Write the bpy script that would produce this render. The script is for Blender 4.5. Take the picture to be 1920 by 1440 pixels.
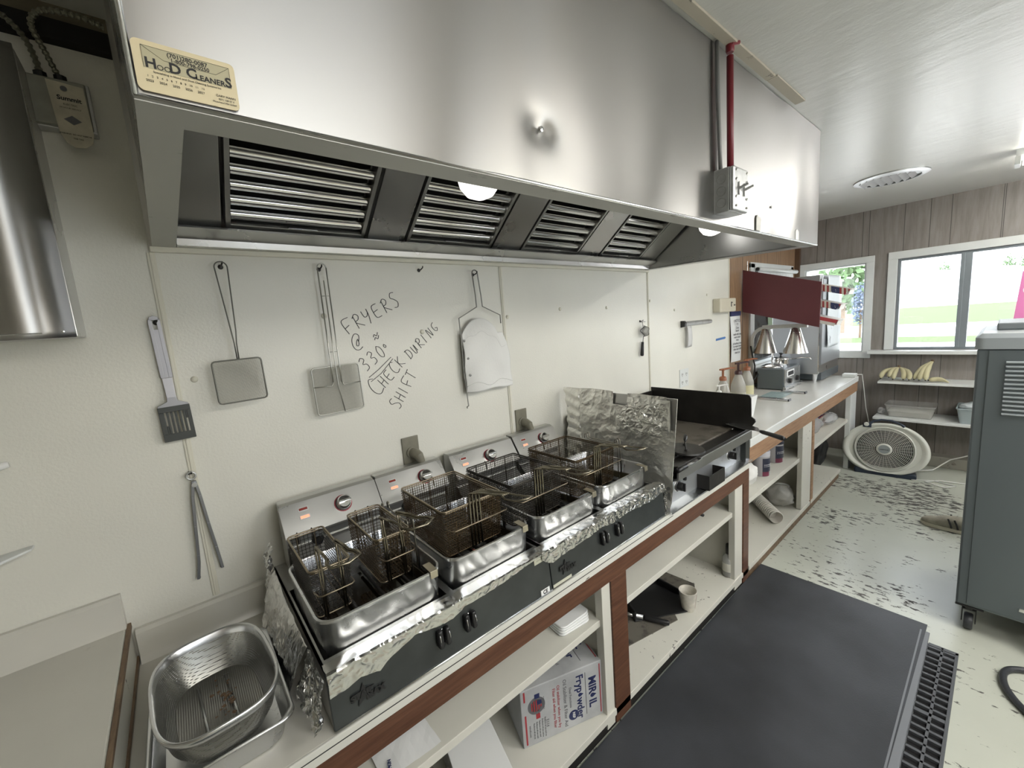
import bpy, bmesh, math, random
from mathutils import Vector, Matrix, Euler, noise

random.seed(7)
S = bpy.context.scene
for o in list(bpy.data.objects):
    bpy.data.objects.remove(o)

# ------------------------------------------------------------------ camera
F_PX = 767.24
YAW, PITCH, ROLL = -0.68705416, -0.14272873, 0.07563461
CAM = Vector((0.0, -1.527, 1.6))
RM = Matrix.Rotation(YAW, 3, 'Z') @ Matrix.Rotation(PITCH, 3, 'X') @ Matrix.Rotation(ROLL, 3, 'Y')
cd = bpy.data.cameras.new('camera')
cd.sensor_fit = 'HORIZONTAL'
cd.sensor_width = 36.0
cd.lens = F_PX / 1920 * 36
cd.clip_start = 0.02
cd.clip_end = 400
cam = bpy.data.objects.new('camera', cd)
S.collection.objects.link(cam)
rx, fy, uz = RM.col[0], RM.col[1], RM.col[2]
M = Matrix(((rx[0], uz[0], -fy[0], CAM[0]), (rx[1], uz[1], -fy[1], CAM[1]), (rx[2], uz[2], -fy[2], CAM[2]), (0, 0, 0, 1)))
cam.matrix_world = M
S.camera = cam

# ------------------------------------------------------------------ world, exposure
w = bpy.data.worlds.new('world')
S.world = w
w.use_nodes = True
nt = w.node_tree
nt.nodes.clear()
wo = nt.nodes.new('ShaderNodeOutputWorld')
bg = nt.nodes.new('ShaderNodeBackground')
bg.inputs['Color'].default_value = (0.87, 0.94, 1.0, 1)
bg.inputs['Strength'].default_value = 3.4
nt.links.new(bg.outputs[0], wo.inputs[0])
S.view_settings.view_transform = 'Standard'
S.view_settings.look = 'None'
S.view_settings.gamma = 1.0
S.view_settings.use_curve_mapping = False
S.view_settings.exposure = 1.12
sd = bpy.data.lights.new('sun', 'SUN')
sd.energy = 1.5
sd.angle = 0.02
sd.color = (1.0, 0.96, 0.9)
sun = bpy.data.objects.new('sun', sd)
S.collection.objects.link(sun)
sun.rotation_euler = Vector((0.35, 0.55, 0.95)).to_track_quat('Z', 'Y').to_euler()


def window_portal(name, loc, rot, sx, sy):
    """light portal over a window opening: only guides the sky light through it"""
    d = bpy.data.lights.new(name, 'AREA')
    d.shape = 'RECTANGLE'
    d.size, d.size_y = sx, sy
    d.cycles.is_portal = True
    o = bpy.data.objects.new(name, d)
    S.collection.objects.link(o)
    o.location = loc
    o.rotation_euler = rot
    return o


# windows of the front wall (behind the camera's right shoulder) and of the end wall
FRONT_Y = -3.3
FRONT_WINDOWS = [(0.45, 1.2), (1.95, 2.45), (3.1, 3.7), (4.35, 5.1)]
for k, (a, b) in enumerate(FRONT_WINDOWS):
    window_portal('portal_front', ((a + b) / 2, FRONT_Y - 0.02, 1.55), (math.radians(90), 0, 0), b - a, 1.1)
window_portal('portal_end', (5.46, -1.75, 1.53), (0, math.radians(90), 0), 0.95, 1.9)
window_portal('portal_end', (5.46, -0.34, 1.5), (0, math.radians(90), 0), 0.9, 0.55)

# ------------------------------------------------------------------ helpers
WM = {}


def link(o):
    S.collection.objects.link(o)
    return o


def thing(name, label, cat, loc=(0, 0, 0), rotz=0.0, group=None, rot=None):
    o = bpy.data.objects.new(name, None)
    o.empty_display_size = 0.05
    link(o)
    o.location = loc
    o.rotation_euler = rot if rot else (0, 0, rotz)
    o['label'] = label
    o['category'] = cat
    if group:
        o['group'] = group
    WM[o.name] = Matrix.LocRotScale(Vector(loc), Euler(rot if rot else (0, 0, rotz)), None)
    return o


def tag(o, label, cat, group=None, kind=None):
    if label:
        o['label'] = label
    if cat:
        o['category'] = cat
    if group:
        o['group'] = group
    if kind:
        o['kind'] = kind
    return o


def copy_tree(o, parent=None):
    c = o.copy()
    link(c)
    if parent is not None:
        c.parent = parent
    for ch in list(o.children):
        copy_tree(ch, c)
    return c


class MB:
    def __init__(self, T=None):
        self.v, self.f, self.m = [], [], []
        self.T = T
        self.cur = 0

    def add(self, vs, fs, T=None):
        b = len(self.v)
        for p in vs:
            p = Vector(p)
            if T is not None:
                p = T @ p
            if self.T is not None:
                p = self.T @ p
            self.v.append(p)
        for f in fs:
            self.f.append([b + i for i in f])
            self.m.append(self.cur)
        return self

    def box(self, x0, x1, y0, y1, z0, z1, T=None):
        if x0 > x1: x0, x1 = x1, x0
        if y0 > y1: y0, y1 = y1, y0
        if z0 > z1: z0, z1 = z1, z0
        vs = [(x0, y0, z0), (x1, y0, z0), (x1, y1, z0), (x0, y1, z0), (x0, y0, z1), (x1, y0, z1), (x1, y1, z1), (x0, y1, z1)]
        fs = [(0, 3, 2, 1), (4, 5, 6, 7), (0, 1, 5, 4), (1, 2, 6, 5), (2, 3, 7, 6), (3, 0, 4, 7)]
        return self.add(vs, fs, T)

    def prism(self, poly, a0, a1, axis='x', T=None):
        """extrude polygon: axis x -> poly (y,z); y -> (x,z); z -> (x,y)"""
        n = len(poly)
        def mk(p, a):
            return {'x': (a, p[0], p[1]), 'y': (p[0], a, p[1]), 'z': (p[0], p[1], a)}[axis]
        vs = [mk(p, a0) for p in poly] + [mk(p, a1) for p in poly]
        fs = [tuple(range(n)), tuple(range(2 * n - 1, n - 1, -1))]
        for i in range(n):
            j = (i + 1) % n
            fs.append((i, j, n + j, n + i))
        return self.add(vs, fs, T)

    def tube(self, pts, r, n=6, closed=False, caps=True, T=None):
        pts = [Vector(p) for p in pts]
        m = len(pts)
        if m < 2: return self
        rs = r if isinstance(r, (list, tuple)) else [r] * m
        vs, fs = [], []
        up = None
        for i, p in enumerate(pts):
            if closed:
                t = (pts[(i + 1) % m] - pts[i - 1])
            elif i == 0:
                t = pts[1] - pts[0]
            elif i == m - 1:
                t = pts[-1] - pts[-2]
            else:
                t = (pts[i + 1] - p).normalized() + (p - pts[i - 1]).normalized()
            if t.length < 1e-9: t = Vector((0, 0, 1))
            t.normalize()
            if up is None:
                up = Vector((0, 0, 1)) if abs(t.z) < 0.9 else Vector((1, 0, 0))
            a = up - t * up.dot(t)
            if a.length < 1e-4:
                a = t.orthogonal()
            a.normalize()
            b = t.cross(a)
            up = a
            for k in range(n):
                an = 2 * math.pi * k / n + math.pi / n
                vs.append(p + (a * math.cos(an) + b * math.sin(an)) * rs[i])
        seg = m if closed else m - 1
        for i in range(seg):
            j = (i + 1) % m
            for k in range(n):
                l = (k + 1) % n
                fs.append((i * n + k, i * n + l, j * n + l, j * n + k))
        if caps and not closed:
            fs.append(tuple(range(n - 1, -1, -1)))
            fs.append(tuple((m - 1) * n + k for k in range(n)))
        return self.add(vs, fs, T)

    def lathe(self, prof, c=(0, 0, 0), n=24, T=None, axis='z'):
        """prof: list of (r, h) along the axis"""
        vs, fs = [], []
        for r, h in prof:
            for k in range(n):
                a = 2 * math.pi * k / n
                x, y = r * math.cos(a), r * math.sin(a)
                p = {'z': (x, y, h), 'y': (x, h, y), 'x': (h, x, y)}[axis]
                vs.append((c[0] + p[0], c[1] + p[1], c[2] + p[2]))
        for i in range(len(prof) - 1):
            for k in range(n):
                l = (k + 1) % n
                fs.append((i * n + k, i * n + l, (i + 1) * n + l, (i + 1) * n + k))
        if prof[0][0] > 1e-5: fs.append(tuple(range(n - 1, -1, -1)))
        if prof[-1][0] > 1e-5: fs.append(tuple((len(prof) - 1) * n + k for k in range(n)))
        return self.add(vs, fs, T)

    def loft(self, rings, caps=(True, True), T=None):
        n = len(rings[0])
        vs = [p for r in rings for p in r]
        fs = []
        for i in range(len(rings) - 1):
            for k in range(n):
                l = (k + 1) % n
                fs.append((i * n + k, i * n + l, (i + 1) * n + l, (i + 1) * n + k))
        if caps[0]: fs.append(tuple(range(n - 1, -1, -1)))
        if caps[1]: fs.append(tuple((len(rings) - 1) * n + k for k in range(n)))
        return self.add(vs, fs, T)

    def grid(self, fn, nu, nv, skip=None, T=None):
        vs = [fn(i / nu, j / nv) for j in range(nv + 1) for i in range(nu + 1)]
        fs = []
        for j in range(nv):
            for i in range(nu):
                if skip and skip((i + .5) / nu, (j + .5) / nv): continue
                a = j * (nu + 1) + i
                fs.append((a, a + 1, a + nu + 2, a + nu + 1))
        return self.add(vs, fs, T)

    def build(self, name, mat, parent=None, smooth=False, bev=0.0, local=False, seg=2, angle=40, solid=0.0):
        vs = self.v
        if parent is not None and not local:
            inv = WM[parent.name].inverted()
            vs = [inv @ p for p in vs]
        me = bpy.data.meshes.new(name)
        me.from_pydata([tuple(p) for p in vs], [], self.f)
        mats = mat if isinstance(mat, (list, tuple)) else [mat]
        for m_ in mats: me.materials.append(m_)
        if len(mats) > 1:
            for p, mi in zip(me.polygons, self.m): p.material_index = mi
        bm = bmesh.new()
        bm.from_mesh(me)
        bmesh.ops.recalc_face_normals(bm, faces=bm.faces)
        bm.to_mesh(me)
        bm.free()
        if smooth:
            for p in me.polygons: p.use_smooth = True
            if smooth == 'auto':
                me.set_sharp_from_angle(angle=math.radians(angle))
        o = bpy.data.objects.new(name, me)
        link(o)
        if parent is not None:
            o.parent = parent
            WM[o.name] = WM[parent.name]
        else:
            WM[o.name] = Matrix.Identity(4)
        if solid:
            md = o.modifiers.new('solid', 'SOLIDIFY')
            md.thickness = solid
            md.offset = 0
        if bev:
            md = o.modifiers.new('bevel', 'BEVEL')
            md.width = bev
            md.segments = seg
            md.limit_method = 'ANGLE'
            md.angle_limit = math.radians(35)
            md.harden_normals = False
        return o


def rrect(x0, x1, y0, y1, r, z, n=6):
    out = []
    for cx, cy, a0 in ((x1 - r, y1 - r, 0), (x0 + r, y1 - r, 90), (x0 + r, y0 + r, 180), (x1 - r, y0 + r, 270)):
        for k in range(n + 1):
            a = math.radians(a0 + 90 * k / n)
            out.append((cx + r * math.cos(a), cy + r * math.sin(a), z))
    return out


def arc(c, r, a0, a1, n, plane='xz'):
    out = []
    for k in range(n + 1):
        a = math.radians(a0 + (a1 - a0) * k / n)
        u, v = r * math.cos(a), r * math.sin(a)
        out.append({'xz': (c[0] + u, c[1], c[2] + v), 'xy': (c[0] + u, c[1] + v, c[2]), 'yz': (c[0], c[1] + u, c[2] + v)}[plane])
    return out


def spline(pts, n=8):
    P_ = [Vector(p) for p in pts]
    out = []
    for i in range(len(P_) - 1):
        p0 = P_[max(i - 1, 0)]; p1 = P_[i]; p2 = P_[i + 1]; p3 = P_[min(i + 2, len(P_) - 1)]
        for k in range(n):
            s = k / n
            out.append(0.5 * ((2 * p1) + (p2 - p0) * s + (2 * p0 - 5 * p1 + 4 * p2 - p3) * s * s + (3 * p1 - p0 - 3 * p2 + p3) * s ** 3))
    out.append(P_[-1])
    return out


def frame_T(origin, xdir, ydir):
    """matrix whose local x,y lie along xdir,ydir"""
    x = Vector(xdir).normalized()
    y = Vector(ydir)
    y = (y - x * y.dot(x)).normalized()
    z = x.cross(y)
    m = Matrix((x, y, z)).transposed().to_4x4()
    m.translation = Vector(origin)
    return m


_fonts = {}
def text_part(name, s, size, T, mat, parent=None, bold=0.0, align='CENTER', ext=0.0004, squash=1.0, shear=0.0):
    """flat lettering laid on a surface (local xy plane of T)"""
    cu = bpy.data.curves.new(name, 'FONT')
    cu.body = s
    cu.size = size
    cu.align_x = align
    cu.align_y = 'CENTER'
    cu.offset = bold
    cu.extrude = ext
    cu.shear = shear
    cu.resolution_u = 3
    tmp = bpy.data.objects.new('tmp', cu)
    S.collection.objects.link(tmp)
    dg = bpy.context.evaluated_depsgraph_get()
    dg.update()
    me = bpy.data.meshes.new_from_object(tmp.evaluated_get(dg))
    bpy.data.objects.remove(tmp)
    me.name = name
    inv = WM[parent.name].inverted() if parent is not None else Matrix.Identity(4)
    me.transform(inv @ T @ Matrix.Diagonal((squash, 1, 1, 1)))
    me.materials.clear()
    me.materials.append(mat)
    o = bpy.data.objects.new(name, me)
    link(o)
    if parent is not None:
        o.parent = parent
        WM[o.name] = WM[parent.name]
    else:
        WM[o.name] = Matrix.Identity(4)
    return o


# ------------------------------------------------------------------ materials
def new_mat(name):
    m = bpy.data.materials.new(name)
    m.use_nodes = True
    n = m.node_tree.nodes
    return m, n, m.node_tree.links, n['Principled BSDF']


def simple(name, col, rough=0.5, metal=0.0, bump=0.0, bscale=80, var=0.0, vscale=6, spec=None, stretch=None, emit=None, trans=0, coat=0, alpha=1):
    m, n, l, p = new_mat(name)
    p.inputs['Base Color'].default_value = (*col, 1)
    p.inputs['Roughness'].default_value = rough
    p.inputs['Metallic'].default_value = metal
    if spec is not None: p.inputs['Specular IOR Level'].default_value = spec
    if trans: p.inputs['Transmission Weight'].default_value = trans
    if coat: p.inputs['Coat Weight'].default_value = coat
    if alpha < 1: p.inputs['Alpha'].default_value = alpha
    if emit:
        p.inputs['Emission Color'].default_value = (*emit[0], 1)
        p.inputs['Emission Strength'].default_value = emit[1]
    if bump or var:
        tc = n.new('ShaderNodeTexCoord')
        mp = n.new('ShaderNodeMapping')
        l.new(tc.outputs['Object'], mp.inputs[0])
        if stretch: mp.inputs['Scale'].default_value = stretch
    if bump:
        t = n.new('ShaderNodeTexNoise')
        t.inputs['Scale'].default_value = bscale
        t.inputs['Detail'].default_value = 3
        l.new(mp.outputs[0], t.inputs[0])
        b = n.new('ShaderNodeBump')
        b.inputs['Strength'].default_value = bump
        b.inputs['Distance'].default_value = 0.002
        l.new(t.outputs[0], b.inputs['Height'])
        l.new(b.outputs[0], p.inputs['Normal'])
    if var:
        t = n.new('ShaderNodeTexNoise')
        t.inputs['Scale'].default_value = vscale
        t.inputs['Detail'].default_value = 5
        l.new(mp.outputs[0], t.inputs[0])
        r = n.new('ShaderNodeMapRange')
        r.inputs['From Min'].default_value = 0.3
        r.inputs['From Max'].default_value = 0.7
        r.inputs['To Min'].default_value = 1 - var
        r.inputs['To Max'].default_value = 1 + var * 0.6
        l.new(t.outputs[0], r.inputs[0])
        mx = n.new('ShaderNodeVectorMath')
        mx.operation = 'SCALE'
        mx.inputs[0].default_value = col
        l.new(r.outputs[0], mx.inputs['Scale'])
        l.new(mx.outputs[0], p.inputs['Base Color'])
    return m


def spots(name, col, col2, rough=0.5, scale=20, thr=0.62, width=0.03, stretch=(1, 1, 1), rough2=None, detail=6, bump=0.0, mask=None, bias=(), metal=0.0, coat=0):
    """paint with worn patches; mask=(scale, thr) limits where they appear"""
    m, n, l, p = new_mat(name)
    tc = n.new('ShaderNodeTexCoord')
    mp = n.new('ShaderNodeMapping')
    mp.inputs['Scale'].default_value = stretch
    l.new(tc.outputs['Object'], mp.inputs[0])
    t = n.new('ShaderNodeTexNoise')
    t.inputs['Scale'].default_value = scale
    t.inputs['Detail'].default_value = detail
    t.inputs['Roughness'].default_value = 0.65
    l.new(mp.outputs[0], t.inputs[0])
    src = t.outputs[0]
    if mask:
        t2 = n.new('ShaderNodeTexNoise')
        t2.inputs['Scale'].default_value = mask[0]
        t2.inputs['Detail'].default_value = 3
        l.new(tc.outputs['Object'], t2.inputs[0])
        r2 = n.new('ShaderNodeMapRange')
        r2.inputs['From Min'].default_value = mask[1] - 0.12
        r2.inputs['From Max'].default_value = mask[1] + 0.12
        r2.inputs['To Min'].default_value = -0.09
        r2.inputs['To Max'].default_value = 0.06
        l.new(t2.outputs[0], r2.inputs[0])
        ad = n.new('ShaderNodeMath')
        ad.operation = 'ADD'
        l.new(src, ad.inputs[0])
        l.new(r2.outputs[0], ad.inputs[1])
        src = ad.outputs[0]
    for (bx_, by_, br_, amt) in bias:      # places where the paint is worn through more
        d_ = n.new('ShaderNodeVectorMath'); d_.operation = 'DISTANCE'
        l.new(tc.outputs['Object'], d_.inputs[0]); d_.inputs[1].default_value = (bx_, by_, 0)
        q_ = n.new('ShaderNodeMapRange'); q_.interpolation_type = 'SMOOTHSTEP'
        q_.inputs['From Min'].default_value = br_; q_.inputs['From Max'].default_value = br_ * 0.25
        q_.inputs['To Min'].default_value = 0; q_.inputs['To Max'].default_value = amt
        l.new(d_.outputs['Value'], q_.inputs[0])
        a_ = n.new('ShaderNodeMath'); a_.operation = 'ADD'
        l.new(src, a_.inputs[0]); l.new(q_.outputs[0], a_.inputs[1]); src = a_.outputs[0]
    r = n.new('ShaderNodeMapRange')
    r.inputs['From Min'].default_value = thr
    r.inputs['From Max'].default_value = thr + width
    l.new(src, r.inputs[0])
    mx = n.new('ShaderNodeMix')
    mx.data_type = 'RGBA'
    l.new(r.outputs[0], mx.inputs['Factor'])
    tv = n.new('ShaderNodeTexNoise')
    tv.inputs['Scale'].default_value = 3
    tv.inputs['Detail'].default_value = 4
    l.new(tc.outputs['Object'], tv.inputs[0])
    rv = n.new('ShaderNodeMapRange')
    rv.inputs['To Min'].default_value = 0.86
    rv.inputs['To Max'].default_value = 1.1
    l.new(tv.outputs[0], rv.inputs[0])
    sc = n.new('ShaderNodeVectorMath')
    sc.operation = 'SCALE'
    sc.inputs[0].default_value = col
    l.new(rv.outputs[0], sc.inputs['Scale'])
    l.new(sc.outputs[0], mx.inputs['A'])
    mx.inputs['B'].default_value = (*col2, 1)
    l.new(mx.outputs['Result'], p.inputs['Base Color'])
    rr = n.new('ShaderNodeMapRange')
    rr.inputs['To Min'].default_value = rough
    rr.inputs['To Max'].default_value = rough2 if rough2 is not None else rough
    l.new(r.outputs[0], rr.inputs[0])
    l.new(rr.outputs[0], p.inputs['Roughness'])
    p.inputs['Metallic'].default_value = metal
    if coat: p.inputs['Coat Weight'].default_value = coat
    if bump:
        b = n.new('ShaderNodeBump')
        b.inputs['Strength'].default_value = bump
        b.inputs['Distance'].default_value = 0.002
        l.new(src, b.inputs['Height'])
        l.new(b.outputs[0], p.inputs['Normal'])
    return m


def brushed(name, col=(0.6, 0.6, 0.58), rough=0.3, aniso=0.7, stretch=(2, 60, 400), wave=0.0, arot=0.25, bump=0.05, axis='Z', var=0.06):
    m, n, l, p = new_mat(name)
    p.inputs['Metallic'].default_value = 1
    p.inputs['Anisotropic'].default_value = aniso
    if aniso:
        tg = n.new('ShaderNodeCombineXYZ')        # horizontal brushing smears reflections vertically
        tg.inputs[0].default_value, tg.inputs[1].default_value, tg.inputs[2].default_value = 0.03, 0.02, 1.0
        l.new(tg.outputs[0], p.inputs['Tangent'])
    tc = n.new('ShaderNodeTexCoord')
    mp = n.new('ShaderNodeMapping')
    mp.inputs['Scale'].default_value = stretch
    l.new(tc.outputs['Object'], mp.inputs[0])
    t = n.new('ShaderNodeTexNoise')
    t.inputs['Scale'].default_value = 1
    t.inputs['Detail'].default_value = 3
    l.new(mp.outputs[0], t.inputs[0])
    b = n.new('ShaderNodeBump')
    b.inputs['Strength'].default_value = bump
    b.inputs['Distance'].default_value = 0.001
    if bump: l.new(t.outputs[0], b.inputs['Height'])
    last = b
    if wave:
        t3 = n.new('ShaderNodeTexNoise')
        t3.inputs['Scale'].default_value = 2.6
        t3.inputs['Detail'].default_value = 1
        mp3 = n.new('ShaderNodeMapping')
        mp3.inputs['Scale'].default_value = (1, 1, 0.16)
        l.new(tc.outputs['Object'], mp3.inputs[0])
        l.new(mp3.outputs[0], t3.inputs[0])
        b3 = n.new('ShaderNodeBump')
        b3.inputs['Strength'].default_value = 1
        b3.inputs['Distance'].default_value = wave
        l.new(t3.outputs[0], b3.inputs['Height'])
        l.new(b.outputs[0], b3.inputs['Normal'])
        last = b3
    l.new(last.outputs[0], p.inputs['Normal'])
    t2 = n.new('ShaderNodeTexNoise')
    t2.inputs['Scale'].default_value = 5
    t2.inputs['Detail'].default_value = 6
    l.new(tc.outputs['Object'], t2.inputs[0])
    r = n.new('ShaderNodeMapRange')
    r.inputs['From Min'].default_value = 0.3
    r.inputs['From Max'].default_value = 0.7
    r.inputs['To Min'].default_value = rough - var
    r.inputs['To Max'].default_value = rough + var
    l.new(t2.outputs[0], r.inputs[0])
    if var: l.new(r.outputs[0], p.inputs['Roughness'])
    else: p.inputs['Roughness'].default_value = rough
    p.inputs['Base Color'].default_value = (*col, 1)
    return m


def wood(name, c1, c2, rough=0.5, stretch=(3, 3, 3), scale=8, groove=None, bump=0.1, mott=0.0):
    m, n, l, p = new_mat(name)
    tc = n.new('ShaderNodeTexCoord')
    mp = n.new('ShaderNodeMapping')
    mp.inputs['Scale'].default_value = stretch
    l.new(tc.outputs['Object'], mp.inputs[0])
    t = n.new('ShaderNodeTexNoise')
    t.inputs['Scale'].default_value = scale
    t.inputs['Detail'].default_value = 7
    t.inputs['Roughness'].default_value = 0.65
    t.inputs['Distortion'].default_value = 0.4
    l.new(mp.outputs[0], t.inputs[0])
    mx = n.new('ShaderNodeMix')
    mx.data_type = 'RGBA'
    r = n.new('ShaderNodeMapRange')
    r.inputs['From Min'].default_value = 0.32
    r.inputs['From Max'].default_value = 0.68
    l.new(t.outputs[0], r.inputs[0])
    l.new(r.outputs[0], mx.inputs['Factor'])
    mx.inputs['A'].default_value = (*c1, 1)
    mx.inputs['B'].default_value = (*c2, 1)
    col = mx.outputs['Result']
    if groove:
        # dark vertical joints at uneven spacing: sum of two periodic thin lines along one axis
        ax, periods, wd = groove
        sep = n.new('ShaderNodeSeparateXYZ')
        l.new(tc.outputs['Object'], sep.inputs[0])
        acc = None
        for per, off in periods:
            a = n.new('ShaderNodeMath'); a.operation = 'ADD'; a.inputs[1].default_value = off + 50
            l.new(sep.outputs[ax], a.inputs[0])
            q = n.new('ShaderNodeMath'); q.operation = 'PINGPONG'; q.inputs[1].default_value = per / 2
            l.new(a.outputs[0], q.inputs[0])
            c = n.new('ShaderNodeMath'); c.operation = 'LESS_THAN'; c.inputs[1].default_value = wd
            l.new(q.outputs[0], c.inputs[0])
            if acc is None: acc = c
            else:
                mxx = n.new('ShaderNodeMath'); mxx.operation = 'MAXIMUM'
                l.new(acc.outputs[0], mxx.inputs[0]); l.new(c.outputs[0], mxx.inputs[1]); acc = mxx
        m2 = n.new('ShaderNodeMix'); m2.data_type = 'RGBA'
        l.new(acc.outputs[0], m2.inputs['Factor'])
        l.new(col, m2.inputs['A'])
        m2.inputs['B'].default_value = (c1[0] * .35, c1[1] * .35, c1[2] * .35, 1)
        col = m2.outputs['Result']
    l.new(col, p.inputs['Base Color'])
    p.inputs['Roughness'].default_value = rough
    b = n.new('ShaderNodeBump')
    b.inputs['Strength'].default_value = bump
    b.inputs['Distance'].default_value = 0.001
    l.new(t.outputs[0], b.inputs['Height'])
    l.new(b.outputs[0], p.inputs['Normal'])
    return m


def mesh_cloth(name, col, scale, fill=0.45, metal=0.6, rough=0.5, axes=(0, 2)):
    """fine wire weave: threads opaque, holes open"""
    m, n, l, p = new_mat(name)
    tc = n.new('ShaderNodeTexCoord')
    sep = n.new('ShaderNodeSeparateXYZ')
    l.new(tc.outputs['Object'], sep.inputs[0])
    outs = []
    for a in axes:
        q = n.new('ShaderNodeMath'); q.operation = 'MULTIPLY'; q.inputs[1].default_value = scale
        l.new(sep.outputs[a], q.inputs[0])
        fr = n.new('ShaderNodeMath'); fr.operation = 'FRACT'
        l.new(q.outputs[0], fr.inputs[0])
        c = n.new('ShaderNodeMath'); c.operation = 'LESS_THAN'; c.inputs[1].default_value = fill
        l.new(fr.outputs[0], c.inputs[0])
        outs.append(c)
    mxx = n.new('ShaderNodeMath'); mxx.operation = 'MAXIMUM'
    l.new(outs[0].outputs[0], mxx.inputs[0]); l.new(outs[1].outputs[0], mxx.inputs[1])
    l.new(mxx.outputs[0], p.inputs['Alpha'])
    p.inputs['Base Color'].default_value = (*col, 1)
    p.inputs['Metallic'].default_value = metal
    p.inputs['Roughness'].default_value = rough
    return m


def glass_mat(name, tint=(1, 1, 1), gloss=0.08):
    m = bpy.data.materials.new(name)
    m.use_nodes = True
    n, l = m.node_tree.nodes, m.node_tree.links
    n.clear()
    o = n.new('ShaderNodeOutputMaterial')
    t = n.new('ShaderNodeBsdfTransparent')
    t.inputs[0].default_value = (*tint, 1)
    g = n.new('ShaderNodeBsdfGlossy')
    g.inputs['Roughness'].default_value = 0.03
    fr = n.new('ShaderNodeFresnel')
    fr.inputs['IOR'].default_value = 1.45
    mx = n.new('ShaderNodeMixShader')
    mu = n.new('ShaderNodeMath'); mu.operation = 'ADD'; mu.inputs[1].default_value = gloss - 0.04
    l.new(fr.outputs[0], mu.inputs[0])
    l.new(mu.outputs[0], mx.inputs[0])
    l.new(t.outputs[0], mx.inputs[1]); l.new(g.outputs[0], mx.inputs[2])
    l.new(mx.outputs[0], o.inputs[0])
    return m


def emission(name, col, s):
    m = bpy.data.materials.new(name)
    m.use_nodes = True
    n, l = m.node_tree.nodes, m.node_tree.links
    n.clear()
    o = n.new('ShaderNodeOutputMaterial')
    e = n.new('ShaderNodeEmission')
    e.inputs[0].default_value = (*col, 1); e.inputs[1].default_value = s
    l.new(e.outputs[0], o.inputs[0])
    return m


K = {}
K['frp'] = simple('white_wall_panel', (0.71, 0.70, 0.635), 0.33, bump=0.35, bscale=140, var=0.05, vscale=2.5)
K['batten'] = simple('cream_batten', (0.66, 0.64, 0.545), 0.4)
K['steel'] = brushed('brushed_steel', (0.385, 0.38, 0.37), 0.33, 0.9, wave=0.0055, stretch=(2, 60, 300), bump=0.0, var=0)
K['steel_plain'] = brushed('steel_satin', (0.58, 0.58, 0.57), 0.3, 0.0, stretch=(30, 30, 200), bump=0.04)
K['steel_pot'] = brushed('steel_pot', (0.66, 0.67, 0.68), 0.26, 0.4, stretch=(20, 20, 200), bump=0.012)
K['steel_dark'] = brushed('greasy_steel', (0.48, 0.48, 0.465), 0.36, 0.0, stretch=(30, 30, 200), bump=0.05)
K['chrome'] = simple('chrome', (0.8, 0.8, 0.8), 0.1, 1.0)
K['wire'] = simple('basket_wire_brown', (0.085, 0.058, 0.032), 0.34, 0.85)
K['wire_bright'] = simple('basket_rim_wire', (0.30, 0.25, 0.18), 0.3, 1.0)
K['wire_dark'] = simple('basket_wire_black', (0.045, 0.04, 0.034), 0.36, 0.7)
K['zinc'] = simple('galvanised', (0.55, 0.56, 0.56), 0.38, 0.9, bump=0.2, bscale=60, var=0.15, vscale=30)
K['oil'] = simple('dark_fry_oil', (0.012, 0.008, 0.004), 0.06, 0, spec=0.7)
K['black_panel'] = simple('charcoal_panel', (0.045, 0.05, 0.05), 0.28, 0.3, bump=0.08, bscale=30, var=0.3, vscale=9)
K['black'] = simple('black_plastic', (0.012, 0.012, 0.013), 0.35)
K['black_iron'] = simple('seasoned_iron', (0.018, 0.016, 0.014), 0.38, 0.2, bump=0.3, bscale=50, var=0.4, vscale=12)
K['griddle'] = spots('griddle_plate', (0.13, 0.115, 0.095), (0.03, 0.027, 0.024), 0.3, 6, 0.5, 0.2, rough2=0.5)
K['laminate'] = spots('white_laminate', (0.60, 0.585, 0.53), (0.42, 0.39, 0.33), 0.3, 6, 0.66, 0.12)
K['laminate_far'] = spots('white_laminate_glossy', (0.70, 0.70, 0.67), (0.6, 0.5, 0.4), 0.18, 5, 0.72, 0.1)
K['paint_white'] = spots('white_shelf_paint', (0.62, 0.61, 0.55), (0.10, 0.095, 0.085), 0.42, 42, 0.685, 0.02, rough2=0.7, mask=(3.0, 0.54))
K['trim_white'] = simple('white_trim_paint', (0.66, 0.68, 0.67), 0.35, var=0.05)
K['wood_red'] = wood('red_brown_wood', (0.065, 0.024, 0.012), (0.135, 0.060, 0.032), 0.42, stretch=(1.5, 8, 22), scale=4)
K['wood_tan'] = wood('tan_wood_edge', (0.22, 0.12, 0.065), (0.36, 0.22, 0.13), 0.55, stretch=(1.5, 8, 22), scale=4)
K['wood_raw'] = wood('worn_wood', (0.10, 0.06, 0.035), (0.22, 0.15, 0.09), 0.6, stretch=(8, 2, 8), scale=6)
K['panel_back'] = wood('brown_wood_paneling', (0.19, 0.11, 0.06), (0.36, 0.23, 0.135), 0.42, stretch=(14, 14, 1.2), scale=4, groove=(0, ((0.30, 0.02), (0.41, 0.13), (0.60, 0.27)), 0.003))
K['panel_end'] = wood('grey_brown_paneling', (0.20, 0.178, 0.162), (0.285, 0.26, 0.243), 0.4, stretch=(10, 10, 1.0), scale=3, groove=(1, ((0.30, 0.06), (0.42, 0.17)), 0.0022))
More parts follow.
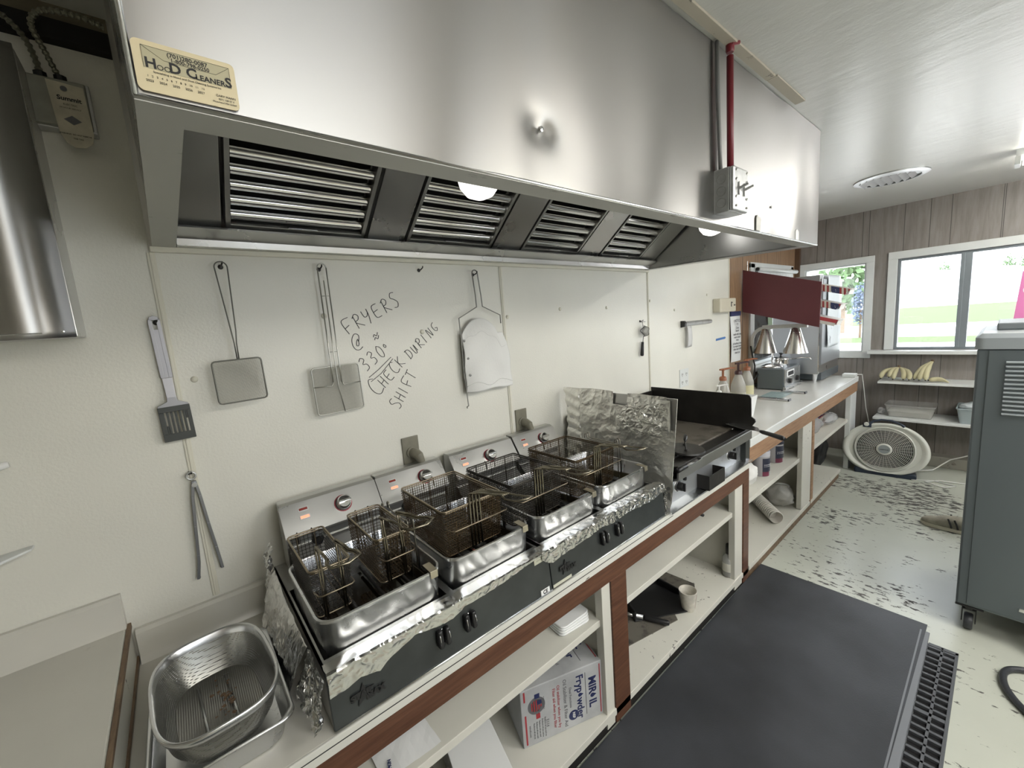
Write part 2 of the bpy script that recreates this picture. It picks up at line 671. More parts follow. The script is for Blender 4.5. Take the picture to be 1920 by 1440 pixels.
K['floor'] = spots('worn_white_floor', (0.50, 0.52, 0.46), (0.075, 0.07, 0.065), 0.28, 15, 0.585, 0.035, stretch=(2.6, 1.0, 1), rough2=0.6, detail=15, mask=(1.5, 0.51), bump=0.1,
                   bias=((4.4, -1.05, 0.55, 0.085), (4.2, -1.35, 0.4, 0.06), (4.5, -0.75, 0.3, 0.04), (2.85, -0.95, 0.25, 0.05), (2.80, -1.25, 0.25, 0.045), (3.0, -0.72, 0.22, 0.045), (2.45, -1.65, 0.5, 0.02)))
K['ceiling'] = None
K['rubber'] = simple('dark_rubber_mat', (0.036, 0.039, 0.046), 0.46, 0, bump=0.4, bscale=160, var=0.5, vscale=2.6)
K['rubber_grey'] = simple('grey_rubber', (0.085, 0.09, 0.10), 0.5, bump=0.2)
K['paper'] = simple('white_paper', (0.75, 0.76, 0.76), 0.6, bump=0.1, bscale=8)
K['paper_grey'] = simple('smudged_card', (0.42, 0.43, 0.44), 0.6, var=0.25, vscale=7)
K['ink_blue'] = simple('navy_print', (0.018, 0.026, 0.095), 0.5)
K['ink_red'] = simple('red_print', (0.35, 0.03, 0.04), 0.5)
K['ink_black'] = simple('black_ink', (0.008, 0.008, 0.009), 0.5)
K['ink_grey'] = simple('grey_print', (0.12, 0.12, 0.13), 0.5)
K['white_plastic'] = simple('white_plastic', (0.72, 0.72, 0.70), 0.35)
K['cream_plastic'] = simple('cream_plastic', (0.62, 0.58, 0.47), 0.4)
K['outlet_grey'] = simple('greasy_tan_plastic', (0.20, 0.19, 0.145), 0.42, var=0.2, vscale=20)
K['red_board'] = simple('maroon_board', (0.115, 0.028, 0.034), 0.5, bump=0.15, bscale=200, var=0.1, vscale=5)
K['pipe_red'] = simple('red_pipe_paint', (0.16, 0.012, 0.02), 0.35)
K['foil'] = None
K['sticker'] = simple('cream_sticker', (0.72, 0.62, 0.40), 0.4)
K['sticker_dark'] = simple('sticker_box_tone', (0.48, 0.44, 0.29), 0.45)
K['light_red'] = simple('pilot_light_lit', (0.9, 0.2, 0.12), 0.3, emit=((1.0, 0.22, 0.12), 0.9))
K['light_off'] = simple('pilot_light_off', (0.25, 0.04, 0.03), 0.25)
K['tube'] = emission('fluorescent_tube', (1.0, 0.97, 0.90), 30)
K['bulb'] = simple('frosted_globe', (0.85, 0.85, 0.82), 0.25, emit=((1, 0.98, 0.94), 0.9))
K['glass'] = glass_mat('window_glass')
K['clear'] = glass_mat('clear_plastic', (0.93, 0.94, 0.93), 0.14)
K['grass'] = spots('lawn_grass', (0.062, 0.098, 0.022), (0.05, 0.08, 0.016), 0.9, 0.25, 0.5, 0.2, stretch=(1, .2, 1))
K['road'] = simple('pale_gravel', (0.72, 0.69, 0.66), 0.9, var=0.04)
K['cabinet_grey'] = simple('grey_hammered_metal', (0.15, 0.175, 0.19), 0.36, 0.5, bump=0.12, bscale=60)
K['cabinet_top'] = simple('pale_grey_moulding', (0.30, 0.33, 0.35), 0.4)
K['fan_white'] = simple('off_white_fan_plastic', (0.60, 0.61, 0.56), 0.35)
K['fan_dark'] = simple('fan_blue_black', (0.02, 0.03, 0.05), 0.4)
K['banana'] = spots('banana_skin', (0.50, 0.46, 0.29), (0.25, 0.17, 0.07), 0.5, 30, 0.68, 0.05)
K['cloth_white'] = simple('white_filter_cloth', (0.70, 0.70, 0.68), 0.7, bump=0.3, bscale=90)
K['pump_brown'] = simple('brown_pump_plastic', (0.28, 0.10, 0.045), 0.35)
K['pump_dark'] = simple('dark_pump_plastic', (0.05, 0.02, 0.02), 0.35)
K['bottle_frost'] = simple('frosted_bottle', (0.45, 0.44, 0.40), 0.25, alpha=0.75)
K['sauce'] = simple('amber_sauce', (0.45, 0.16, 0.03), 0.2)
K['blue_tape'] = simple('blue_tape', (0.05, 0.16, 0.42), 0.5)
K['jar_navy'] = simple('navy_jar_label', (0.03, 0.035, 0.06), 0.35)
K['pink'] = simple('pink_poster', (0.70, 0.20, 0.45), 0.5)
K['dark_gap'] = simple('dark_gap', (0.008, 0.007, 0.006), 0.8)
K['dusty_brown'] = simple('dusty_plaster', (0.16, 0.14, 0.095), 0.7, var=0.3, vscale=8)
K['cardboard_dark'] = spots('stained_board', (0.13, 0.12, 0.10), (0.05, 0.045, 0.04), 0.6, 12, 0.5, 0.1)


def make_ceiling():
    m, n, l, p = new_mat('painted_ceiling_gloss')
    tc = n.new('ShaderNodeTexCoord')
    mp = n.new('ShaderNodeMapping'); mp.inputs['Scale'].default_value = (1.0, 0.45, 1)
    l.new(tc.outputs['Object'], mp.inputs[0])
    t = n.new('ShaderNodeTexNoise'); t.inputs['Scale'].default_value = 9; t.inputs['Detail'].default_value = 8; t.inputs['Roughness'].default_value = .6
    l.new(mp.outputs[0], t.inputs[0])
    t2 = n.new('ShaderNodeTexNoise'); t2.inputs['Scale'].default_value = 160; t2.inputs['Detail'].default_value = 2
    l.new(tc.outputs['Object'], t2.inputs[0])
    b = n.new('ShaderNodeBump'); b.inputs['Strength'].default_value = 0.5; b.inputs['Distance'].default_value = 0.006
    l.new(t.outputs[0], b.inputs['Height'])
    b2 = n.new('ShaderNodeBump'); b2.inputs['Strength'].default_value = 0.25; b2.inputs['Distance'].default_value = 0.001
    l.new(t2.outputs[0], b2.inputs['Height']); l.new(b.outputs[0], b2.inputs['Normal'])
    l.new(b2.outputs[0], p.inputs['Normal'])
    p.inputs['Base Color'].default_value = (0.56, 0.56, 0.52, 1)
    p.inputs['Roughness'].default_value = 0.30
    p.inputs['Specular IOR Level'].default_value = 0.62
    return m


def make_foil():
    m, n, l, p = new_mat('aluminium_foil')
    p.inputs['Metallic'].default_value = 1
    p.inputs['Base Color'].default_value = (0.88, 0.87, 0.83, 1)
    p.inputs['Roughness'].default_value = 0.42
    tc = n.new('ShaderNodeTexCoord')
    t = n.new('ShaderNodeTexNoise')
    t.noise_type = 'RIDGED_MULTIFRACTAL'
    t.inputs['Scale'].default_value = 11
    t.inputs['Detail'].default_value = 5
    t.inputs['Distortion'].default_value = 0.3
    l.new(tc.outputs['Object'], t.inputs[0])
    b = n.new('ShaderNodeBump'); b.inputs['Strength'].default_value = 0.5; b.inputs['Distance'].default_value = 0.0022
    l.new(t.outputs[0], b.inputs['Height'])
    l.new(b.outputs[0], p.inputs['Normal'])
    return m


def make_fine_foil():
    m, n, l, p = new_mat('crinkled_foil')
    p.inputs['Metallic'].default_value = 1
    p.inputs['Base Color'].default_value = (0.68, 0.68, 0.67, 1)
    p.inputs['Roughness'].default_value = 0.2
    tc = n.new('ShaderNodeTexCoord')
    t = n.new('ShaderNodeTexNoise'); t.noise_type = 'RIDGED_MULTIFRACTAL'
    t.inputs['Scale'].default_value = 30; t.inputs['Detail'].default_value = 4
    l.new(tc.outputs['Object'], t.inputs[0])
    b = n.new('ShaderNodeBump'); b.inputs['Strength'].default_value = 0.8; b.inputs['Distance'].default_value = 0.0022
    l.new(t.outputs[0], b.inputs['Height']); l.new(b.outputs[0], p.inputs['Normal'])
    return m


K['foil_fine'] = make_fine_foil()
K['ceiling'] = make_ceiling()
K['foil'] = make_foil()
# ------------------------------------------------------------------ the room shell
X0, X1, Y0, Y1, ZC = -2.2, 5.42, FRONT_Y, 0.0, 2.44
T_ = 0.12


def structure(o):
    o['kind'] = 'structure'
    return o


structure(MB().box(X0 - T_, X1 + T_, Y0 - T_, Y1 + T_, -0.1, 0).build('floor', K['floor']))
structure(MB().box(X0 - T_, X1 + T_, Y0 - T_, Y1 + T_, ZC, ZC + 0.1).build('ceiling', K['ceiling']))


def wall_with_holes(mb, ax, p0, p1, a0, a1, z0, z1, holes):
    """wall slab between p0..p1 across; runs a0..a1; holes (a,b,za,zb)"""
    def b(u0, u1, w0, w1):
        if u1 - u0 < 1e-4 or w1 - w0 < 1e-4: return
        if ax == 'x': mb.box(u0, u1, p0, p1, w0, w1)
        else: mb.box(p0, p1, u0, u1, w0, w1)
    cur = a0
    for (h0, h1, w0, w1) in sorted(holes):
        b(cur, h0, z0, z1)
        b(h0, h1, z0, w0)
        b(h0, h1, w1, z1)
        cur = h1
    b(cur, a1, z0, z1)


mb = MB()
mb.cur = 0
mb.box(X0 - T_, 3.70, 0, T_, 0, ZC)
mb.cur = 1
wall_with_holes(mb, 'x', 0, T_, 3.70, X1, 0, ZC, [(4.22, 5.2, 1.04, 1.95)])
wall_back = structure(mb.build('wall_back', [K['frp'], K['panel_back']]))
mb = MB()
wall_with_holes(mb, 'y', X1, X1 + T_, Y0 - T_, 0, 0, ZC, [(-0.60, -0.09, 1.06, 1.945), (-2.70, -0.83, 1.085, 1.945)])
structure(mb.build('wall_right', K['panel_end']))
mb = MB()
wall_with_holes(mb, 'x', Y0 - T_, Y0, X0 - T_, X1, 0, ZC, [(a, b, 1.0, 2.1) for a, b in FRONT_WINDOWS])
structure(mb.build('wall_front', simple('front_wall_paint', (0.50, 0.45, 0.38), 0.5)))
structure(MB().box(X0 - T_, X0, Y0, 0, 0, ZC).build('wall_left', simple('left_wall_paint', (0.42, 0.41, 0.36), 0.5)))

# battens covering the joints of the wall sheets
for i, x in enumerate((0.0, 1.232, 2.463)):
    b = MB()
    b.box(x - 0.009, x + 0.009, -0.004, 0, 0.84, 1.872)
    b.box(x - 0.003, x + 0.003, -0.0065, -0.004, 0.84, 1.872)
    structure(b.build('trim_%d' % (i + 1), K['batten'], bev=0.0012))
# thin end batten where the white sheets meet the wood paneling
structure(MB().box(3.694, 3.706, -0.005, 0, 0.86, ZC).build('trim_4', K['batten'], bev=0.001))
# dark gap and pale cove strip above the sheets, left of the hood
structure(MB().box(X0, -0.0, -0.03, 0, 2.355, 2.40).build('trim_5', K['dark_gap']))
structure(MB().box(X0, -0.0, -0.016, 0, 2.40, ZC).build('trim_6', K['dusty_brown']))
# corner post of the paneling
structure(MB().box(5.375, 5.42, -0.045, 0, 0.86, ZC).build('trim_7', simple('dark_corner_wood', (0.10, 0.055, 0.03), 0.45), bev=0.003))
# ceiling strip beside the hood
mb = MB()
mb.box(-0.0, 1.86, -0.925, -0.893, 2.432, 2.44)
mb.box(1.865, 2.19, -0.93, -0.893, 2.434, 2.44)
structure(mb.build('trim_8', spots('chipped_ceiling_strip', (0.42, 0.38, 0.30), (0.05, 0.04, 0.03), 0.5, 9, 0.62, 0.04), bev=0.001))
# baseboard below the end windows: worn sloping board
structure(MB().box(5.30, X1, -3.3, -0.65, 0, 0.10).build('baseboard_right', spots('grey_worn_board', (0.34, 0.33, 0.29), (0.14, 0.12, 0.1), 0.6, 9, 0.6, 0.1), bev=0.004))

for x, z in ((0.044, 1.512), (0.43, 1.68), (0.80, 1.60), (1.255, 1.64), (1.62, 1.665), (2.02, 1.66), (3.3, 1.72), (2.80, 1.62), (2.485, 1.69)):
    MB().lathe([(0.0095, 0), (0.009, -0.003), (0.004, -0.0055), (0, -0.006)], (x, 0, z), 12, axis='y').build('panel_rivet', K['batten'], wall_back, smooth=True)

# ------------------------------------------------------------------ windows
# end wall, small window beside the corner
def casing(mb, x, y0, y1, z0, z1, w, d=0.018, bottom=True):
    mb.box(x - d, x, y0 - w, y1 + w, z1, z1 + w)
    if bottom: mb.box(x - d, x, y0 - w, y1 + w, z0 - w, z0)
    mb.box(x - d, x, y0 - w, y0, z0, z1)
    mb.box(x - d, x, y1, y1 + w, z0, z1)


def jamb(mb, x0, x1, y0, y1, z0, z1, t=0.012):
    mb.box(x0, x1, y0, y0 + t, z0, z1); mb.box(x0, x1, y1 - t, y1, z0, z1)
    mb.box(x0, x1, y0 + t, y1 - t, z1 - t, z1); mb.box(x0, x1, y0 + t, y1 - t, z0, z0 + t)


mb = MB()
casing(mb, X1, -0.60, -0.09, 1.06, 1.945, 0.062)
jamb(mb, X1 - 0.002, X1 + T_, -0.60, -0.09, 1.06, 1.945)
wn = structure(mb.build('window_1', K['trim_white'], bev=0.003))
MB().box(X1 + 0.07, X1 + 0.075, -0.59, -0.10, 1.07, 1.935).build('window_pane', K['glass'], wn)
mb = MB()
casing(mb, X1, -2.70, -0.83, 1.085, 1.945, 0.068, bottom=False)
mb.box(X1 - 0.13, X1 + 0.02, -2.80, -0.655, 1.05, 1.082)
wn = structure(mb.build('window_2', K['trim_white'], bev=0.003))
mb = MB()
al = simple('grey_aluminium_frame', (0.30, 0.34, 0.37), 0.35, 0.6)
jamb(mb, X1 + 0.02, X1 + 0.07, -2.70, -0.83, 1.085, 1.945, 0.022)
mb.box(X1 + 0.015, X1 + 0.065, -1.305, -1.25, 1.10, 1.93)
mb.box(X1 + 0.012, X1 + 0.04, -1.262, -1.236, 1.10, 1.93)
mb.build('window_frame', al, wn, bev=0.002)
MB().box(X1 + 0.045, X1 + 0.05, -1.26, -0.85, 1.10, 1.93).build('window_pane', K['glass'], wn)
MB().box(X1 + 0.045, X1 + 0.05, -2.68, -1.30, 1.10, 1.93).build('window_pane', K['glass'], wn)
# back wall window behind the red rack
mb = MB()
for a in ((4.125, 4.22, 1.0, 1.99), (5.2, 5.275, 1.0, 1.99)):
    mb.box(a[0], a[1], -0.018, 0, a[2], a[3])
mb.box(4.125, 5.275, -0.018, 0, 1.95, 2.0)
mb.box(4.125, 5.275, -0.06, 0, 1.0, 1.04)
mb.box(4.22, 5.2, 0, T_, 1.04, 1.05)
wn = structure(mb.build('window_3', K['trim_white'], bev=0.003))
MB().box(4.22, 5.2, 0.06, 0.065, 1.04, 1.95).build('window_pane', K['glass'], wn)
# front wall windows
for i, (a, b) in enumerate(FRONT_WINDOWS):
    mb = MB()
    y = Y0
    mb.box(a - 0.06, b + 0.06, y, y + 0.018, 2.1, 2.16); mb.box(a - 0.06, b + 0.06, y, y + 0.03, 0.94, 1.0)
    mb.box(a - 0.06, a, y, y + 0.018, 1.0, 2.1); mb.box(b, b + 0.06, y, y + 0.018, 1.0, 2.1)
    wn = structure(mb.build('window_%d' % (i + 4), K['trim_white']))
    MB().box(a, b, y - 0.06, y - 0.055, 1.0, 2.1).build('window_pane', K['glass'], wn)

# roller shade of the back window
t = thing('roller_shade', 'white roller blind with a dark end pin hung over the window behind the maroon rack', 'blind', (4.7, -0.04, 1.95))
MB().tube([(4.215, -0.045, 1.935), (5.27, -0.045, 1.935)], 0.021, 12).build('roller', K['trim_white'], t, smooth=True)
MB().tube([(4.19, -0.045, 1.935), (4.215, -0.045, 1.935)], 0.016, 10).build('end_pin', K['black'], t)
MB().grid(lambda u, v: (4.24 + u * 0.98, -0.035 + 0.003 * math.sin(u * 70) + 0.002 * math.sin(u * 31), 1.93 - v * 0.22), 90, 2).build('shade_cloth', simple('blind_cloth', (0.7, 0.72, 0.72), 0.7), t, smooth=True)

# ------------------------------------------------------------------ outside
def gz(x): return -0.3
structure(MB().box(X1 + 1.0, 140, -120, 60, -0.36, -0.3).build('floor_outside', K['road']))
gr = MB()
gr.box(23.0, 26.0, -80, 50, -0.3, -0.285)
gr.box(37.5, 86, -80, 50, -0.3, -0.285)
g = gr.build('lawn', K['grass'])
tag(g, 'sunlit mown grass strips crossed by pale gravel beyond the end windows', 'grass', kind='stuff')


def far_tree(name, label, loc, h, r, col, seed):
    t_ = thing(name, label, 'tree', loc, group=None)
    rnd = random.Random(seed)
    MB().tube([(loc[0], loc[1], loc[2]), (loc[0], loc[1], loc[2] + h * 0.5)], r * 0.12, 8).build('trunk', K['wood_raw'], t_)
    c = MB()
    for k in range(420):
        d = Vector((rnd.gauss(0, 1), rnd.gauss(0, 1), rnd.gauss(0, 1))).normalized() * (rnd.random() ** 0.4)
        p = Vector((loc[0] + d.x * r, loc[1] + d.y * r, loc[2] + h * 0.62 + d.z * h * 0.38))
        s = r * 0.16
        a = Vector((rnd.gauss(0, 1), rnd.gauss(0, 1), rnd.gauss(0, 1))).normalized() * s
        b = a.orthogonal().normalized() * s
        c.add([p - a, p + b, p + a, p - b], [(0, 1, 2, 3)])
    c.build('foliage', col, t_)


leaf = simple('tree_leaf', (0.10, 0.17, 0.07), 0.8)
leaf2 = simple('tree_leaf_blue', (0.10, 0.13, 0.19), 0.8)
far_tree('leafy_tree', 'large green tree outside the small corner window', (30, 4.6, -0.3), 4.4, 1.3, leaf, 3)
far_tree('hedge_bush', 'blue grey bush below the green tree outside the corner window', (26, 3.05, -0.3), 2.75, 0.42, leaf2, 5)
far_tree('leafy_tree', 'small distant tree seen left of the window mullion', (116, 6.8, -0.3), 7.6, 1.1, leaf, 9)
far_tree('leafy_tree', 'left of two trees in the upper right of the end window', (116, -1.2, -0.3), 7.8, 0.9, leaf, 11)
far_tree('leafy_tree', 'right of two trees in the upper right of the end window', (116, -3.0, -0.3), 7.9, 0.8, leaf, 12)
ft = thing('wire_fence', 'thin post fence on the pale lot beyond the lawn', 'fence', (90, -6, -0.3))
fm = simple('fence_metal', (0.25, 0.25, 0.25), 0.6)
MB().tube([(90, -22, 1.15), (90, 3.2, 1.15)], 0.05, 4).build('rail', fm, ft)
for k in range(6):
    MB().tube([(90, 1.4 - 3.0 * k, -0.3), (90, 1.4 - 3.0 * k, 1.3)], 0.06, 5).build('post', fm, ft)
hs = thing('house', 'pale low house with gabled roof far beyond the lawn', 'house', (105, 2, -0.3))
MB().box(104, 112, -7, 11, -0.3, 3.6).build('wall', simple('far_white_siding', (0.75, 0.75, 0.75), 0.8), hs)
MB().prism([(-8, 3.6), (12, 3.6), (9, 5.4), (0, 5.3)], 103.5, 112.5).build('roof', simple('far_pale_roof', (0.66, 0.65, 0.66), 0.8), hs)
# ------------------------------------------------------------------ exhaust hood
HZ0, HZ1, HY = 1.887, 2.438, -0.875
HX0 = 0.012
XR_B, XR_F = 2.463, 2.640     # right end: at the wall / at the front
def xr(y): return XR_B + (XR_F - XR_B) * (-y / 0.875)
hood = thing('exhaust_hood', 'long stainless steel kitchen exhaust hood above the fryers with baffle filters', 'range hood', (1.3, -0.4, HZ1))
# front panel with a few real dents
def hood_front(u, v):
    x = HX0 + u * (XR_F - HX0)
    z = HZ0 + 0.004 + v * (HZ1 - HZ0 - 0.004)
    y = HY
    d = math.hypot((x - 0.672) / 0.035, (z - 2.005) / 0.03)
    y += 0.010 * math.exp(-d * d)
    d = math.hypot((x - 0.70) / 0.10, (z - 1.99) / 0.10)
    y += 0.006 * math.exp(-d * d)
    y += 0.0016 * math.sin(x * 7.0 + 0.6) + 0.0009 * math.sin(x * 17 + z * 2)
    y += 0.0022 * math.exp(-((x - 0.62 - (2.2 - z) * 0.12) / 0.05) ** 2)
    return (x, y, z)
MB().grid(hood_front, 220, 50).build('front_panel', K['steel'], hood, smooth=True)
# body: ends, back, top
mb = MB()
mb.box(HX0, HX0 + 0.004, HY, -0.002, HZ0, HZ1)
mb.build('end_panel', K['steel_plain'], hood)
mb = MB()
mb.add([(XR_F, HY, HZ0), (XR_B, 0, HZ0), (XR_B, 0, HZ1), (XR_F, HY, HZ1), (XR_F - 0.004, HY, HZ0), (XR_B - 0.004, 0, HZ0), (XR_B - 0.004, 0, HZ1), (XR_F - 0.004, HY, HZ1)],
       [(0, 1, 2, 3), (7, 6, 5, 4), (0, 4, 5, 1), (2, 6, 7, 3)])
mb.build('end_panel', K['steel_plain'], hood)
MB().add([(0.004, HY, HZ1 - .002), (XR_F, HY, HZ1 - .002), (XR_B, -0.002, HZ1 - .002), (0.004, -0.002, HZ1 - .002)], [(0, 1, 2, 3)]).build('top_panel', K['steel_dark'], hood)
# lower rolled lip and the inward bottom flanges
mb = MB()
mb.tube([(HX0, HY + 0.0025, HZ0 + 0.0035), (XR_F, HY + 0.0025, HZ0 + 0.0035)], 0.0045, 10)
mb.tube([(HX0 + 0.002, HY + 0.0015, HZ0 + 0.004), (HX0 + 0.002, HY + 0.0015, HZ1)], 0.0035, 8)
mb.build('front_lip', K['steel_pot'], hood, smooth=True)
fl = MB()
W = 0.057
fl.add([(HX0, HY, HZ0), (XR_F, HY, HZ0), (XR_F - 0.12, HY + W, HZ0), (W, HY + W, HZ0)], [(0, 1, 2, 3)])
fl.add([(HX0, HY, HZ0), (W, HY + W, HZ0), (W, -0.006, HZ0), (0.006, -0.006, HZ0)], [(0, 1, 2, 3)])
fl.add([(W, HY + W, HZ0), (XR_F - 0.12, HY + W, HZ0), (XR_F - 0.12, HY + W, HZ0 + 0.035), (W, HY + W, HZ0 + 0.035)], [(0, 1, 2, 3)])
fl.add([(W, HY + W, HZ0), (W, HY + W, HZ0 + 0.03), (W, -0.01, HZ0 + 0.03), (W, -0.01, HZ0)], [(0, 1, 2, 3)])
fl.build('bottom_flange', spots('dull_galvanised_flange', (0.42, 0.42, 0.39), (0.22, 0.21, 0.19), 0.45, 20, 0.62, 0.06, metal=0.6, stretch=(.4, 1, 1)), hood, solid=0.002)
# inner right liner (bright side wall seen under the lip)
mb = MB()
mb.add([(2.415, -0.01, HZ0 + .004), (2.52, HY + W, HZ0 + .004), (2.52, HY + W, HZ1 - .02), (2.415, -0.01, HZ1 - .02)], [(0, 1, 2, 3)])
mb.build('side_liner', K['steel_plain'], hood, solid=0.003)
mb = MB()
mb.add([(2.415, -0.01, HZ0), (2.463, -0.01, HZ0), (2.625, HY + 0.02, HZ0), (2.52, HY + W, HZ0)], [(0, 1, 2, 3)])
mb.build('side_flange', K['steel_dark'], hood, solid=0.004)
# filter bank plane: rises from the wall towards the front
FA = math.radians(38)
fdir = Vector((0, -math.cos(FA), math.sin(FA)))
fnor = Vector((0, -math.sin(FA), -math.cos(FA)))
FO = Vector((0, -0.085, 1.945))
def fp(x, s, t=0.0):
    p = FO + fdir * s + fnor * t
    return (x, p.y, p.z)
FX = [(0.175, 0.572), (0.730, 1.118), (1.294, 1.680), (1.861, 2.240)]
# back closure panels (between and around the filters)
def slab(mb, x0, x1, s0, s1, t0, t1):
    mb.add([fp(x0, s0, t0), fp(x1, s0, t0), fp(x1, s1, t0), fp(x0, s1, t0), fp(x0, s0, t1), fp(x1, s0, t1), fp(x1, s1, t1), fp(x0, s1, t1)],
           [(0, 3, 2, 1), (4, 5, 6, 7), (0, 1, 5, 4), (1, 2, 6, 5), (2, 3, 7, 6), (3, 0, 4, 7)])
edges = [0.06, 0.165, 0.585, 0.72, 1.13, 1.285, 1.69, 1.85, 2.25, 2.415]
for k in range(0, 10, 2):
    mb = MB()
    slab(mb, edges[k], edges[k + 1], -0.045, 0.62, 0.0, 0.006)
    for xx in (edges[k] + 0.02, edges[k + 1] - 0.02):
        if k in (2, 4, 6):
            mb.lathe([(0.005, 0), (0.004, 0.003), (0, 0.004)], (0, 0, 0), 8, T=frame_T(fp(xx, -0.025, 0.006), (1, 0, 0), fdir))
    mb.build('filter_divider', K['steel_plain'] if k in (2, 4, 6) else K['steel_dark'], hood, bev=0.001)
for (a, b) in FX:
    f = MB()
    slab(f, a, a + 0.012, 0, 0.48, -0.03, 0.008); slab(f, b - 0.012, b, 0, 0.48, -0.03, 0.008)
    slab(f, a, b, -0.012, 0.006, -0.03, 0.008); slab(f, a, b, 0.47, 0.48, -0.03, 0.008)
    fo = f.build('baffle_filter', K['steel_dark'], hood, bev=0.001)
    bf = MB()
    for i in range(10):
        s = 0.028 + i * 0.047
        # convex baffle channel
        pts = []
        for kk in range(9):
            an = math.pi * kk / 8
            pts.append((s + 0.016 * math.cos(an), 0.0 + 0.016 * math.sin(an)))
        vs, fs = [], []
        for xx in (a + 0.014, b - 0.014):
            for (ss, tt) in pts: vs.append(fp(xx, ss, tt - 0.014))
        for q in range(8): fs.append((q, q + 1, 9 + q + 1, 9 + q))
        bf.add(vs, fs)
    bf.build('baffle', simple('polished_baffle', (0.78, 0.78, 0.77), 0.14, 1.0), fo, smooth=True)
    bk = MB()
    slab(bk, a + 0.01, b - 0.01, 0.0, 0.47, -0.05, -0.045)
    bk.build('filter_backing', K['dark_gap'], fo)
    hd = MB()
    m_ = (a + b) / 2
    hd.tube([fp(m_ - 0.04, 0.012, 0.008), fp(m_ - 0.04, 0.018, 0.02), fp(m_ + 0.04, 0.018, 0.02), fp(m_ + 0.04, 0.012, 0.008)], 0.0022, 6)
    hd.build('filter_handle', K['steel_pot'], fo)
# grease trough along the wall
mb = MB()
mb.prism([(-0.012, HZ0 + 0.0), (-0.045, HZ0 + 0.0), (-0.05, HZ0 + 0.018), (-0.102, 1.925), (-0.100, 1.930), (-0.042, HZ0 + 0.024), (-0.012, HZ0 + 0.02)], 0.06, 2.415)
mb.build('grease_trough', K['steel_plain'], hood)
MB().box(0.0, XR_B, -0.012, -0.002, HZ0, HZ1).build('back_panel', K['steel_dark'], hood)
MB().box(0.0, XR_B, -0.016, -0.001, 1.872, HZ0).build('wall_seal', K['batten'], hood, bev=0.002)
for x, y in ((0.775, -0.50), (2.215, -0.53)):
    g_ = MB().lathe([(0.035, 0.075), (0.05, 0.05), (0.062, 0.02), (0.064, 0.0), (0.058, -0.025), (0.04, -0.048), (0.015, -0.058), (0, -0.06)], (x, y, 2.035), 24)
    gg = g_.build('lamp_globe', K['bulb'], hood, smooth=True)
    MB().lathe([(0.06, 0.075), (0.065, 0.10), (0.03, 0.11), (0.02, 0.4)], (x, y, 2.035), 20).build('lamp_holder', K['steel_dark'], gg, smooth='auto')
MB().lathe([(0.007, -0.003), (0.0055, -0.009), (0, -0.010)], (0.672, HY + 0.012, 2.005), 10, axis='y').build('screw', K['chrome'], hood)
MB().prism([(1.822, 1.895), (1.865, 1.895), (1.87, 1.945), (1.83, 1.953), (1.822, 1.94)], HY - 0.004, HY - 0.001, 'y').build('cover_plate', simple('grey_cover_plate', (0.50, 0.49, 0.45), 0.5), hood)
MB().prism([(2.285, 1.892), (2.33, 1.892), (2.33, 1.93), (2.30, 1.94), (2.285, 1.93)], HY - 0.004, HY - 0.001, 'y').build('cover_plate', simple('pale_cover_plate', (0.62, 0.62, 0.60), 0.4), hood)
MB().lathe([(0.006, 0), (0.006, -0.002), (0, -0.0025)], (1.985, HY - 0.0005, 2.0), 10, axis='y').build('screw_hole', K['black'], hood)

# cleaner's sticker on the hood front
SY = HY - 0.0035
t = thing('hood_sticker', 'cream service sticker with bold black lettering at the lower left of the steel hood', 'sticker', (0.035, SY, 1.95))
st = MB()
st.prism([(p[0], p[1]) for p in rrect(0.0175, 0.1155, 1.897, 1.9515, 0.006, 0)], SY, SY + 0.0012, 'y').build('label_plate', K['sticker'], t)
st = MB()
st.box(0.026, 0.1095, SY - 0.0004, SY, 1.922, 1.9455)
st.build('printed_frame', K['sticker_dark'], t)
ln = MB()
for a, b in (((0.026, 1.9455), (0.045, 1.934)), ((0.1095, 1.9455), (0.095, 1.934)), ((0.045, 1.934), (0.095, 1.934)), ((0.026, 1.922), (0.026, 1.9455)), ((0.026, 1.9455), (0.1095, 1.9455)), ((0.1095, 1.9455), (0.1095, 1.922))):
    ln.tube([(a[0], SY - 0.0006, a[1]), (b[0], SY - 0.0006, b[1])], 0.00018, 4)
ln.build('printed_lines', K['ink_black'], t)
TS = frame_T((0, SY - 0.0008, 0), (1, 0, 0), (0, 0, 1))
def stx(s, x, z, size, bold=0.0, m=None, sq=1.0):
    return text_part('lettering', s, size, frame_T((x, SY - 0.0007, z), (1, 0, 0), (0, 0, 1)), m or K['ink_black'], t, bold, ext=0.0001, squash=sq)
stx('(701)280-0087', 0.068, 1.9415, 0.0065, 0.0001)
stx('1-800-798-0250', 0.070, 1.9365, 0.0058, 0.0001)
stx('H', 0.0325, 1.9275, 0.0150, 0.0004)
stx('OO', 0.0440, 1.9250, 0.0080, 0.0000)
stx('D', 0.0545, 1.9275, 0.0150, 0.0004)
stx('C', 0.0700, 1.9275, 0.0150, 0.0004)
stx('LEANER', 0.0885, 1.9252, 0.0085, 0.0002)
stx('S', 0.1070, 1.9275, 0.0155, 0.0004)
stx('Specializing in Hood and Duct Cleaning Systems Inc', 0.066, 1.9190, 0.0031)
stx('1   2   3   4   5   6   7   8   9   10   11   12', 0.054, 1.9135, 0.0032)
stx('2023     2024     2025     2026     2027', 0.053, 1.9085, 0.0035)
stx('GARY MANN', 0.102, 1.9100, 0.0035)
stx('5271 120 ST S', 0.102, 1.9060, 0.0028)
stx('Moorhead MN 56560', 0.100, 1.9025, 0.0028)

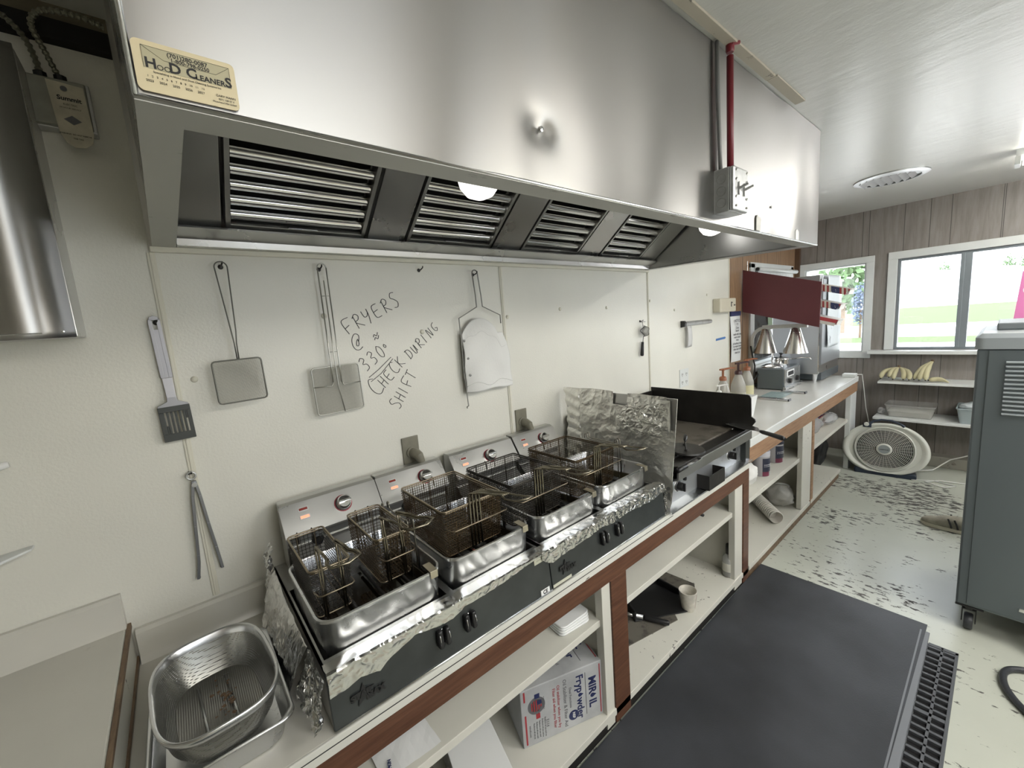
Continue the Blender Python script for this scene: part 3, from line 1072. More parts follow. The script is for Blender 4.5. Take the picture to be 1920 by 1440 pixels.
# switch box with conduits on the hood front
t = thing('switch_box', 'galvanised electrical switch box with two toggles on the hood front', 'electrical box', (1.50, HY, 1.97))
bx0, bx1, bz0, bz1 = 1.462, 1.575, 1.915, 2.052
MB().box(bx0, bx1, -0.925, HY, bz0, bz1).build('box', K['zinc'], t, bev=0.003)
MB().box(bx0 - 0.0, bx1 + 0.0, -0.94, -0.925, bz0 - 0.0, bz1 + 0.0).build('cover_plate', K['zinc'], t, bev=0.006, seg=3)
mb = MB()
for z in (1.945, 1.982, 2.02):
    mb.tube([(bx0 - 0.0006, -0.90 + 0.0145 * math.cos(k_ * math.pi / 9), z + 0.0145 * math.sin(k_ * math.pi / 9)) for k_ in range(18)], 0.0009, 4, closed=True)
mb.build('knockout_ring', K['steel_dark'], t)
for x in (1.498, 1.540):
    MB().box(x - 0.004, x + 0.004, -0.944, -0.94, 1.965, 2.005).build('toggle_slot', K['steel_dark'], t)
    MB().tube([(x, -0.942, 1.985), (x + 0.004, -0.968, 1.993)], [0.0045, 0.0035], 8).build('toggle', K['zinc'], t)
mb = MB()
for x in (1.478, 1.56):
    for z in (1.93, 2.04, 1.958, 2.012):
        mb.lathe([(0.0045, -0.94), (0.004, -0.943), (0, -0.9435)], (x, 0, z), 8, axis='y')
mb.build('cover_screw', K['chrome'], t)
t = thing('red_conduit', 'dark red painted pipe running from the ceiling down to the switch box', 'pipe', (1.515, -0.905, 2.44))
MB().tube([(1.520, -0.905, 2.052), (1.516, -0.905, 2.40)], 0.0105, 12).build('pipe', K['pipe_red'], t, smooth=True)
mb = MB()
mb.lathe([(0.015, 2.052), (0.015, 2.064), (0.0105, 2.066)], (1.520, -0.905, 0), 8)
mb.lathe([(0.0105, 2.41), (0.013, 2.415), (0.013, 2.432), (0.011, 2.44)], (1.516, -0.905, 0), 12)
mb.tube([(1.51, -0.912, 2.43), (1.535, -0.925, 2.436)], 0.006, 8)
mb.build('fitting', K['pipe_red'], t, smooth='auto')
t = thing('grey_conduit', 'thin grey flexible conduit beside the dark red pipe on the hood', 'pipe', (1.46, -0.89, 2.44))
MB().tube([(1.474, -0.893, 2.05), (1.468, -0.892, 2.15), (1.461, -0.890, 2.30), (1.461, -0.888, 2.434)], 0.0065, 10).build('pipe', simple('grey_conduit', (0.17, 0.17, 0.165), 0.4, 0.3), t, smooth=True)

# ------------------------------------------------------------------ upper left: wall cabinet, tagged box and cables
t = thing('wall_cabinet', 'shallow stainless steel wall cabinet at the upper left of the white wall', 'cabinet', (-0.6, 0, 1.65))
MB().box(-1.1, -0.158, -0.135, 0.0, 1.65, 2.262).build('body', K['steel_plain'], t, bev=0.002)
def cab_face(u, v):
    x = -1.1 + u * 0.942; z = 1.648 + v * 0.616
    return (x, -0.15 - 0.006 * math.sin(v * 9 + 1) * 0.6, z)
MB().grid(cab_face, 10, 40).build('door', K['steel'], t, smooth=True, solid=0.004)
mb = MB()
mb.tube([(-1.1, -0.153, 1.66), (-0.21, -0.153, 1.66)], 0.003, 6)
mb.build('door_bead', K['steel_pot'], t)
MB().lathe([(0.0045, -0.148), (0.004, -0.155), (0, -0.156)], (-0.178, 0, 1.662), 10, axis='y').build('screw', K['chrome'], t)

t = thing('junction_box', 'small galvanised wiring box with a paper tag left of the hood', 'electrical box', (-0.11, 0, 2.2))
def qd(mb, pts): mb.add(pts, [tuple(range(len(pts)))])
MB().box(-0.170, -0.056, -0.035, 0, 2.150, 2.262).build('box', K['zinc'], t, bev=0.002)
MB().box(-0.160, -0.062, -0.05, -0.035, 2.152, 2.257).build('cover', simple('dull_box_cover', (0.30, 0.30, 0.26), 0.5, 0.5, var=0.2, vscale=20), t, bev=0.003)
tg = MB().prism([(-0.128, 2.25), (-0.066, 2.245), (-0.063, 2.14), (-0.068, 2.118), (-0.082, 2.106), (-0.10, 2.104), (-0.113, 2.112), (-0.122, 2.135)], -0.0545, -0.053, 'y').build('paper_tag', simple('stained_tag', (0.55, 0.51, 0.40), 0.6, var=0.2, vscale=30), t)
def tgx(s, x, z, size, bold=0.0):
    return text_part('lettering', s, size, frame_T((x, -0.0548, z), (1, 0, -0.03), (0.03, 0, 1)), K['ink_black'], t, bold, ext=0.0001)
tgx('Summit', -0.094, 2.213, 0.0135, 0.0004)
tgx('ELECTRIC', -0.094, 2.200, 0.0055)
tgx('24 HOUR SERVICE', -0.095, 2.192, 0.0045)
tgx('WARNING  DO NOT REMOVE', -0.095, 2.133, 0.0040, 0.0001)
tgx('THIS TAG', -0.092, 2.124, 0.0040, 0.0001)
mb = MB()
mb.lathe([(0.006, -0.0548), (0.006, -0.0553)], (-0.100, 0, 2.235), 12, axis='y')
mb.build('round_mark', K['ink_grey'], t)
mb = MB()
mb.prism([(-0.110, 2.166), (-0.095, 2.176), (-0.080, 2.165), (-0.095, 2.155)], -0.0552, -0.0546, 'y')
mb.build('printed_mark', K['ink_grey'], t)
def bx_cable(name, label, pts, r=0.0066):
    # helical armoured look: radius modulated along the run
    dense, rs = [], []
    P_ = [Vector(p) for p in pts]
    for i in range(len(P_) - 1):
        p0 = P_[max(i - 1, 0)]; p1 = P_[i]; p2 = P_[i + 1]; p3 = P_[min(i + 2, len(P_) - 1)]
        n_ = max(4, int((p2 - p1).length / 0.0025))
        for k in range(n_):
            s = k / n_
            q = 0.5 * ((2 * p1) + (p2 - p0) * s + (2 * p0 - 5 * p1 + 4 * p2 - p3) * s * s + (3 * p1 - p0 - 3 * p2 + p3) * s ** 3)
            dense.append(q); rs.append(r * (1.0 if len(rs) % 4 < 2 else 0.70))
    o = MB().tube(dense, rs, 8).build(name, simple('armoured_cable', (0.20, 0.195, 0.15), 0.4, 0.7), None, smooth=False)
    tag(o, label, 'cable')
    return o
bx_cable('armoured_cable', 'armoured cable curving left from the tagged wiring box', [(-0.24, -0.06, 2.36), (-0.185, -0.07, 2.365), (-0.150, -0.055, 2.335), (-0.139, -0.03, 2.30), (-0.137, -0.02, 2.268)])
bx_cable('armoured_cable', 'armoured cable looping right from the tagged wiring box towards the hood', [(-0.006, -0.10, 2.375), (-0.05, -0.11, 2.378), (-0.105, -0.11, 2.368), (-0.128, -0.09, 2.345), (-0.118, -0.05, 2.31), (-0.104, -0.02, 2.268)])
mb = MB()
for x in (-0.137, -0.104):
    mb.tube([(x, -0.02, 2.26), (x, -0.02, 2.276)], 0.012, 8)
mb.build('connector', K['black'], t)
# ------------------------------------------------------------------ counters
CY = -0.64
BACKP = simple('shelf_back_paint', (0.52, 0.51, 0.45), 0.45, var=0.06)
# left counter (higher, cream laminate)
t = thing('counter', 'cream laminate counter section at the lower left, higher than the fryer counter', 'counter', (-0.8, -0.32, 0))
MB().box(-1.9, -0.203, CY, -0.002, 0.825, 0.855).build('worktop', K['laminate'], t, bev=0.006)
mb = MB(); mb.prism([(-0.002, 0.85), (-0.030, 0.85), (-0.026, 0.862), (-0.022, 0.875), (-0.022, 0.942), (-0.014, 0.950), (-0.002, 0.950)], -1.9, -0.203)
mb.build('backsplash', K['laminate'], t, smooth='auto')
MB().box(-0.203, -0.1985, CY + 0.002, -0.002, 0.742, 0.853).build('end_panel', K['paint_white'], t)
MB().box(-0.2035, -0.195, CY + 0.0, -0.004, 0.842, 0.8565).build('worn_edge', K['wood_raw'], t, bev=0.001)
MB().box(-0.200, -0.194, CY + 0.0, -0.004, 0.7405, 0.752).build('worn_edge', K['wood_raw'], t, bev=0.001)
MB().box(-1.9, -0.21, CY + 0.02, CY + 0.04, 0.0, 0.825).build('front_panel', K['paint_white'], t)

# middle counter (low, carries the fryers)
MX0, MX1 = -0.19, 2.42
t = thing('fryer_counter', 'long low white counter with open shelves and red-brown front rail carrying the fryers', 'counter', (1.1, -0.32, 0))
MB().box(MX0 - 0.005, MX1, CY + 0.004, -0.002, 0.700, 0.738).build('worktop', K['laminate'], t, bev=0.002)
MB().box(MX0 - 0.005, MX1 - 0.002, CY - 0.002, CY + 0.004, 0.699, 0.7385).build('front_edge', spots('white_edge_band', (0.62, 0.62, 0.57), (0.16, 0.15, 0.13), 0.35, 25, 0.68, 0.03, stretch=(.3, 1, 1)), t, bev=0.002)
MB().tube([(MX0, CY - 0.0025, 0.7215), (0.4, CY - 0.0025, 0.7220), (1.0, CY - 0.0025, 0.7225), (1.58, CY - 0.0025, 0.7225)], 0.0012, 5).build('caulk_line', K['ink_black'], t)
MB().prism([(-0.002, 0.735), (-0.034, 0.738), (-0.027, 0.748), (-0.023, 0.76), (-0.023, 0.825), (-0.015, 0.834), (-0.002, 0.834)], MX0, MX1 - 0.0).build('backsplash', K['laminate'], t, smooth='auto')
MB().box(MX0, MX1, CY, CY + 0.02, 0.628, 0.699).build('front_rail', K['wood_red'], t, bev=0.0015)
for a, b in ((1.132, 1.228), (2.345, 2.42)):
    MB().box(a, b, CY, CY + 0.018, 0.02, 0.628).build('post', K['wood_red'], t, bev=0.0015)
for a, b in ((1.082, 1.131), (2.245, 2.344)):
    MB().box(a, b, CY + 0.006, CY + 0.04, 0.02, 0.626).build('post', K['paint_white'], t, bev=0.0015)
MB().box(1.10, 1.122, CY + 0.04, -0.03, 0.085, 0.627).build('divider', BACKP, t)
MB().box(2.31, 2.33, CY + 0.04, -0.03, 0.085, 0.627).build('divider', BACKP, t)
MB().box(MX0, 1.10, -0.60 - 0.02, -0.03, 0.457, 0.485).build('shelf', K['paint_white'], t, bev=0.002)
MB().box(1.122, 2.31, -0.60 - 0.02, -0.03, 0.457, 0.485).build('shelf', K['paint_white'], t, bev=0.002)
MB().box(MX0, MX1, CY + 0.0, -0.03, 0.055, 0.085).build('bottom_shelf', K['paint_white'], t, bev=0.002)
MB().box(MX0, MX1, CY + 0.012, CY + 0.03, 0.0, 0.055).build('toe_board', K['dark_gap'], t)
MB().box(MX0, MX1, -0.03, -0.012, 0.0, 0.70).build('back_board', BACKP, t)

# far counter (white, glossy, higher again)
FX0, FX1, FH = 2.428, 5.05, 0.862
t = thing('far_counter', 'long glossy white counter with open shelves running to the end window', 'counter', (3.7, -0.32, 0))
MB().box(FX0, FX1, CY + 0.003, -0.002, 0.825, FH).build('worktop', K['laminate_far'], t, bev=0.003)
MB().box(FX0, FX1, CY - 0.004, CY + 0.003, 0.815, FH + 0.001).build('front_edge', K['trim_white'], t, bev=0.003)
MB().box(FX0, FX1 - 0.01, CY, CY + 0.02, 0.722, 0.815).build('front_rail', K['wood_tan'], t, bev=0.0015)
MB().box(FX0, FX0 + 0.012, CY + 0.01, -0.002, 0.735, 0.825).build('end_panel', K['paint_white'], t)
MB().box(3.40, 3.615, CY + 0.004, CY + 0.035, 0.09, 0.722).build('post', K['paint_white'], t, bev=0.002)
MB().box(3.616, 3.672, CY, CY + 0.035, 0.05, 0.722).build('post', K['wood_tan'], t, bev=0.0015)
MB().box(4.80, 5.02, CY + 0.002, CY + 0.04, 0.0, 0.722).build('post', K['trim_white'], t, bev=0.002)
MB().box(3.60, 3.62, CY + 0.03, -0.03, 0.09, 0.72).build('divider', BACKP, t)
MB().box(2.43, 3.60, CY + 0.02, -0.03, 0.455, 0.485).build('shelf', K['paint_white'], t, bev=0.002)
MB().box(3.62, 4.86, CY + 0.02, -0.03, 0.455, 0.485).build('shelf', K['paint_white'], t, bev=0.002)
MB().box(2.43, 3.60, CY - 0.002, -0.03, 0.06, 0.088).build('bottom_shelf', K['paint_white'], t, bev=0.002)
MB().box(3.62, 4.50, CY - 0.002, -0.03, 0.06, 0.088).build('bottom_shelf', K['paint_white'], t, bev=0.002)
MB().box(2.43, 4.5, CY + 0.01, CY + 0.03, 0.0, 0.06).build('toe_board', K['wood_raw'], t)
MB().box(2.43, 5.05, -0.03, -0.012, 0.0, 0.82).build('back_board', BACKP, t)
# ------------------------------------------------------------------ double fryers
DECK = 0.872
def rr_ring(x0, x1, y0, y1, r, z, n=5): return rrect(x0, x1, y0, y1, r, z, n)

def make_fryer(x0, x1, pots, heads, label, latch_mat, latches, logo_x, first):
    t = thing('double_fryer', label, 'fryer', ((x0 + x1) / 2, -0.35, 0.74), group=None)
    # body: side panels, back, deck strips around the tanks
    b = MB()
    b.prism([(-0.625, 0.742), (-0.030, 0.742), (-0.030, DECK), (-0.612, DECK)], x0, x0 + 0.006)
    b.prism([(-0.625, 0.742), (-0.030, 0.742), (-0.030, DECK), (-0.612, DECK)], x1 - 0.006, x1)
    b.box(x0 + .006, x1 - .006, -0.036, -0.030, 0.742, DECK)
    b.box(x0, x1, -0.612, -0.571, DECK - 0.003, DECK)
    b.box(x0, x1, -0.215, -0.036, DECK - 0.003, DECK)
    e = [x0 + .0] + [q for p in pots for q in p] + [x1]
    for k in range(0, len(e), 2): b.box(e[k], e[k + 1], -0.571, -0.215, DECK - 0.003, DECK)
    b.box(x0 + 0.006, x1 - 0.006, -0.60, -0.036, 0.742, 0.748)
    b.build('body', K['steel_dark'], t)
    fp_ = MB()
    fp_.prism([(-0.634, 0.741), (-0.624, 0.741), (-0.612, DECK + 0.001), (-0.622, DECK + 0.001)], x0 - 0.001, x1 + 0.001)
    fpo = fp_.build('front_panel', K['black_panel'], t, bev=0.002)
    FN = frame_T((0, -0.6345, 0.741), (1, 0, 0), (0, 0.012, 0.131))
    # thin steel foot strip under the panel
    MB().tube([(x0, -0.634, 0.7395), (x1, -0.634, 0.7395)], 0.004, 8).build('foot_strip', K['steel_pot'], t, smooth=True)
    # drain latches in pairs
    for lx in latches:
        L = MB(T=FN)
        for s in (-1, 1):
            pr = []
            for k in range(9):
                a = math.radians(-90 + 180 * k / 8)
                pr.append((0.016 * math.cos(a) * 0.9, 0.024 * math.sin(a)))
            L.prism([(lx + s * 0.011 - 0.0065, 0.068 - 0.024), (lx + s * 0.011 + 0.0065, 0.068 - 0.024), (lx + s * 0.011 + 0.008, 0.068), (lx + s * 0.011 + 0.0065, 0.068 + 0.024), (lx + s * 0.011 - 0.0065, 0.068 + 0.024), (lx + s * 0.011 - 0.008, 0.068)], 0.0, 0.017, 'z')
        lo = L.build('drain_latch', K['black'], fpo, bev=0.004, seg=2)
        R_ = MB(T=FN)
        for s in (-1, 1):
            R_.tube([(lx + s * 0.012, 0.068 - 0.024, 0.006), (lx + s * 0.0135, 0.068 - 0.013, 0.0165), (lx + s * 0.014, 0.068, 0.019), (lx + s * 0.0135, 0.068 + 0.013, 0.0165), (lx + s * 0.012, 0.068 + 0.024, 0.006)], 0.0011, 6)
        for dz in (-0.018, 0.018):
            R_.lathe([(0.003, 0.001), (0.0025, 0.003), (0, 0.0035)], (lx, 0.068 + dz, 0), 8)
        R_.build('latch_trim', K['chrome'], lo, smooth=True)
    # star emblem with lettering
    E_ = MB(T=FN)
    pts = []
    for k in range(10):
        a = math.radians(90 + 36 * k)
        r = 0.026 if k % 2 == 0 else 0.0115
        pts.append((logo_x + r * math.cos(a), 0.048 + r * math.sin(a)))
    E_.prism(pts, 0.001, 0.0035, 'z')
    E_.build('emblem', K['black'], fpo)
    text_part('emblem_lettering', 'STAR', 0.020, FN @ Matrix.Translation((logo_x - 0.006, 0.050, 0.004)), K['black'], fpo, 0.0012, ext=0.0012)
    text_part('emblem_lettering', 'MAX', 0.020, FN @ Matrix.Translation((logo_x + 0.026, 0.038, 0.004)), K['black'], fpo, 0.0012, ext=0.0012)
    if first:
        mb = MB(T=FN); mb.box(0.775, 0.832, 0.108, 0.128, 0.0005, 0.001)
        mb.build('rating_label', simple('dull_label', (0.42, 0.42, 0.33), 0.4), fpo)
        text_part('lettering', 'CAUTION  HOT', 0.0055, FN @ Matrix.Translation((0.803, 0.118, 0.0012)), K['ink_grey'], fpo, ext=0.0001)
        mb = MB(T=FN); mb.box(0.787, 0.825, -0.001, 0.019, 0.0005, 0.001)
        mb.build('ce_sticker', K['paper'], fpo)
        text_part('lettering', 'CE', 0.017, FN @ Matrix.Translation((0.806, 0.009, 0.0012)), K['ink_black'], fpo, 0.0006, ext=0.0001)
    else:
        mb = MB(T=FN); mb.box(0.842, 0.93, 0.002, 0.012, 0.0005, 0.001)
        mb.build('rating_label', simple('bright_label', (0.6, 0.6, 0.5), 0.3, 0.3), fpo)
    # tanks: drop-in rounded steel pots
    for (a, b_) in pots:
        y0, y1 = -0.571, -0.222
        r = 0.045
        rings_o = [rr_ring(a + 0.010, b_ - 0.010, y0 + 0.008, y1 - 0.008, r, 0.80), rr_ring(a + 0.006, b_ - 0.006, y0 + 0.004, y1 - 0.004, r, DECK + 0.002),
                   rr_ring(a + 0.002, b_ - 0.002, y0, y1, r, 0.945), rr_ring(a - 0.001, b_ + 0.001, y0 - 0.003, y1 + 0.003, r, 0.950),
                   rr_ring(a + 0.000, b_ - 0.000, y0 - 0.002, y1 + 0.002, r, 0.9555), rr_ring(a + 0.005, b_ - 0.005, y0 + 0.003, y1 - 0.003, r - 0.004, 0.9565),
                   rr_ring(a + 0.009, b_ - 0.009, y0 + 0.007, y1 - 0.007, r - 0.006, 0.950), rr_ring(a + 0.013, b_ - 0.013, y0 + 0.011, y1 - 0.011, r - 0.006, 0.79)]
        p = MB().loft(rings_o, (True, True)).build('fry_tank', K['steel_pot'], t, smooth='auto', angle=50)
        MB().add(rr_ring(a + 0.0125, b_ - 0.0125, y0 + 0.0105, y1 - 0.0105, r - 0.006, 0.846), [tuple(range(24))]).build('frying_oil', K['oil'], p)
        el = MB()
        for k in range(4):
            xx = a + 0.045 + k * (b_ - a - 0.09) / 3
            el.tube([(xx, y0 + 0.035, 0.862), (xx, y1 - 0.02, 0.862)], 0.005, 8)
        el.tube([(a + 0.03, y0 + 0.03, 0.870), (b_ - 0.03, y0 + 0.03, 0.870)], 0.003, 6)
        el.build('heating_element', K['black_iron'], p)
        sc = MB()
        sc.box(b_ - 0.075, b_ - 0.016, y0 + 0.02, y0 + 0.09, 0.868, 0.871)
        sc.prism([(y0 + 0.03, 0.868), (y1 - 0.02, 0.868), (y1 - 0.02, 0.885), (y0 + 0.03, 0.902)], b_ - 0.018, b_ - 0.0155)
        sc.build('side_baffle', simple('oily_steel', (0.17, 0.145, 0.09), 0.35, 0.6), p)
        cl = MB()
        cx = b_ - 0.034
        cl.prism([(y0 - 0.007, 0.940), (y0 - 0.0045, 0.940), (y0 - 0.0045, 0.9575), (y0 + 0.040, 0.9595), (y0 + 0.040, 0.962), (y0 - 0.006, 0.9605)], cx - 0.011, cx + 0.011)
        cl.build('rim_clip', simple('tan_steel_clip', (0.5, 0.46, 0.36), 0.3, 0.9), p, bev=0.0008)
    # control heads at the back
    for hi, (a, b_, knob, k2) in enumerate(heads):
        h = MB()
        prof = [(-0.032, DECK), (-0.032, 1.086), (-0.066, 1.086), (-0.078, 1.080), (-0.138, 0.994), (-0.138, 0.985), (-0.112, 0.982), (-0.112, DECK)]
        h.prism(prof, a, b_)
        ho = h.build('control_head', K['steel_dark'], t, bev=0.002)
        FH_ = frame_T((0, -0.1385, 0.9925), (1, 0, 0), (0, 0.060, 0.087))
        ln_ = math.hypot(0.060, 0.087)
        pl = MB(T=FH_); pl.box(a - 0.004, b_ + 0.002, 0.0, ln_, 0.0, 0.0025)
        MBt = pl.build('face_plate', K['steel_plain'], ho, bev=0.001)
        kn = MB(T=FH_)
        kn.lathe([(0.0245, 0.0026), (0.0245, 0.006), (0.023, 0.022), (0.019, 0.026), (0, 0.027)], (knob, 0.058, 0), 24)
        ko = kn.build('knob', K['chrome'], ho, smooth='auto')
        kg = MB(T=FH_)
        kg.box(knob - 0.021, knob + 0.021, 0.054, 0.062, 0.0265, 0.034)
        kg.build('knob_grip', K['chrome'], ko, bev=0.002)
        kr = MB(T=FH_)
        kr.lathe([(0.029, 0.0026), (0.029, 0.0032), (0.0255, 0.0032), (0.0255, 0.0026)], (knob, 0.058, 0), 28)
        kr.build('dial_ring', simple('red_dial_ring', (0.35, 0.05, 0.07), 0.4), ho)
        dl = MB(T=FH_)
        dl.lathe([(0.0255, 0.003), (0.0255, 0.0075), (0.0245, 0.0075)], (knob, 0.058, 0), 28)
        dl.build('dial_skirt', K['black'], ho)
        ix = knob - 0.118 if k2 is None else k2
        for q, (dz, mm) in enumerate(((0.079, K['light_off']), (0.053, K['light_red']))):
            fr = MB(T=FH_); fr.box(ix - 0.016, ix + 0.016, dz - 0.0065, dz + 0.0065, 0.0026, 0.005)
            fo = fr.build('pilot_light', K['trim_white'], ho, bev=0.001)
            le = MB(T=FH_); le.box(ix - 0.0125, ix + 0.0125, dz - 0.0038, dz + 0.0038, 0.004, 0.0062)
            le.build('lens', mm, fo)
        # gasket / cable stub under the head
        MB().lathe([(0.018, 0), (0.018, -0.012), (0.011, -0.014), (0.011, -0.03)], (a + 0.09, -0.112, 0.955), 14, axis='y').build('grommet', K['black'], ho)
        MB().prism([(-0.112, 0.955), (-0.1135, 0.955), (-0.160, 0.890), (-0.205, DECK), (-0.2035, DECK)], a + 0.005, b_ - 0.005).build('head_shield', K['steel_plain'], ho)
    # wire basket rack at the right of each tank
    for (a, b_) in pots:
        xx = b_ - 0.022 if first or True else b_
        rk = MB()
        for dx in (-0.009, 0.009):
            rk.tube([(xx + dx, -0.432, 0.875), (xx + dx, -0.432, 1.045)] + arc((xx + dx, -0.424, 1.045), 0.008, 180, 0, 6, 'yz')[1:] + [(xx + dx, -0.415, 1.035), (xx + dx, -0.40, 1.028), (xx + dx, -0.27, 1.028), (xx + dx, -0.257, 1.035), (xx + dx, -0.257, 1.045)] + arc((xx + dx, -0.249, 1.045), 0.008, 180, 0, 6, 'yz')[1:] + [(xx + dx, -0.241, 1.03)], 0.0024, 6)
        rk.build('basket_rack', simple('rack_wire', (0.35, 0.33, 0.28), 0.3, 0.9), t, smooth=True)
    return t


make_fryer(0.155, 0.836, [(0.166, 0.492), (0.512, 0.824)], [(0.192, 0.50, 0.378, 0.256), (0.508, 0.776, 0.690, 0.562)],
           'left double electric fryer with dark front panel, holding three wire baskets', None, (0.437, 0.52), 0.225, True)
make_fryer(0.841, 1.530, [(0.850, 1.172), (1.192, 1.518)], [(0.822, 1.150, 1.008, 0.878), (1.165, 1.430, 1.333, 1.215)],
           'right double electric fryer beside the foil-wrapped board, holding two wire baskets', None, (1.112, 1.200), 0.905, False)

# ------------------------------------------------------------------ baskets
def make_basket(name, label, x0, x1, y0, y1, zt, h, handle, mrim, mwire, rot=0.0, skew=0.45):
    """y0 front, y1 back"""
    cx, cy = (x0 + x1) / 2, (y0 + y1) / 2
    t = thing(name, label, 'fryer basket', (cx, cy, zt), rotz=rot)
    X0_, X1_, Y0_, Y1_ = x0 - cx, x1 - cx, y0 - cy, y1 - cy
    z0 = -h
    m = MB()
    ins = 0.006
    step = 0.0098 if x1 - x0 < 0.15 else 0.0082
    def ring(z, k):   # k 0 top..1 bottom inset
        i = ins * k
        return [(X0_ + i, Y0_ + i, z), (X1_ - i, Y0_ + i, z), (X1_ - i, Y1_ - i, z), (X0_ + i, Y1_ - i, z)]
    nz = int(h / step)
    for j in range(1, nz):
        k = j / nz
        r_ = ring(-h * k, k)
        m.tube(r_, 0.00095, 4, closed=True)
    nx = int((x1 - x0) / step)
    for i in range(1, nx):
        u = i / nx
        xt = X0_ + (X1_ - X0_) * u
        xb = X0_ + ins + (X1_ - X0_ - 2 * ins) * u
        m.tube([(xt, Y0_, 0), (xb, Y0_ + ins, z0), (xb, Y1_ - ins, z0), (xt, Y1_, 0)], 0.00095, 4, caps=False)
    ny = int((y1 - y0) / step)
    for i in range(1, ny):
        u = i / ny
        yt = Y0_ + (Y1_ - Y0_) * u
        yb = Y0_ + ins + (Y1_ - Y0_ - 2 * ins) * u
        m.tube([(X0_, yt, 0), (X0_ + ins, yb, z0), (X1_ - ins, yb, z0), (X1_, yt, 0)], 0.00095, 4, caps=False)
    m.build('wire_mesh', mwire, t, local=True)
    r = MB()
    rim = rrect(X0_, X1_, Y0_, Y1_, 0.012, 0, 3)
    r.tube(rim, 0.0027, 6, closed=True)
    r.tube([(p[0], p[1], -0.006) for p in rrect(X0_ + .002, X1_ - .002, Y0_ + .002, Y1_ - .002, 0.012, 0, 3)], 0.0018, 6, closed=True)
    r.build('rim', mrim, t, smooth=True, local=True)
    b = MB()
    b.tube(rrect(X0_ + ins, X1_ - ins, Y0_ + ins, Y1_ - ins, 0.012, z0, 3), 0.002, 6, closed=True)
    for s in (0.25, 0.75) if x1 - x0 < 0.15 else (0.2, 0.5, 0.8):
        xx = X0_ + (X1_ - X0_) * s
        b.tube([(xx, Y0_ + 0.004, -0.04), (xx, Y0_ + 0.005, z0), (xx, Y1_ - 0.005, z0), (xx, Y1_, 0)], 0.0017, 5)
    b.build('frame_wire', mrim if x1 - x0 < 0.15 else mwire, t, smooth=True, local=True)
    # U bar standing off the front
    u = MB()
    zb = -0.05
    u.tube([(X0_ + 0.004, Y0_, zb), (X0_ + 0.006, Y0_ - 0.034, zb + 0.004), (X0_ + 0.014, Y0_ - 0.040, zb + 0.004), (X1_ - 0.014, Y0_ - 0.040, zb + 0.004), (X1_ - 0.006, Y0_ - 0.034, zb + 0.004), (X1_ - 0.004, Y0_, zb)], 0.0019, 6)
    u.build('front_bar', K['wire_bright'], t, smooth=True, local=True)
    # rear hook
    k_ = MB()
    for dx in (-0.02, 0.02):
        k_.tube([(dx, Y1_, -0.03), (dx, Y1_ + 0.003, -0.004), (dx, Y1_ + 0.009, 0.001), (dx, Y1_ + 0.016, -0.008)], 0.002, 6)
    k_.build('rear_hook', mwire, t, smooth=True, local=True)
    SK = Matrix.Identity(4)
    SK[0][1] = -skew; SK[0][3] = skew * (Y0_ + 0.0)      # the handle leans sideways as it comes forward
    hd = MB()
    if handle == 'narrow':
        for s in (-1, 1):
            xs = s * 0.021
            hd.tube([(xs, Y0_ - 0.003, z0 + 0.002), (xs, Y0_ - 0.004, -0.02), (xs, Y0_ + 0.004, 0.035), (xs, Y0_ + 0.006, 0.058)], [0.0028] * 4, 6)
            hd.tube([(xs + 0.006 * s, Y0_ - 0.003, z0 + 0.002), (xs + 0.006 * s, Y0_ - 0.004, -0.02), (xs + 0.006 * s, Y0_ + 0.004, 0.035), (xs + 0.005 * s, Y0_ + 0.006, 0.056)], [0.0022] * 4, 6)
        loop = [(-0.024, Y0_ + 0.006, 0.058), (-0.026, Y0_ - 0.03, 0.050), (-0.026, Y0_ - 0.045, 0.043), (-0.036, Y0_ - 0.062, 0.038), (-0.034, Y0_ - 0.082, 0.036),
                (0.0, Y0_ - 0.092, 0.038), (0.034, Y0_ - 0.082, 0.042), (0.037, Y0_ - 0.062, 0.044), (0.026, Y0_ - 0.045, 0.047), (0.026, Y0_ - 0.03, 0.052), (0.024, Y0_ + 0.006, 0.058)]
        hd.tube(loop, 0.0032, 8, T=SK)
        hd.tube([(p[0] * 0.84, p[1] + 0.007 if p[1] < Y0_ - 0.05 else p[1], p[2] - 0.004) for p in loop], 0.0026, 8, T=SK)
    else:
        offs = (-0.018, -0.006, 0.006, 0.018)
        for o_ in offs:
            hd.tube([(o_, Y0_ - 0.003, z0 + 0.002), (o_, Y0_ - 0.004, -0.02), (o_, Y0_ - 0.004, 0.026), (o_, Y0_ - 0.010, 0.034), (o_ * 0.9, Y0_ - 0.06, 0.038), (o_ * 0.55, Y0_ - 0.105, 0.036)], 0.0027, 6, T=SK)
        hd.tube([(-0.0165, Y0_ - 0.03, 0.038), (-0.011, Y0_ - 0.10, 0.037), (-0.020, Y0_ - 0.118, 0.030), (-0.022, Y0_ - 0.150, 0.030), (-0.012, Y0_ - 0.172, 0.036),
                 (0.012, Y0_ - 0.172, 0.036), (0.022, Y0_ - 0.150, 0.030), (0.020, Y0_ - 0.118, 0.030), (0.011, Y0_ - 0.10, 0.037), (0.0165, Y0_ - 0.03, 0.038)], 0.0030, 8, T=SK)
    hd.build('handle', simple('handle_wire', (0.30, 0.27, 0.21), 0.27, 1.0), t, smooth=True, local=True)
    return t


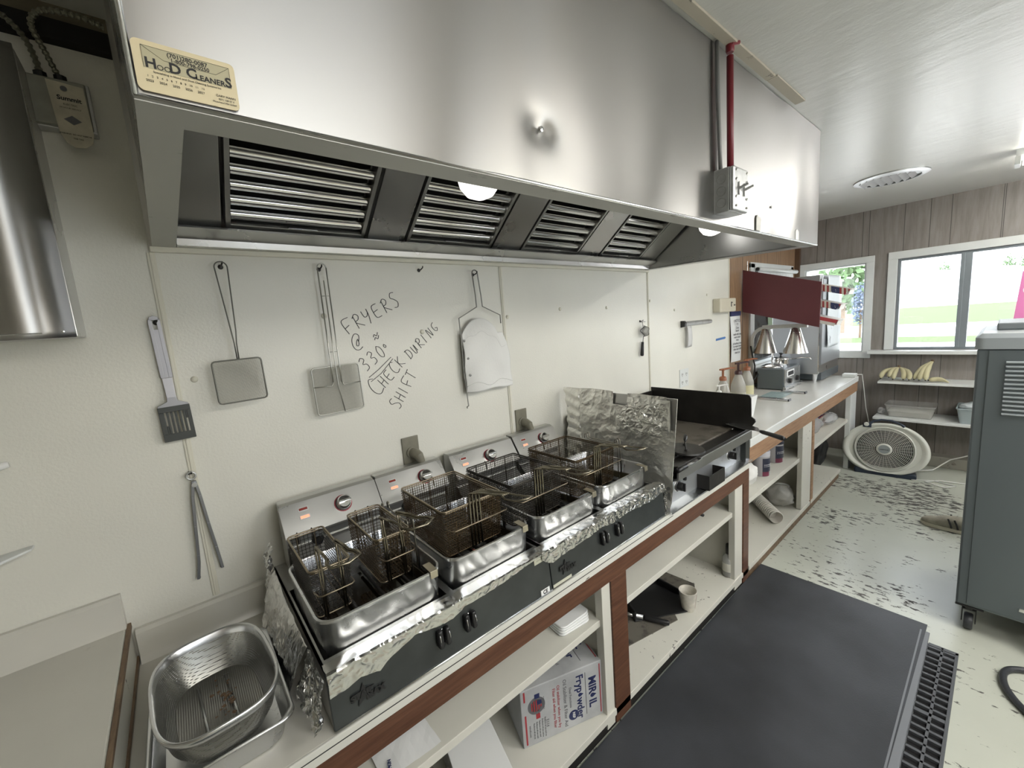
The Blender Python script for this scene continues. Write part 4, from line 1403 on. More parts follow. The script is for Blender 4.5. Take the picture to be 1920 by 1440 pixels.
make_basket('fryer_basket', 'narrow black wire basket at the left in the leftmost fryer tank', 0.178, 0.275, -0.486, -0.238, 1.043, 0.125, 'narrow', K['wire_bright'], K['wire_dark'], skew=0.22)
make_basket('fryer_basket', 'narrow brown wire basket at the right in the leftmost fryer tank', 0.348, 0.450, -0.470, -0.236, 1.050, 0.130, 'narrow', K['wire_bright'], K['wire'], skew=0.65)
make_basket('fryer_basket', 'wide brown wire basket hanging in the second fryer tank from the left', 0.530, 0.742, -0.524, -0.243, 1.080, 0.140, 'wide', K['wire_bright'], K['wire'])
make_basket('fryer_basket', 'wide blackened wire basket hanging in the third fryer tank from the left', 0.786, 1.022, -0.524, -0.255, 1.078, 0.140, 'wide', K['wire_dark'], K['wire_dark'])
make_basket('fryer_basket', 'wide dark wire basket in the fourth fryer tank, next to the foil-wrapped board', 1.098, 1.335, -0.528, -0.258, 1.078, 0.140, 'wide', K['wire'], K['wire'])

# ------------------------------------------------------------------ aluminium foil pieces
def crumple(p, amp, freq, seed):
    q = Vector(p) * freq + Vector((seed * 3.1, seed * 1.7, seed * 2.3))
    a = abs(noise.noise(q)) + 0.5 * abs(noise.noise(q * 2.3)) + 0.25 * abs(noise.noise(q * 5.1))
    b = abs(noise.noise(q + Vector((31, 7, 5)))) + 0.5 * abs(noise.noise(q * 2.1 + Vector((3, 8, 1))))
    c = noise.noise(q * 1.3 + Vector((9, 2, 4)))
    return Vector((a - 0.45, b - 0.4, c * 0.6)) * amp


def foil_sheet(name, label, fn, nu, nv, amp, freq, seed, edge_u=None, skip=None, smooth=False, cat='foil'):
    def g(u, v):
        p = Vector(fn(u, v))
        return p + crumple(p, amp if not callable(amp) else amp(u, v), freq, seed)
    o = MB().grid(g, nu, nv, skip).build(name, K['foil_fine'], None, smooth=smooth)
    tag(o, label, cat)
    return o


def lerp(a, b, s): return a + (b - a) * s
def poly1(pts, u):
    for i in range(len(pts) - 1):
        if u <= pts[i + 1][0]:
            s = (u - pts[i][0]) / (pts[i + 1][0] - pts[i][0])
            return pts[i][1] + (pts[i + 1][1] - pts[i][1]) * s
    return pts[-1][1]

# sheet hanging down the left side of the left fryer
def f1(u, v):       # u back->front, v top->down
    y = lerp(-0.085, -0.505, u)
    drop = poly1([(0, 0.05), (0.12, 0.12), (0.3, 0.135), (0.7, 0.134), (0.9, 0.13), (1, 0.10)], u) * v
    z = poly1([(0, 0.965), (0.25, 0.905), (0.4, 0.885), (1, 0.880)], u) - drop
    out = poly1([(0, 0.010), (0.2, 0.055), (0.45, 0.072), (0.7, 0.066), (1, 0.05)], u) * v ** 0.8
    return (0.150 - 0.004 - out + 0.012 * math.sin(v * 3) * 0, y, z)
foil_sheet('foil_sheet', 'crumpled foil sheet hanging down the left side of the left fryer', f1, 150, 60, lambda u, v: 0.004 + 0.005 * v + (0.008 if u < 0.15 else 0), 20, 1)
# twisted foil end at the front left corner
def f2(u, v):
    y = lerp(-0.505, -0.640, u)
    z = 0.880 - v * poly1([(0, 0.10), (0.5, 0.11), (0.85, 0.125), (1, 0.10)], u)
    return (0.147 - 0.035 * v * (1 - u * 0.3) , y, z)
foil_sheet('foil_sheet', 'small twisted foil end at the front left corner of the left fryer', f2, 34, 30, lambda u, v: 0.006 + 0.016 * v, 38, 2)
# skirt over the front of the left fryer: deck ledge then falls over the dark panel
def skirt(x0, x1, prof, ydeck=-0.590):
    def f(u, v):
        x = lerp(x0, x1, u)
        d = poly1(prof, u)
        Ld = 0.034
        s = v * (Ld + d)
        if s < Ld:
            return (x, ydeck - s, DECK + 0.0040 + 0.002 * (1 - v))
        q = s - Ld
        return (x, ydeck - Ld - 0.0035 - q * 0.09, DECK + 0.003 - q)
    return f
foil_sheet('foil_sheet', 'foil skirt along the front edge of the left fryer, torn into a point', skirt(0.156, 0.84, [(0, 0.052), (0.06, 0.050), (0.10, 0.043), (0.15, 0.052), (0.165, 0.056), (0.19, 0.043), (0.30, 0.020), (0.40, 0.033), (0.46, 0.036), (0.52, 0.022), (0.62, 0.022), (0.72, 0.018), (0.86, 0.008), (1, 0.004)]), 300, 30, 0.0030, 30, 3)
foil_sheet('foil_sheet', 'foil strip over the front edge of the right fryer, its left half', skirt(0.806, 1.13, [(0, 0.02), (0.08, 0.040), (0.14, 0.046), (0.3, 0.040), (0.7, 0.034), (1, 0.020)]), 160, 30, 0.0032, 36, 4)
foil_sheet('foil_sheet', 'wide bright crumpled foil over the front right of the right fryer', skirt(1.09, 1.545, [(0, 0.018), (0.1, 0.034), (0.22, 0.038), (0.4, 0.030), (0.6, 0.036), (0.8, 0.040), (0.93, 0.030), (1, 0.035)], -0.585), 220, 40, 0.0045, 38, 5)
def f6(u, v):
    return (1.531 + 0.006 * u, lerp(-0.600, -0.640, u), DECK - 0.012 - v * (0.15 + 0.03 * math.sin(u * 5)))
foil_sheet('foil_sheet', 'narrow foil tail hanging at the right end of the right fryer', f6, 16, 46, 0.0075, 40, 6)
# rear crumple at the left head
def f7(u, v): return (0.150 - 0.020 * math.sin(u * 3.1), -0.09 - 0.06 * v, 0.985 - 0.10 * u)
foil_sheet('foil_sheet', 'small crumpled foil lump beside the back left corner of the left fryer', f7, 26, 20, 0.013, 42, 8)

# board wrapped in foil standing between fryer and griddle
t = thing('foil_board', 'upright splash board wrapped in crumpled foil between the fryers and the griddle', 'splash guard', (1.585, -0.35, 0.74))
YB0, YB1 = -0.045, -0.655
def topz(u): return 1.252 + 0.004 * math.sin(u * 5)
MB().prism([(YB0, 0.745), (YB1 + 0.03, 0.745), (YB1 - 0.012, 1.243), (YB0, 1.246)], 1.586, 1.592).build('board', K['steel_plain'], t)
def fb(u, v):
    y = lerp(YB0 + 0.004, YB1 - 0.014 + 0.036 * (1 - v), u)
    z = lerp(0.745, topz(u), v)
    p = Vector((1.583, y, z))
    # long folds
    e = 0.010 * abs(math.sin((u * 1.6 + v * 1.1) * 4.0)) ** 3 + 0.006 * abs(noise.noise(Vector((u * 3, v * 5, 3))))
    if u < 0.16: e += 0.006 * math.sin(v * 60 + u * 20)
    p.x -= e * 0.7
    return p + crumple(p, 0.011, 6, 12) + crumple(p, 0.0035, 17, 13)
MB().grid(fb, 170, 170, skip=lambda u, v: (u > 0.50 and v > 0.84 - 0.25 * max(0, 1 - abs(u - 0.56) / 0.07) * 0.5 and v > 0.80 and u < 0.62 and v > 0.88) or (u > 0.93 and v > 0.72)).build('foil_wrap', K['foil'], t)
def fb2(u, v):
    y = lerp(-0.36, -0.64, u); z = lerp(1.06, 1.235, v)
    bul = math.sin(min(1, u * 1.02) * math.pi) ** 0.6 * math.sin(v * math.pi) ** 0.6
    p = Vector((1.580 - 0.012 * bul, y, z))
    return p + crumple(p, 0.020 * bul + 0.002, 20, 21)
MB().grid(fb2, 60, 50, skip=lambda u, v: (u < 0.25 and v > 0.55 + u)).build('foil_bulge', K['foil'], t)
MB().tube([(1.588, YB1 + 0.03, 0.75), (1.588, YB1 - 0.012, 1.243)], 0.003, 6).build('edge', K['steel_pot'], t)

# ------------------------------------------------------------------ griddle
GX0, GX1 = 1.62, 2.425
t = thing('griddle', 'black flat-top griddle with steel front panel and tall dark splash guard', 'griddle', (2.02, -0.33, 0.74))
b = MB()
b.box(GX0, GX1, -0.60, -0.05, 0.742, 0.90)
b.build('body', K['steel_dark'], t, bev=0.002)
MB().box(GX0 + 0.01, GX1 - 0.02, -0.555, -0.05, 0.90, 0.923).build('cooking_plate', K['griddle'], t, bev=0.003)
g = MB()
g.box(GX1 - 0.012, GX1, -0.56, -0.035, 0.90, 1.122)       # right tall guard, rounded front corner
go = MB()
go.prism([(-0.035, 0.905), (-0.035, 1.124), (-0.630, 1.120), (-0.642, 1.114), (-0.648, 1.100), (-0.650, 0.998), (-0.668, 0.985), (-0.672, 0.970), (-0.650, 0.938), (-0.60, 0.915)], GX1 - 0.010, GX1)
go.box(GX0, GX1 - 0.01, -0.045, -0.035, 0.905, 1.10)
go.prism([(-0.035, 0.905), (-0.035, 1.10), (-0.30, 1.10), (-0.60, 0.96), (-0.60, 0.915)], GX0 - 0.006, GX0 + 0.004)
go.build('splash_guard', K['black_iron'], t, bev=0.002)
# grease gutter and front nosing
gt = MB()
gt.prism([(-0.555, 0.915), (-0.60, 0.925), (-0.648, 0.936), (-0.648, 0.915), (-0.60, 0.880), (-0.555, 0.885)], GX0, GX1 - 0.01)
gt.build('grease_gutter', K['black_iron'], t, bev=0.003)
ns = MB()
ns.prism([(-0.640, 0.921), (-0.652, 0.921), (-0.652, 0.872), (-0.600, 0.850), (-0.600, 0.862), (-0.640, 0.880)], GX0, GX1)
ns.build('front_nosing', K['steel_dark'], t, bev=0.002)
MB().box(GX0, GX1 - 0.055, -0.612, -0.60, 0.748, 0.872).build('front_panel', spots('smeared_steel_panel', (0.50, 0.52, 0.54), (0.22, 0.23, 0.24), 0.42, 4, 0.56, 0.1, metal=0.8), t, bev=0.001)
MB().box(GX1 - 0.055, GX1, -0.640, -0.60, 0.742, 0.872).build('front_leg', K['black_panel'], t, bev=0.002)
MB().prism([(-0.612, 0.741), (-0.655, 0.741), (-0.655, 0.748), (-0.612, 0.754)], 1.55, GX1).build('counter_ledge', K['steel_pot'], t)
for i, x in enumerate((1.672, 2.215)):
    kn = MB()
    kn.lathe([(0.026, -0.612), (0.026, -0.618), (0.020, -0.622), (0.019, -0.640), (0.016, -0.645), (0, -0.646)], (x, 0, 0.824), 20, axis='y')
    kn.box(x - 0.004, x + 0.004, -0.653, -0.640, 0.806, 0.842)
    kn.build('knob', K['black'], t, smooth='auto')
    r_ = MB(); r_.lathe([(0.0275, -0.6125), (0.0275, -0.6165), (0.0255, -0.6165)], (x, 0, 0.824), 24, axis='y')
    r_.build('knob_ring', K['chrome'], t, smooth=True)
    MB().lathe([(0.010, -0.612), (0.009, -0.622), (0, -0.624)], (x + 0.065, 0, 0.838), 12, axis='y').build('pilot_cap', K['black'], t)
# grease drawer: open black tray
d = MB()
dx0, dx1, dz0, dz1 = 1.862, 2.030, 0.750, 0.822
d.box(dx0, dx1, -0.672, -0.668, dz0, dz1); d.box(dx0, dx0 + 0.004, -0.668, -0.575, dz0, dz1); d.box(dx1 - 0.004, dx1, -0.668, -0.575, dz0, dz1)
d.box(dx0, dx1, -0.668, -0.575, dz0, dz0 + 0.004)
d.build('grease_drawer', K['black_iron'], t, bev=0.001)

# bacon press resting on the griddle front
t = thing('grill_press', 'round cast iron grill press with two-post handle resting on the griddle', 'grill press', (1.83, -0.57, 0.93))
T0 = Matrix.Translation((1.83, -0.575, 0.945)) @ Matrix.Rotation(math.radians(3), 4, 'X')
p = MB(T=T0)
p.lathe([(0.0, -0.006), (0.082, -0.006), (0.086, 0.0), (0.083, 0.007), (0.03, 0.009), (0, 0.009)], (0, 0, 0), 36)
p.build('press_plate', K['black_iron'], t, smooth='auto')
h = MB(T=T0)
h.tube([(-0.035, -0.02, 0.006), (-0.022, -0.005, 0.052)], 0.0028, 6); h.tube([(0.035, 0.025, 0.006), (0.028, 0.018, 0.058)], 0.0028, 6)
h.lathe([(0.009, 0.006), (0.007, 0.016), (0, 0.017)], (-0.035, -0.02, 0), 8); h.lathe([(0.009, 0.006), (0.007, 0.016), (0, 0.017)], (0.035, 0.025, 0), 8)
h.build('handle_post', K['black_iron'], t)
h = MB(T=T0)
h.tube([(-0.026, -0.008, 0.050), (-0.01, 0.0, 0.054), (0.015, 0.011, 0.060), (0.032, 0.021, 0.061)], [0.004, 0.0085, 0.009, 0.007], 10)
h.build('handle_grip', K['black'], t, smooth=True)
# scraper lying over the gutter with bright blade edge
t = thing('griddle_scraper', 'flat griddle scraper with bright steel edge lying along the front gutter', 'scraper', (1.64, -0.65, 0.93))
sc = MB(); sc.box(1.665, 1.800, -0.668, -0.652, 0.9245, 0.929); sc.build('blade', K['chrome'], t, bev=0.001)
sc = MB(); sc.tube([(1.60, -0.655, 0.925), (1.668, -0.660, 0.927)], [0.012, 0.010], 8); sc.build('handle', K['black'], t, smooth=True)
# turner hooked over the right front corner
t = thing('grill_turner', 'steel grill turner with black handle sticking out over the griddle front right corner', 'spatula', (2.30, -0.70, 0.945))
TT = frame_T((2.352, -0.655, 0.952), (2.213 - 2.352, -0.868 + 0.655, 0.005), (1, -0.65, 0))
bl = MB(T=TT)
bl.prism([(-0.12, -0.048), (-0.12, 0.048), (0.03, 0.040), (0.075, 0.013), (0.105, 0.009), (0.105, -0.009), (0.075, -0.013), (0.03, -0.040)], -0.0012, 0.0004, 'z')
bl.build('blade', K['steel_pot'], t)
hd = MB(T=TT)
hd.tube([(0.10, 0, 0), (0.115, 0, 0), (0.18, 0, 0.001), (0.245, 0, 0.001), (0.26, 0, 0)], [0.008, 0.0105, 0.011, 0.0125, 0.009], 10)
hd.build('handle', K['black'], t, smooth=True)
# ------------------------------------------------------------------ things on the white wall
def hook(x, z, label, L=0.03, up=0.012):
    t_ = MB()
    t_.tube([(x, 0, z), (x, -L * 0.6, z), (x + 0.002, -L, z + up * 0.5), (x + 0.003, -L, z + up)], 0.0024, 8)
    t_.lathe([(0.0075, 0), (0.006, -0.003), (0.003, -0.004)], (x, 0, z), 10, axis='y')
    o = t_.build('wall_hook', K['black_iron'], None, smooth='auto')
    tag(o, label, 'hook')
    return o

hook(0.155, 1.838, 'dark wall hook holding the left square skimmer')
hook(0.434, 1.838, 'dark wall hook holding the skimmer nearest the handwriting')
hook(0.814, 1.845, 'empty dark wall hook under the hood between skimmer and filter bag')
hook(1.076, 1.832, 'dark wall hook holding the wire filter bag frame')
hook(2.364, 1.562, 'small wall hook holding the tea strainer', 0.022, 0.008)
hook(-0.017, 1.681, 'wall hook in the handle slot of the slotted spatula', 0.022, 0.006)
hook(-0.006, 1.238, 'wall hook through the ring of the steel tongs', 0.022, 0.006)

# slotted spatula
t = thing('slotted_spatula', 'steel handled spatula with dark slotted blade hanging at the left', 'spatula', (-0.017, -0.015, 1.69))
TT = Matrix.Translation((-0.0165, -0.016, 1.525)) @ Matrix.Rotation(math.radians(-1.5), 4, 'Y')
h = MB(T=TT)
ol = rrect(-0.0115, 0.0115, 0.03, 0.172, 0.011, 0)
hole = (0.143, 0.162)
h.prism([(p[0], p[1]) for p in rrect(-0.0135, -0.0045, 0.0, 0.165, 0.004, 0)], -0.002, 0.002, 'y')
h.prism([(p[0], p[1]) for p in rrect(0.0045, 0.0135, 0.0, 0.165, 0.004, 0)], -0.002, 0.002, 'y')
h.prism([(-0.006, 0.0), (0.006, 0.0), (0.006, 0.137), (-0.006, 0.137)], -0.0016, 0.0022, 'y')
h.prism([(-0.0115, 0.162), (0.0115, 0.162), (0.009, 0.171), (0.0, 0.175), (-0.009, 0.171)], -0.002, 0.002, 'y')
h.add([(-0.0115, -0.002, 0.0), (0.0115, -0.002, 0.0), (0.0105, -0.008, -0.055), (-0.0105, -0.008, -0.055), (-0.0115, 0.002, 0.0), (0.0115, 0.002, 0.0), (0.0105, -0.004, -0.055), (-0.0105, -0.004, -0.055)], [(0, 1, 2, 3), (7, 6, 5, 4), (0, 3, 7, 4), (1, 5, 6, 2)])
h.prism([(-0.010, -0.05), (0.010, -0.05), (0.012, -0.066), (0.034, -0.076), (0.036, -0.084), (-0.036, -0.084), (-0.034, -0.076), (-0.012, -0.066)], -0.007, -0.004, 'y')
h.build('handle', simple('worn_steel_handle', (0.34, 0.34, 0.36), 0.35, 0.9), t, bev=0.0008)
bl = MB(T=TT)
z0, z1 = -0.180, -0.080
xs = [-0.036]
sl = [(-0.024 + k * 0.0093, -0.020 + k * 0.0093) for k in range(6)]
def bladeband(a, b, za, zb): bl.box(a, b, -0.0075, -0.0048, za, zb)
bladeband(-0.036, 0.036, z1 - 0.016, z1); bladeband(-0.036, 0.036, z0, z0 + 0.022)
e_ = [-0.036] + [q for s_ in sl for q in s_] + [0.036]
for k in range(0, len(e_), 2): bladeband(e_[k], e_[k + 1], z0 + 0.022, z1 - 0.016)
bladeband(sl[0][0], sl[0][1], z0 + 0.022, z0 + 0.045)
bladeband(sl[5][0], sl[5][1], z1 - 0.04, z1 - 0.016)
bl.build('blade', simple('dark_nonstick', (0.05, 0.055, 0.052), 0.4), t, bev=0.001)

# square wire skimmers
def skimmer(name, label, x0, x1, z0, z1, tilt, y, top, halfw, kind, mat_rim):
    t_ = thing(name, label, 'skimmer', (top[0], y, top[1]))
    c = Vector(((x0 + x1) / 2, y, (z0 + z1) / 2))
    T = Matrix.Translation(c) @ Matrix.Rotation(tilt, 4, 'Y')
    w, h_ = (x1 - x0) / 2, (z1 - z0) / 2
    r = MB(T=T)
    r.tube([(p[0], 0, p[1]) for p in rrect(-w, w, -h_, h_, 0.010, 0, 4)], 0.0024, 6, closed=True)
    r.build('rim', mat_rim, t_, smooth=True)
    m = MB(T=T)
    m.grid(lambda u, v: (-w + 2 * w * u, 0.006 * math.sin(u * math.pi) * math.sin(v * math.pi), -h_ + 2 * h_ * v), 10, 10)
    m.build('mesh', mesh_cloth('fine_weave', (0.24, 0.235, 0.20), 520, 0.34, 0.4, 0.5), t_)
    H = MB()
    yt = y + 0.02 if y < -0.04 else y
    nk = T @ Vector((0.0 + (0.004 if kind == 1 else 0.0), 0, h_))
    if kind == 1:
        a0 = (top[0] - halfw, yt, top[1] - 0.018); a1 = (top[0] + halfw, yt, top[1] - 0.018)
        midL = (top[0] - 0.003, y + 0.004, nk.z + 0.085); midR = (top[0] + 0.009, y + 0.004, nk.z + 0.085)
        H.tube([nk + Vector((-0.002, 0, 0)), (nk.x - 0.003, y, nk.z + 0.05), midL, a0] + arc((top[0], yt, top[1] - 0.018), halfw, 170, 10, 8, 'xz') +
               [a1, midR, (nk.x + 0.003, y, nk.z + 0.05), nk + Vector((0.002, 0, 0))], 0.0020, 6)
    else:
        for s_ in (-1, 1):
            H.tube([(nk.x + s_ * halfw, y - 0.003, nk.z - 0.055), (nk.x + s_ * halfw, y - 0.003, nk.z), (top[0] + s_ * halfw, y - 0.003, top[1] - halfw)], 0.0022, 6)
            H.tube([(nk.x + s_ * halfw, y - 0.003, nk.z - 0.055), (nk.x + s_ * (halfw + 0.006), y - 0.003, nk.z - 0.068), (c.x + s_ * w, y - 0.002, nk.z - 0.066)], 0.002, 6)
        H.tube(arc((top[0], y - 0.003, top[1] - halfw), halfw, 0, 180, 8, 'xz'), 0.0022, 6)
        H.tube([(c.x + 0.012, y - 0.003, z0), (nk.x + 0.001, y - 0.004, nk.z - 0.07), (nk.x, y - 0.004, nk.z), (top[0] + 0.001, y - 0.003, top[1] - 0.055)], 0.0018, 6)
        for zz in (0.08, 0.27):
            H.tube([(nk.x - halfw, y - 0.004, nk.z + zz - 0.03), (nk.x + halfw, y - 0.004, nk.z + zz - 0.03)], 0.0013, 5)
    H.build('handle', mat_rim, t_, smooth=True)
    return t_

skimmer('square_skimmer', 'square mesh skimmer with looped wire handle hanging left, casting a shadow', 0.0885, 0.214, 1.4335, 1.5595, math.radians(-1), -0.055, (0.152, 1.850), 0.016, 1, simple('dull_rim', (0.16, 0.16, 0.14), 0.4, 0.8))
skimmer('square_skimmer', 'larger square mesh skimmer with three-rod handle hanging left of the handwriting', 0.357, 0.516, 1.342, 1.505, math.radians(-1), -0.032, (0.434, 1.852), 0.014, 2, simple('bright_rim', (0.5, 0.5, 0.46), 0.3, 0.95))

# filter bag on its wire frame
t = thing('filter_bag', 'white cloth fryer filter bag hanging on a bent wire frame', 'filter bag', (1.07, -0.02, 1.84))
f = MB()
y = -0.026
wire = [(1.192, y, 1.612), (1.192, y, 1.650), (1.095, y, 1.692), (1.092, y, 1.74), (1.082, y, 1.835)] + arc((1.068, y, 1.835), 0.014, 0, 180, 6, 'xz')[1:] + [(1.054, y, 1.835), (1.062, y, 1.74), (1.063, y, 1.690), (0.966, y, 1.645), (0.968, y, 1.57), (0.966, y, 1.42), (0.975, y, 1.262), (0.966, y, 1.258), (0.962, y - 0.008, 1.255)]
f.tube(wire, 0.0027, 6)
f.build('wire_frame', simple('frame_wire_tin', (0.22, 0.22, 0.20), 0.35, 0.9), t, smooth=True)
def bag(u, v):
    x0 = 0.970 + 0.004 * v; x1 = poly1([(0, 1.196), (0.2, 1.222), (1, 1.230)], 1 - v)
    x = lerp(x0, x1, u)
    top = 1.572 + 0.070 * math.sin(min(1, u * 1.25) * math.pi) ** 0.8 * (1 if u < .8 else 0.4 + .6 * (1 - u) / .2)
    bot = 1.322 - 0.004 * math.sin(u * 9)
    z = lerp(bot, top, v)
    dep = 0.026 + 0.030 * math.sin(u * math.pi) * (0.5 + 0.5 * (1 - v)) + 0.006 * math.sin(u * 7 + v * 3) + 0.004 * math.sin(v * 12 - u * 5)
    return (x, -dep, z)
MB().grid(bag, 50, 50).build('bag_cloth', K['cloth_white'], t, smooth=True, solid=0.002)
def bagb(u, v):
    p = bag(u, v); return (p[0], -0.012 - 0.004 * math.sin(u * 3), p[2] * 1.0 + 0.001)
MB().grid(bagb, 16, 16).build('bag_back', K['cloth_white'], t, smooth=True)
mb = MB()
for u, v in ((0.03, 0.86), (0.06, 0.55), (0.07, 0.28)):
    p = bag(u, v); mb.lathe([(0.0055, 0.0), (0.005, -0.003), (0.002, -0.004)], (p[0], p[1] - 0.001, p[2]), 10, axis='y')
mb.build('snap_button', simple('snap_tin', (0.2, 0.2, 0.19), 0.35, 0.8), t)
mb = MB()
p_ = [bag(0.0 + k / 20, 0.10 + 0.05 * math.sin(k * 0.5)) for k in range(21)]
mb.tube([(p[0], p[1] - 0.001, p[2]) for p in p_], 0.0016, 5)
p_ = [bag(0.02 + k * 0.92 / 20, 0.84 - 0.10 * (k / 20) + 0.02 * math.sin(k)) for k in range(21)]
mb.tube([(p[0], p[1] - 0.0005, p[2]) for p in p_], 0.0012, 5)
mb.build('seam', simple('seam_thread', (0.58, 0.58, 0.56), 0.7), t, smooth=True)

# tongs
t = thing('tongs', 'steel kitchen tongs with serrated ends hanging from a ring at the left', 'tongs', (-0.006, -0.015, 1.24))
mb = MB(); mb.tube([(p[0], -0.014, p[2]) for p in arc((-0.006, 0, 1.232), 0.011, 0, 330, 14, 'xz')], 0.0028, 6, closed=True)
mb.build('ring', K['zinc'], t, smooth=True)
for s, pts in ((-1, [(-0.004, 1.215), (-0.011, 1.17), (-0.018, 1.08), (-0.024, 0.99), (-0.026, 0.965), (-0.034, 0.915)]), (1, [(0.000, 1.215), (0.006, 1.17), (0.013, 1.08), (0.021, 1.0), (0.024, 0.965), (0.027, 0.925)])):
    mb = MB()
    for i in range(len(pts) - 1):
        (xa, za), (xb, zb) = pts[i], pts[i + 1]
        w_ = 0.0075 if i < 4 else 0.006
        mb.add([(xa - 0.0038, -0.006, za), (xa + 0.0038, -0.006, za), (xa + 0.0038, -0.006 - 2 * w_, za), (xa - 0.0038, -0.006 - 2 * w_, za), (xb - 0.0038, -0.006, zb), (xb + 0.0038, -0.006, zb), (xb + 0.0038, -0.006 - 2 * w_, zb), (xb - 0.0038, -0.006 - 2 * w_, zb)],
               [(0, 1, 2, 3), (7, 6, 5, 4), (0, 4, 5, 1), (1, 5, 6, 2), (2, 6, 7, 3), (3, 7, 4, 0)])
    xa, za = pts[-1]
    for k in range(5):
        mb.prism([(xa + 0.001 * k * s * 0, za + 0.006 * k), (xa - 0.006 * s * -1 * -1, za + 0.003 + 0.006 * k), (xa, za + 0.006 + 0.006 * k)], -0.016, -0.008, 'y')
    mb.build('arm', simple('tong_steel', (0.30, 0.31, 0.33), 0.35, 0.9), t, bev=0.001)
MB().lathe([(0.007, -0.024), (0.007, -0.004)], (-0.002, 0, 1.205), 12, axis='y').build('hinge_pin', K['zinc'], t)

# tea strainer
t = thing('tea_strainer', 'small round mesh tea strainer with black handle hanging by the panel joint', 'strainer', (2.365, -0.015, 1.56))
mb = MB()
mb.tube([(2.335, -0.02, 1.557), (2.395, -0.02, 1.557)], 0.0016, 6)
mb.tube([(2.360, -0.02, 1.557), (2.366, -0.02, 1.530), (2.372, -0.022, 1.510)], 0.0018, 6)
mb.tube([(p[0], -0.028 - 0.012 * math.sin(k), p[2]) for k, p in enumerate(arc((2.375, 0, 1.497), 0.035, 0, 345, 22, 'xz'))], 0.002, 5, closed=True)
mb.tube([(2.366, -0.022, 1.463), (2.360, -0.02, 1.425)], 0.0022, 6)
mb.build('rim', K['black_iron'], t, smooth=True)
mb = MB(); mb.lathe([(0.034, 0.0), (0.030, -0.014), (0.018, -0.024), (0.0, -0.028)], (2.375, -0.025, 1.497), 20, axis='y')
mb.build('mesh_bowl', mesh_cloth('strainer_weave', (0.30, 0.30, 0.28), 420, 0.30, 0.6), t, smooth=True)
mb = MB(); mb.tube([(2.360, -0.018, 1.428), (2.357, -0.018, 1.40), (2.350, -0.018, 1.345), (2.349, -0.018, 1.337)], [0.0085, 0.0095, 0.0115, 0.008], 10)
mb.build('handle', K['black'], t, smooth=True)

# ticket rail, slip, tape, thermostat box, outlets, notice
t = thing('ticket_rail', 'short aluminium order ticket rail on the white wall above the far counter', 'ticket rail', (3.1, -0.01, 1.51))
mb = MB(); mb.prism([(-0.001, 1.494), (-0.026, 1.500), (-0.030, 1.516), (-0.022, 1.528), (-0.001, 1.530)], 2.905, 3.33); mb.build('rail', K['zinc'], t, bev=0.001)
MB().prism([(-0.001, 1.488), (-0.034, 1.494), (-0.036, 1.52), (-0.024, 1.536), (-0.001, 1.536)], 2.882, 2.907).build('end_cap', K['black'], t)
t = MB().grid(lambda u, v: (2.935 + u * 0.07, -0.024 - 0.008 * math.sin(v * 3) + 0.004 * u, 1.495 - v * 0.155), 4, 8).build('order_slip', simple('slip_paper', (0.6, 0.6, 0.6), 0.6), None, smooth=True, solid=0.001)
tag(t, 'small paper slip hanging from the left end of the ticket rail', 'paper')
t = MB().prism([(3.455, 1.344), (3.625, 1.349), (3.640, 1.358), (3.625, 1.368), (3.458, 1.362)], -0.0015, -0.0002, 'y').build('tape_strip', K['blue_tape'], None)
tag(t, 'short strip of blue tape stuck on the white wall', 'tape')
t = thing('wall_dispenser', 'cream plastic box mounted at the edge of the white wall panel', 'wall box', (3.5, -0.03, 1.62))
MB().box(3.40, 3.70, -0.060, 0.0, 1.575, 1.685).build('cover', K['cream_plastic'], t, bev=0.008)
mb = MB(); mb.box(3.60, 3.612, -0.0615, -0.06, 1.615, 1.655); mb.box(3.612, 3.63, -0.0615, -0.06, 1.645, 1.652); mb.box(3.655, 3.68, -0.0615, -0.06, 1.622, 1.632)
mb.build('printed_mark', K['ink_black'], t)
t = thing('wall_outlet', 'white double wall outlet above the griddle', 'outlet', (2.92, 0, 1.11))
MB().box(2.855, 2.985, -0.005, 0, 1.045, 1.180).build('face_plate', K['trim_white'], t, bev=0.002)
mb = MB()
for x in (2.890, 2.950):
    for z in (1.083, 1.142):
        mb.box(x - 0.010, x - 0.006, -0.0058, -0.005, z - 0.008, z + 0.008); mb.box(x + 0.006, x + 0.010, -0.0058, -0.005, z - 0.007, z + 0.007)
        mb.lathe([(0.003, -0.005), (0.003, -0.0058)], (x, 0, z - 0.014), 8, axis='y')
mb.build('socket_slots', simple('socket_shadow', (0.10, 0.10, 0.09), 0.5), t)
t = thing('notice_sheet', 'long typed notice sheet with navy top pinned to the wood paneling', 'notice', (3.8, -0.005, 1.5))
MB().grid(lambda u, v: (3.716 + u * 0.200 + 0.005 * math.sin(v * 2), -0.004 - 0.010 * math.sin(v * 2.5) - 0.006 * math.sin(u * 3), 1.535 - v * 0.40), 8, 12).build('sheet', K['paper'], t, smooth=True)
MB().box(3.712, 3.918, -0.014, -0.001, 1.532, 1.572).build('top_strip', K['ink_blue'], t)
for k, (s_, z_) in enumerate((('NOTICE', 1.49), ('TO', 1.46), ('Clean', 1.43), ('hands', 1.405), ('wash with soap', 1.375), ('warm water', 1.35), ('rinse', 1.325), ('all surfaces must', 1.295), ('be wiped down', 1.27), ('after each shift', 1.245), ('thank you', 1.215))):
    text_part('lettering', s_, 0.026 if k else 0.032, frame_T((3.815, -0.026, z_), (1, 0, 0), (0, 0, 1)), K['ink_grey'], t, 0.0006, ext=0.0001)

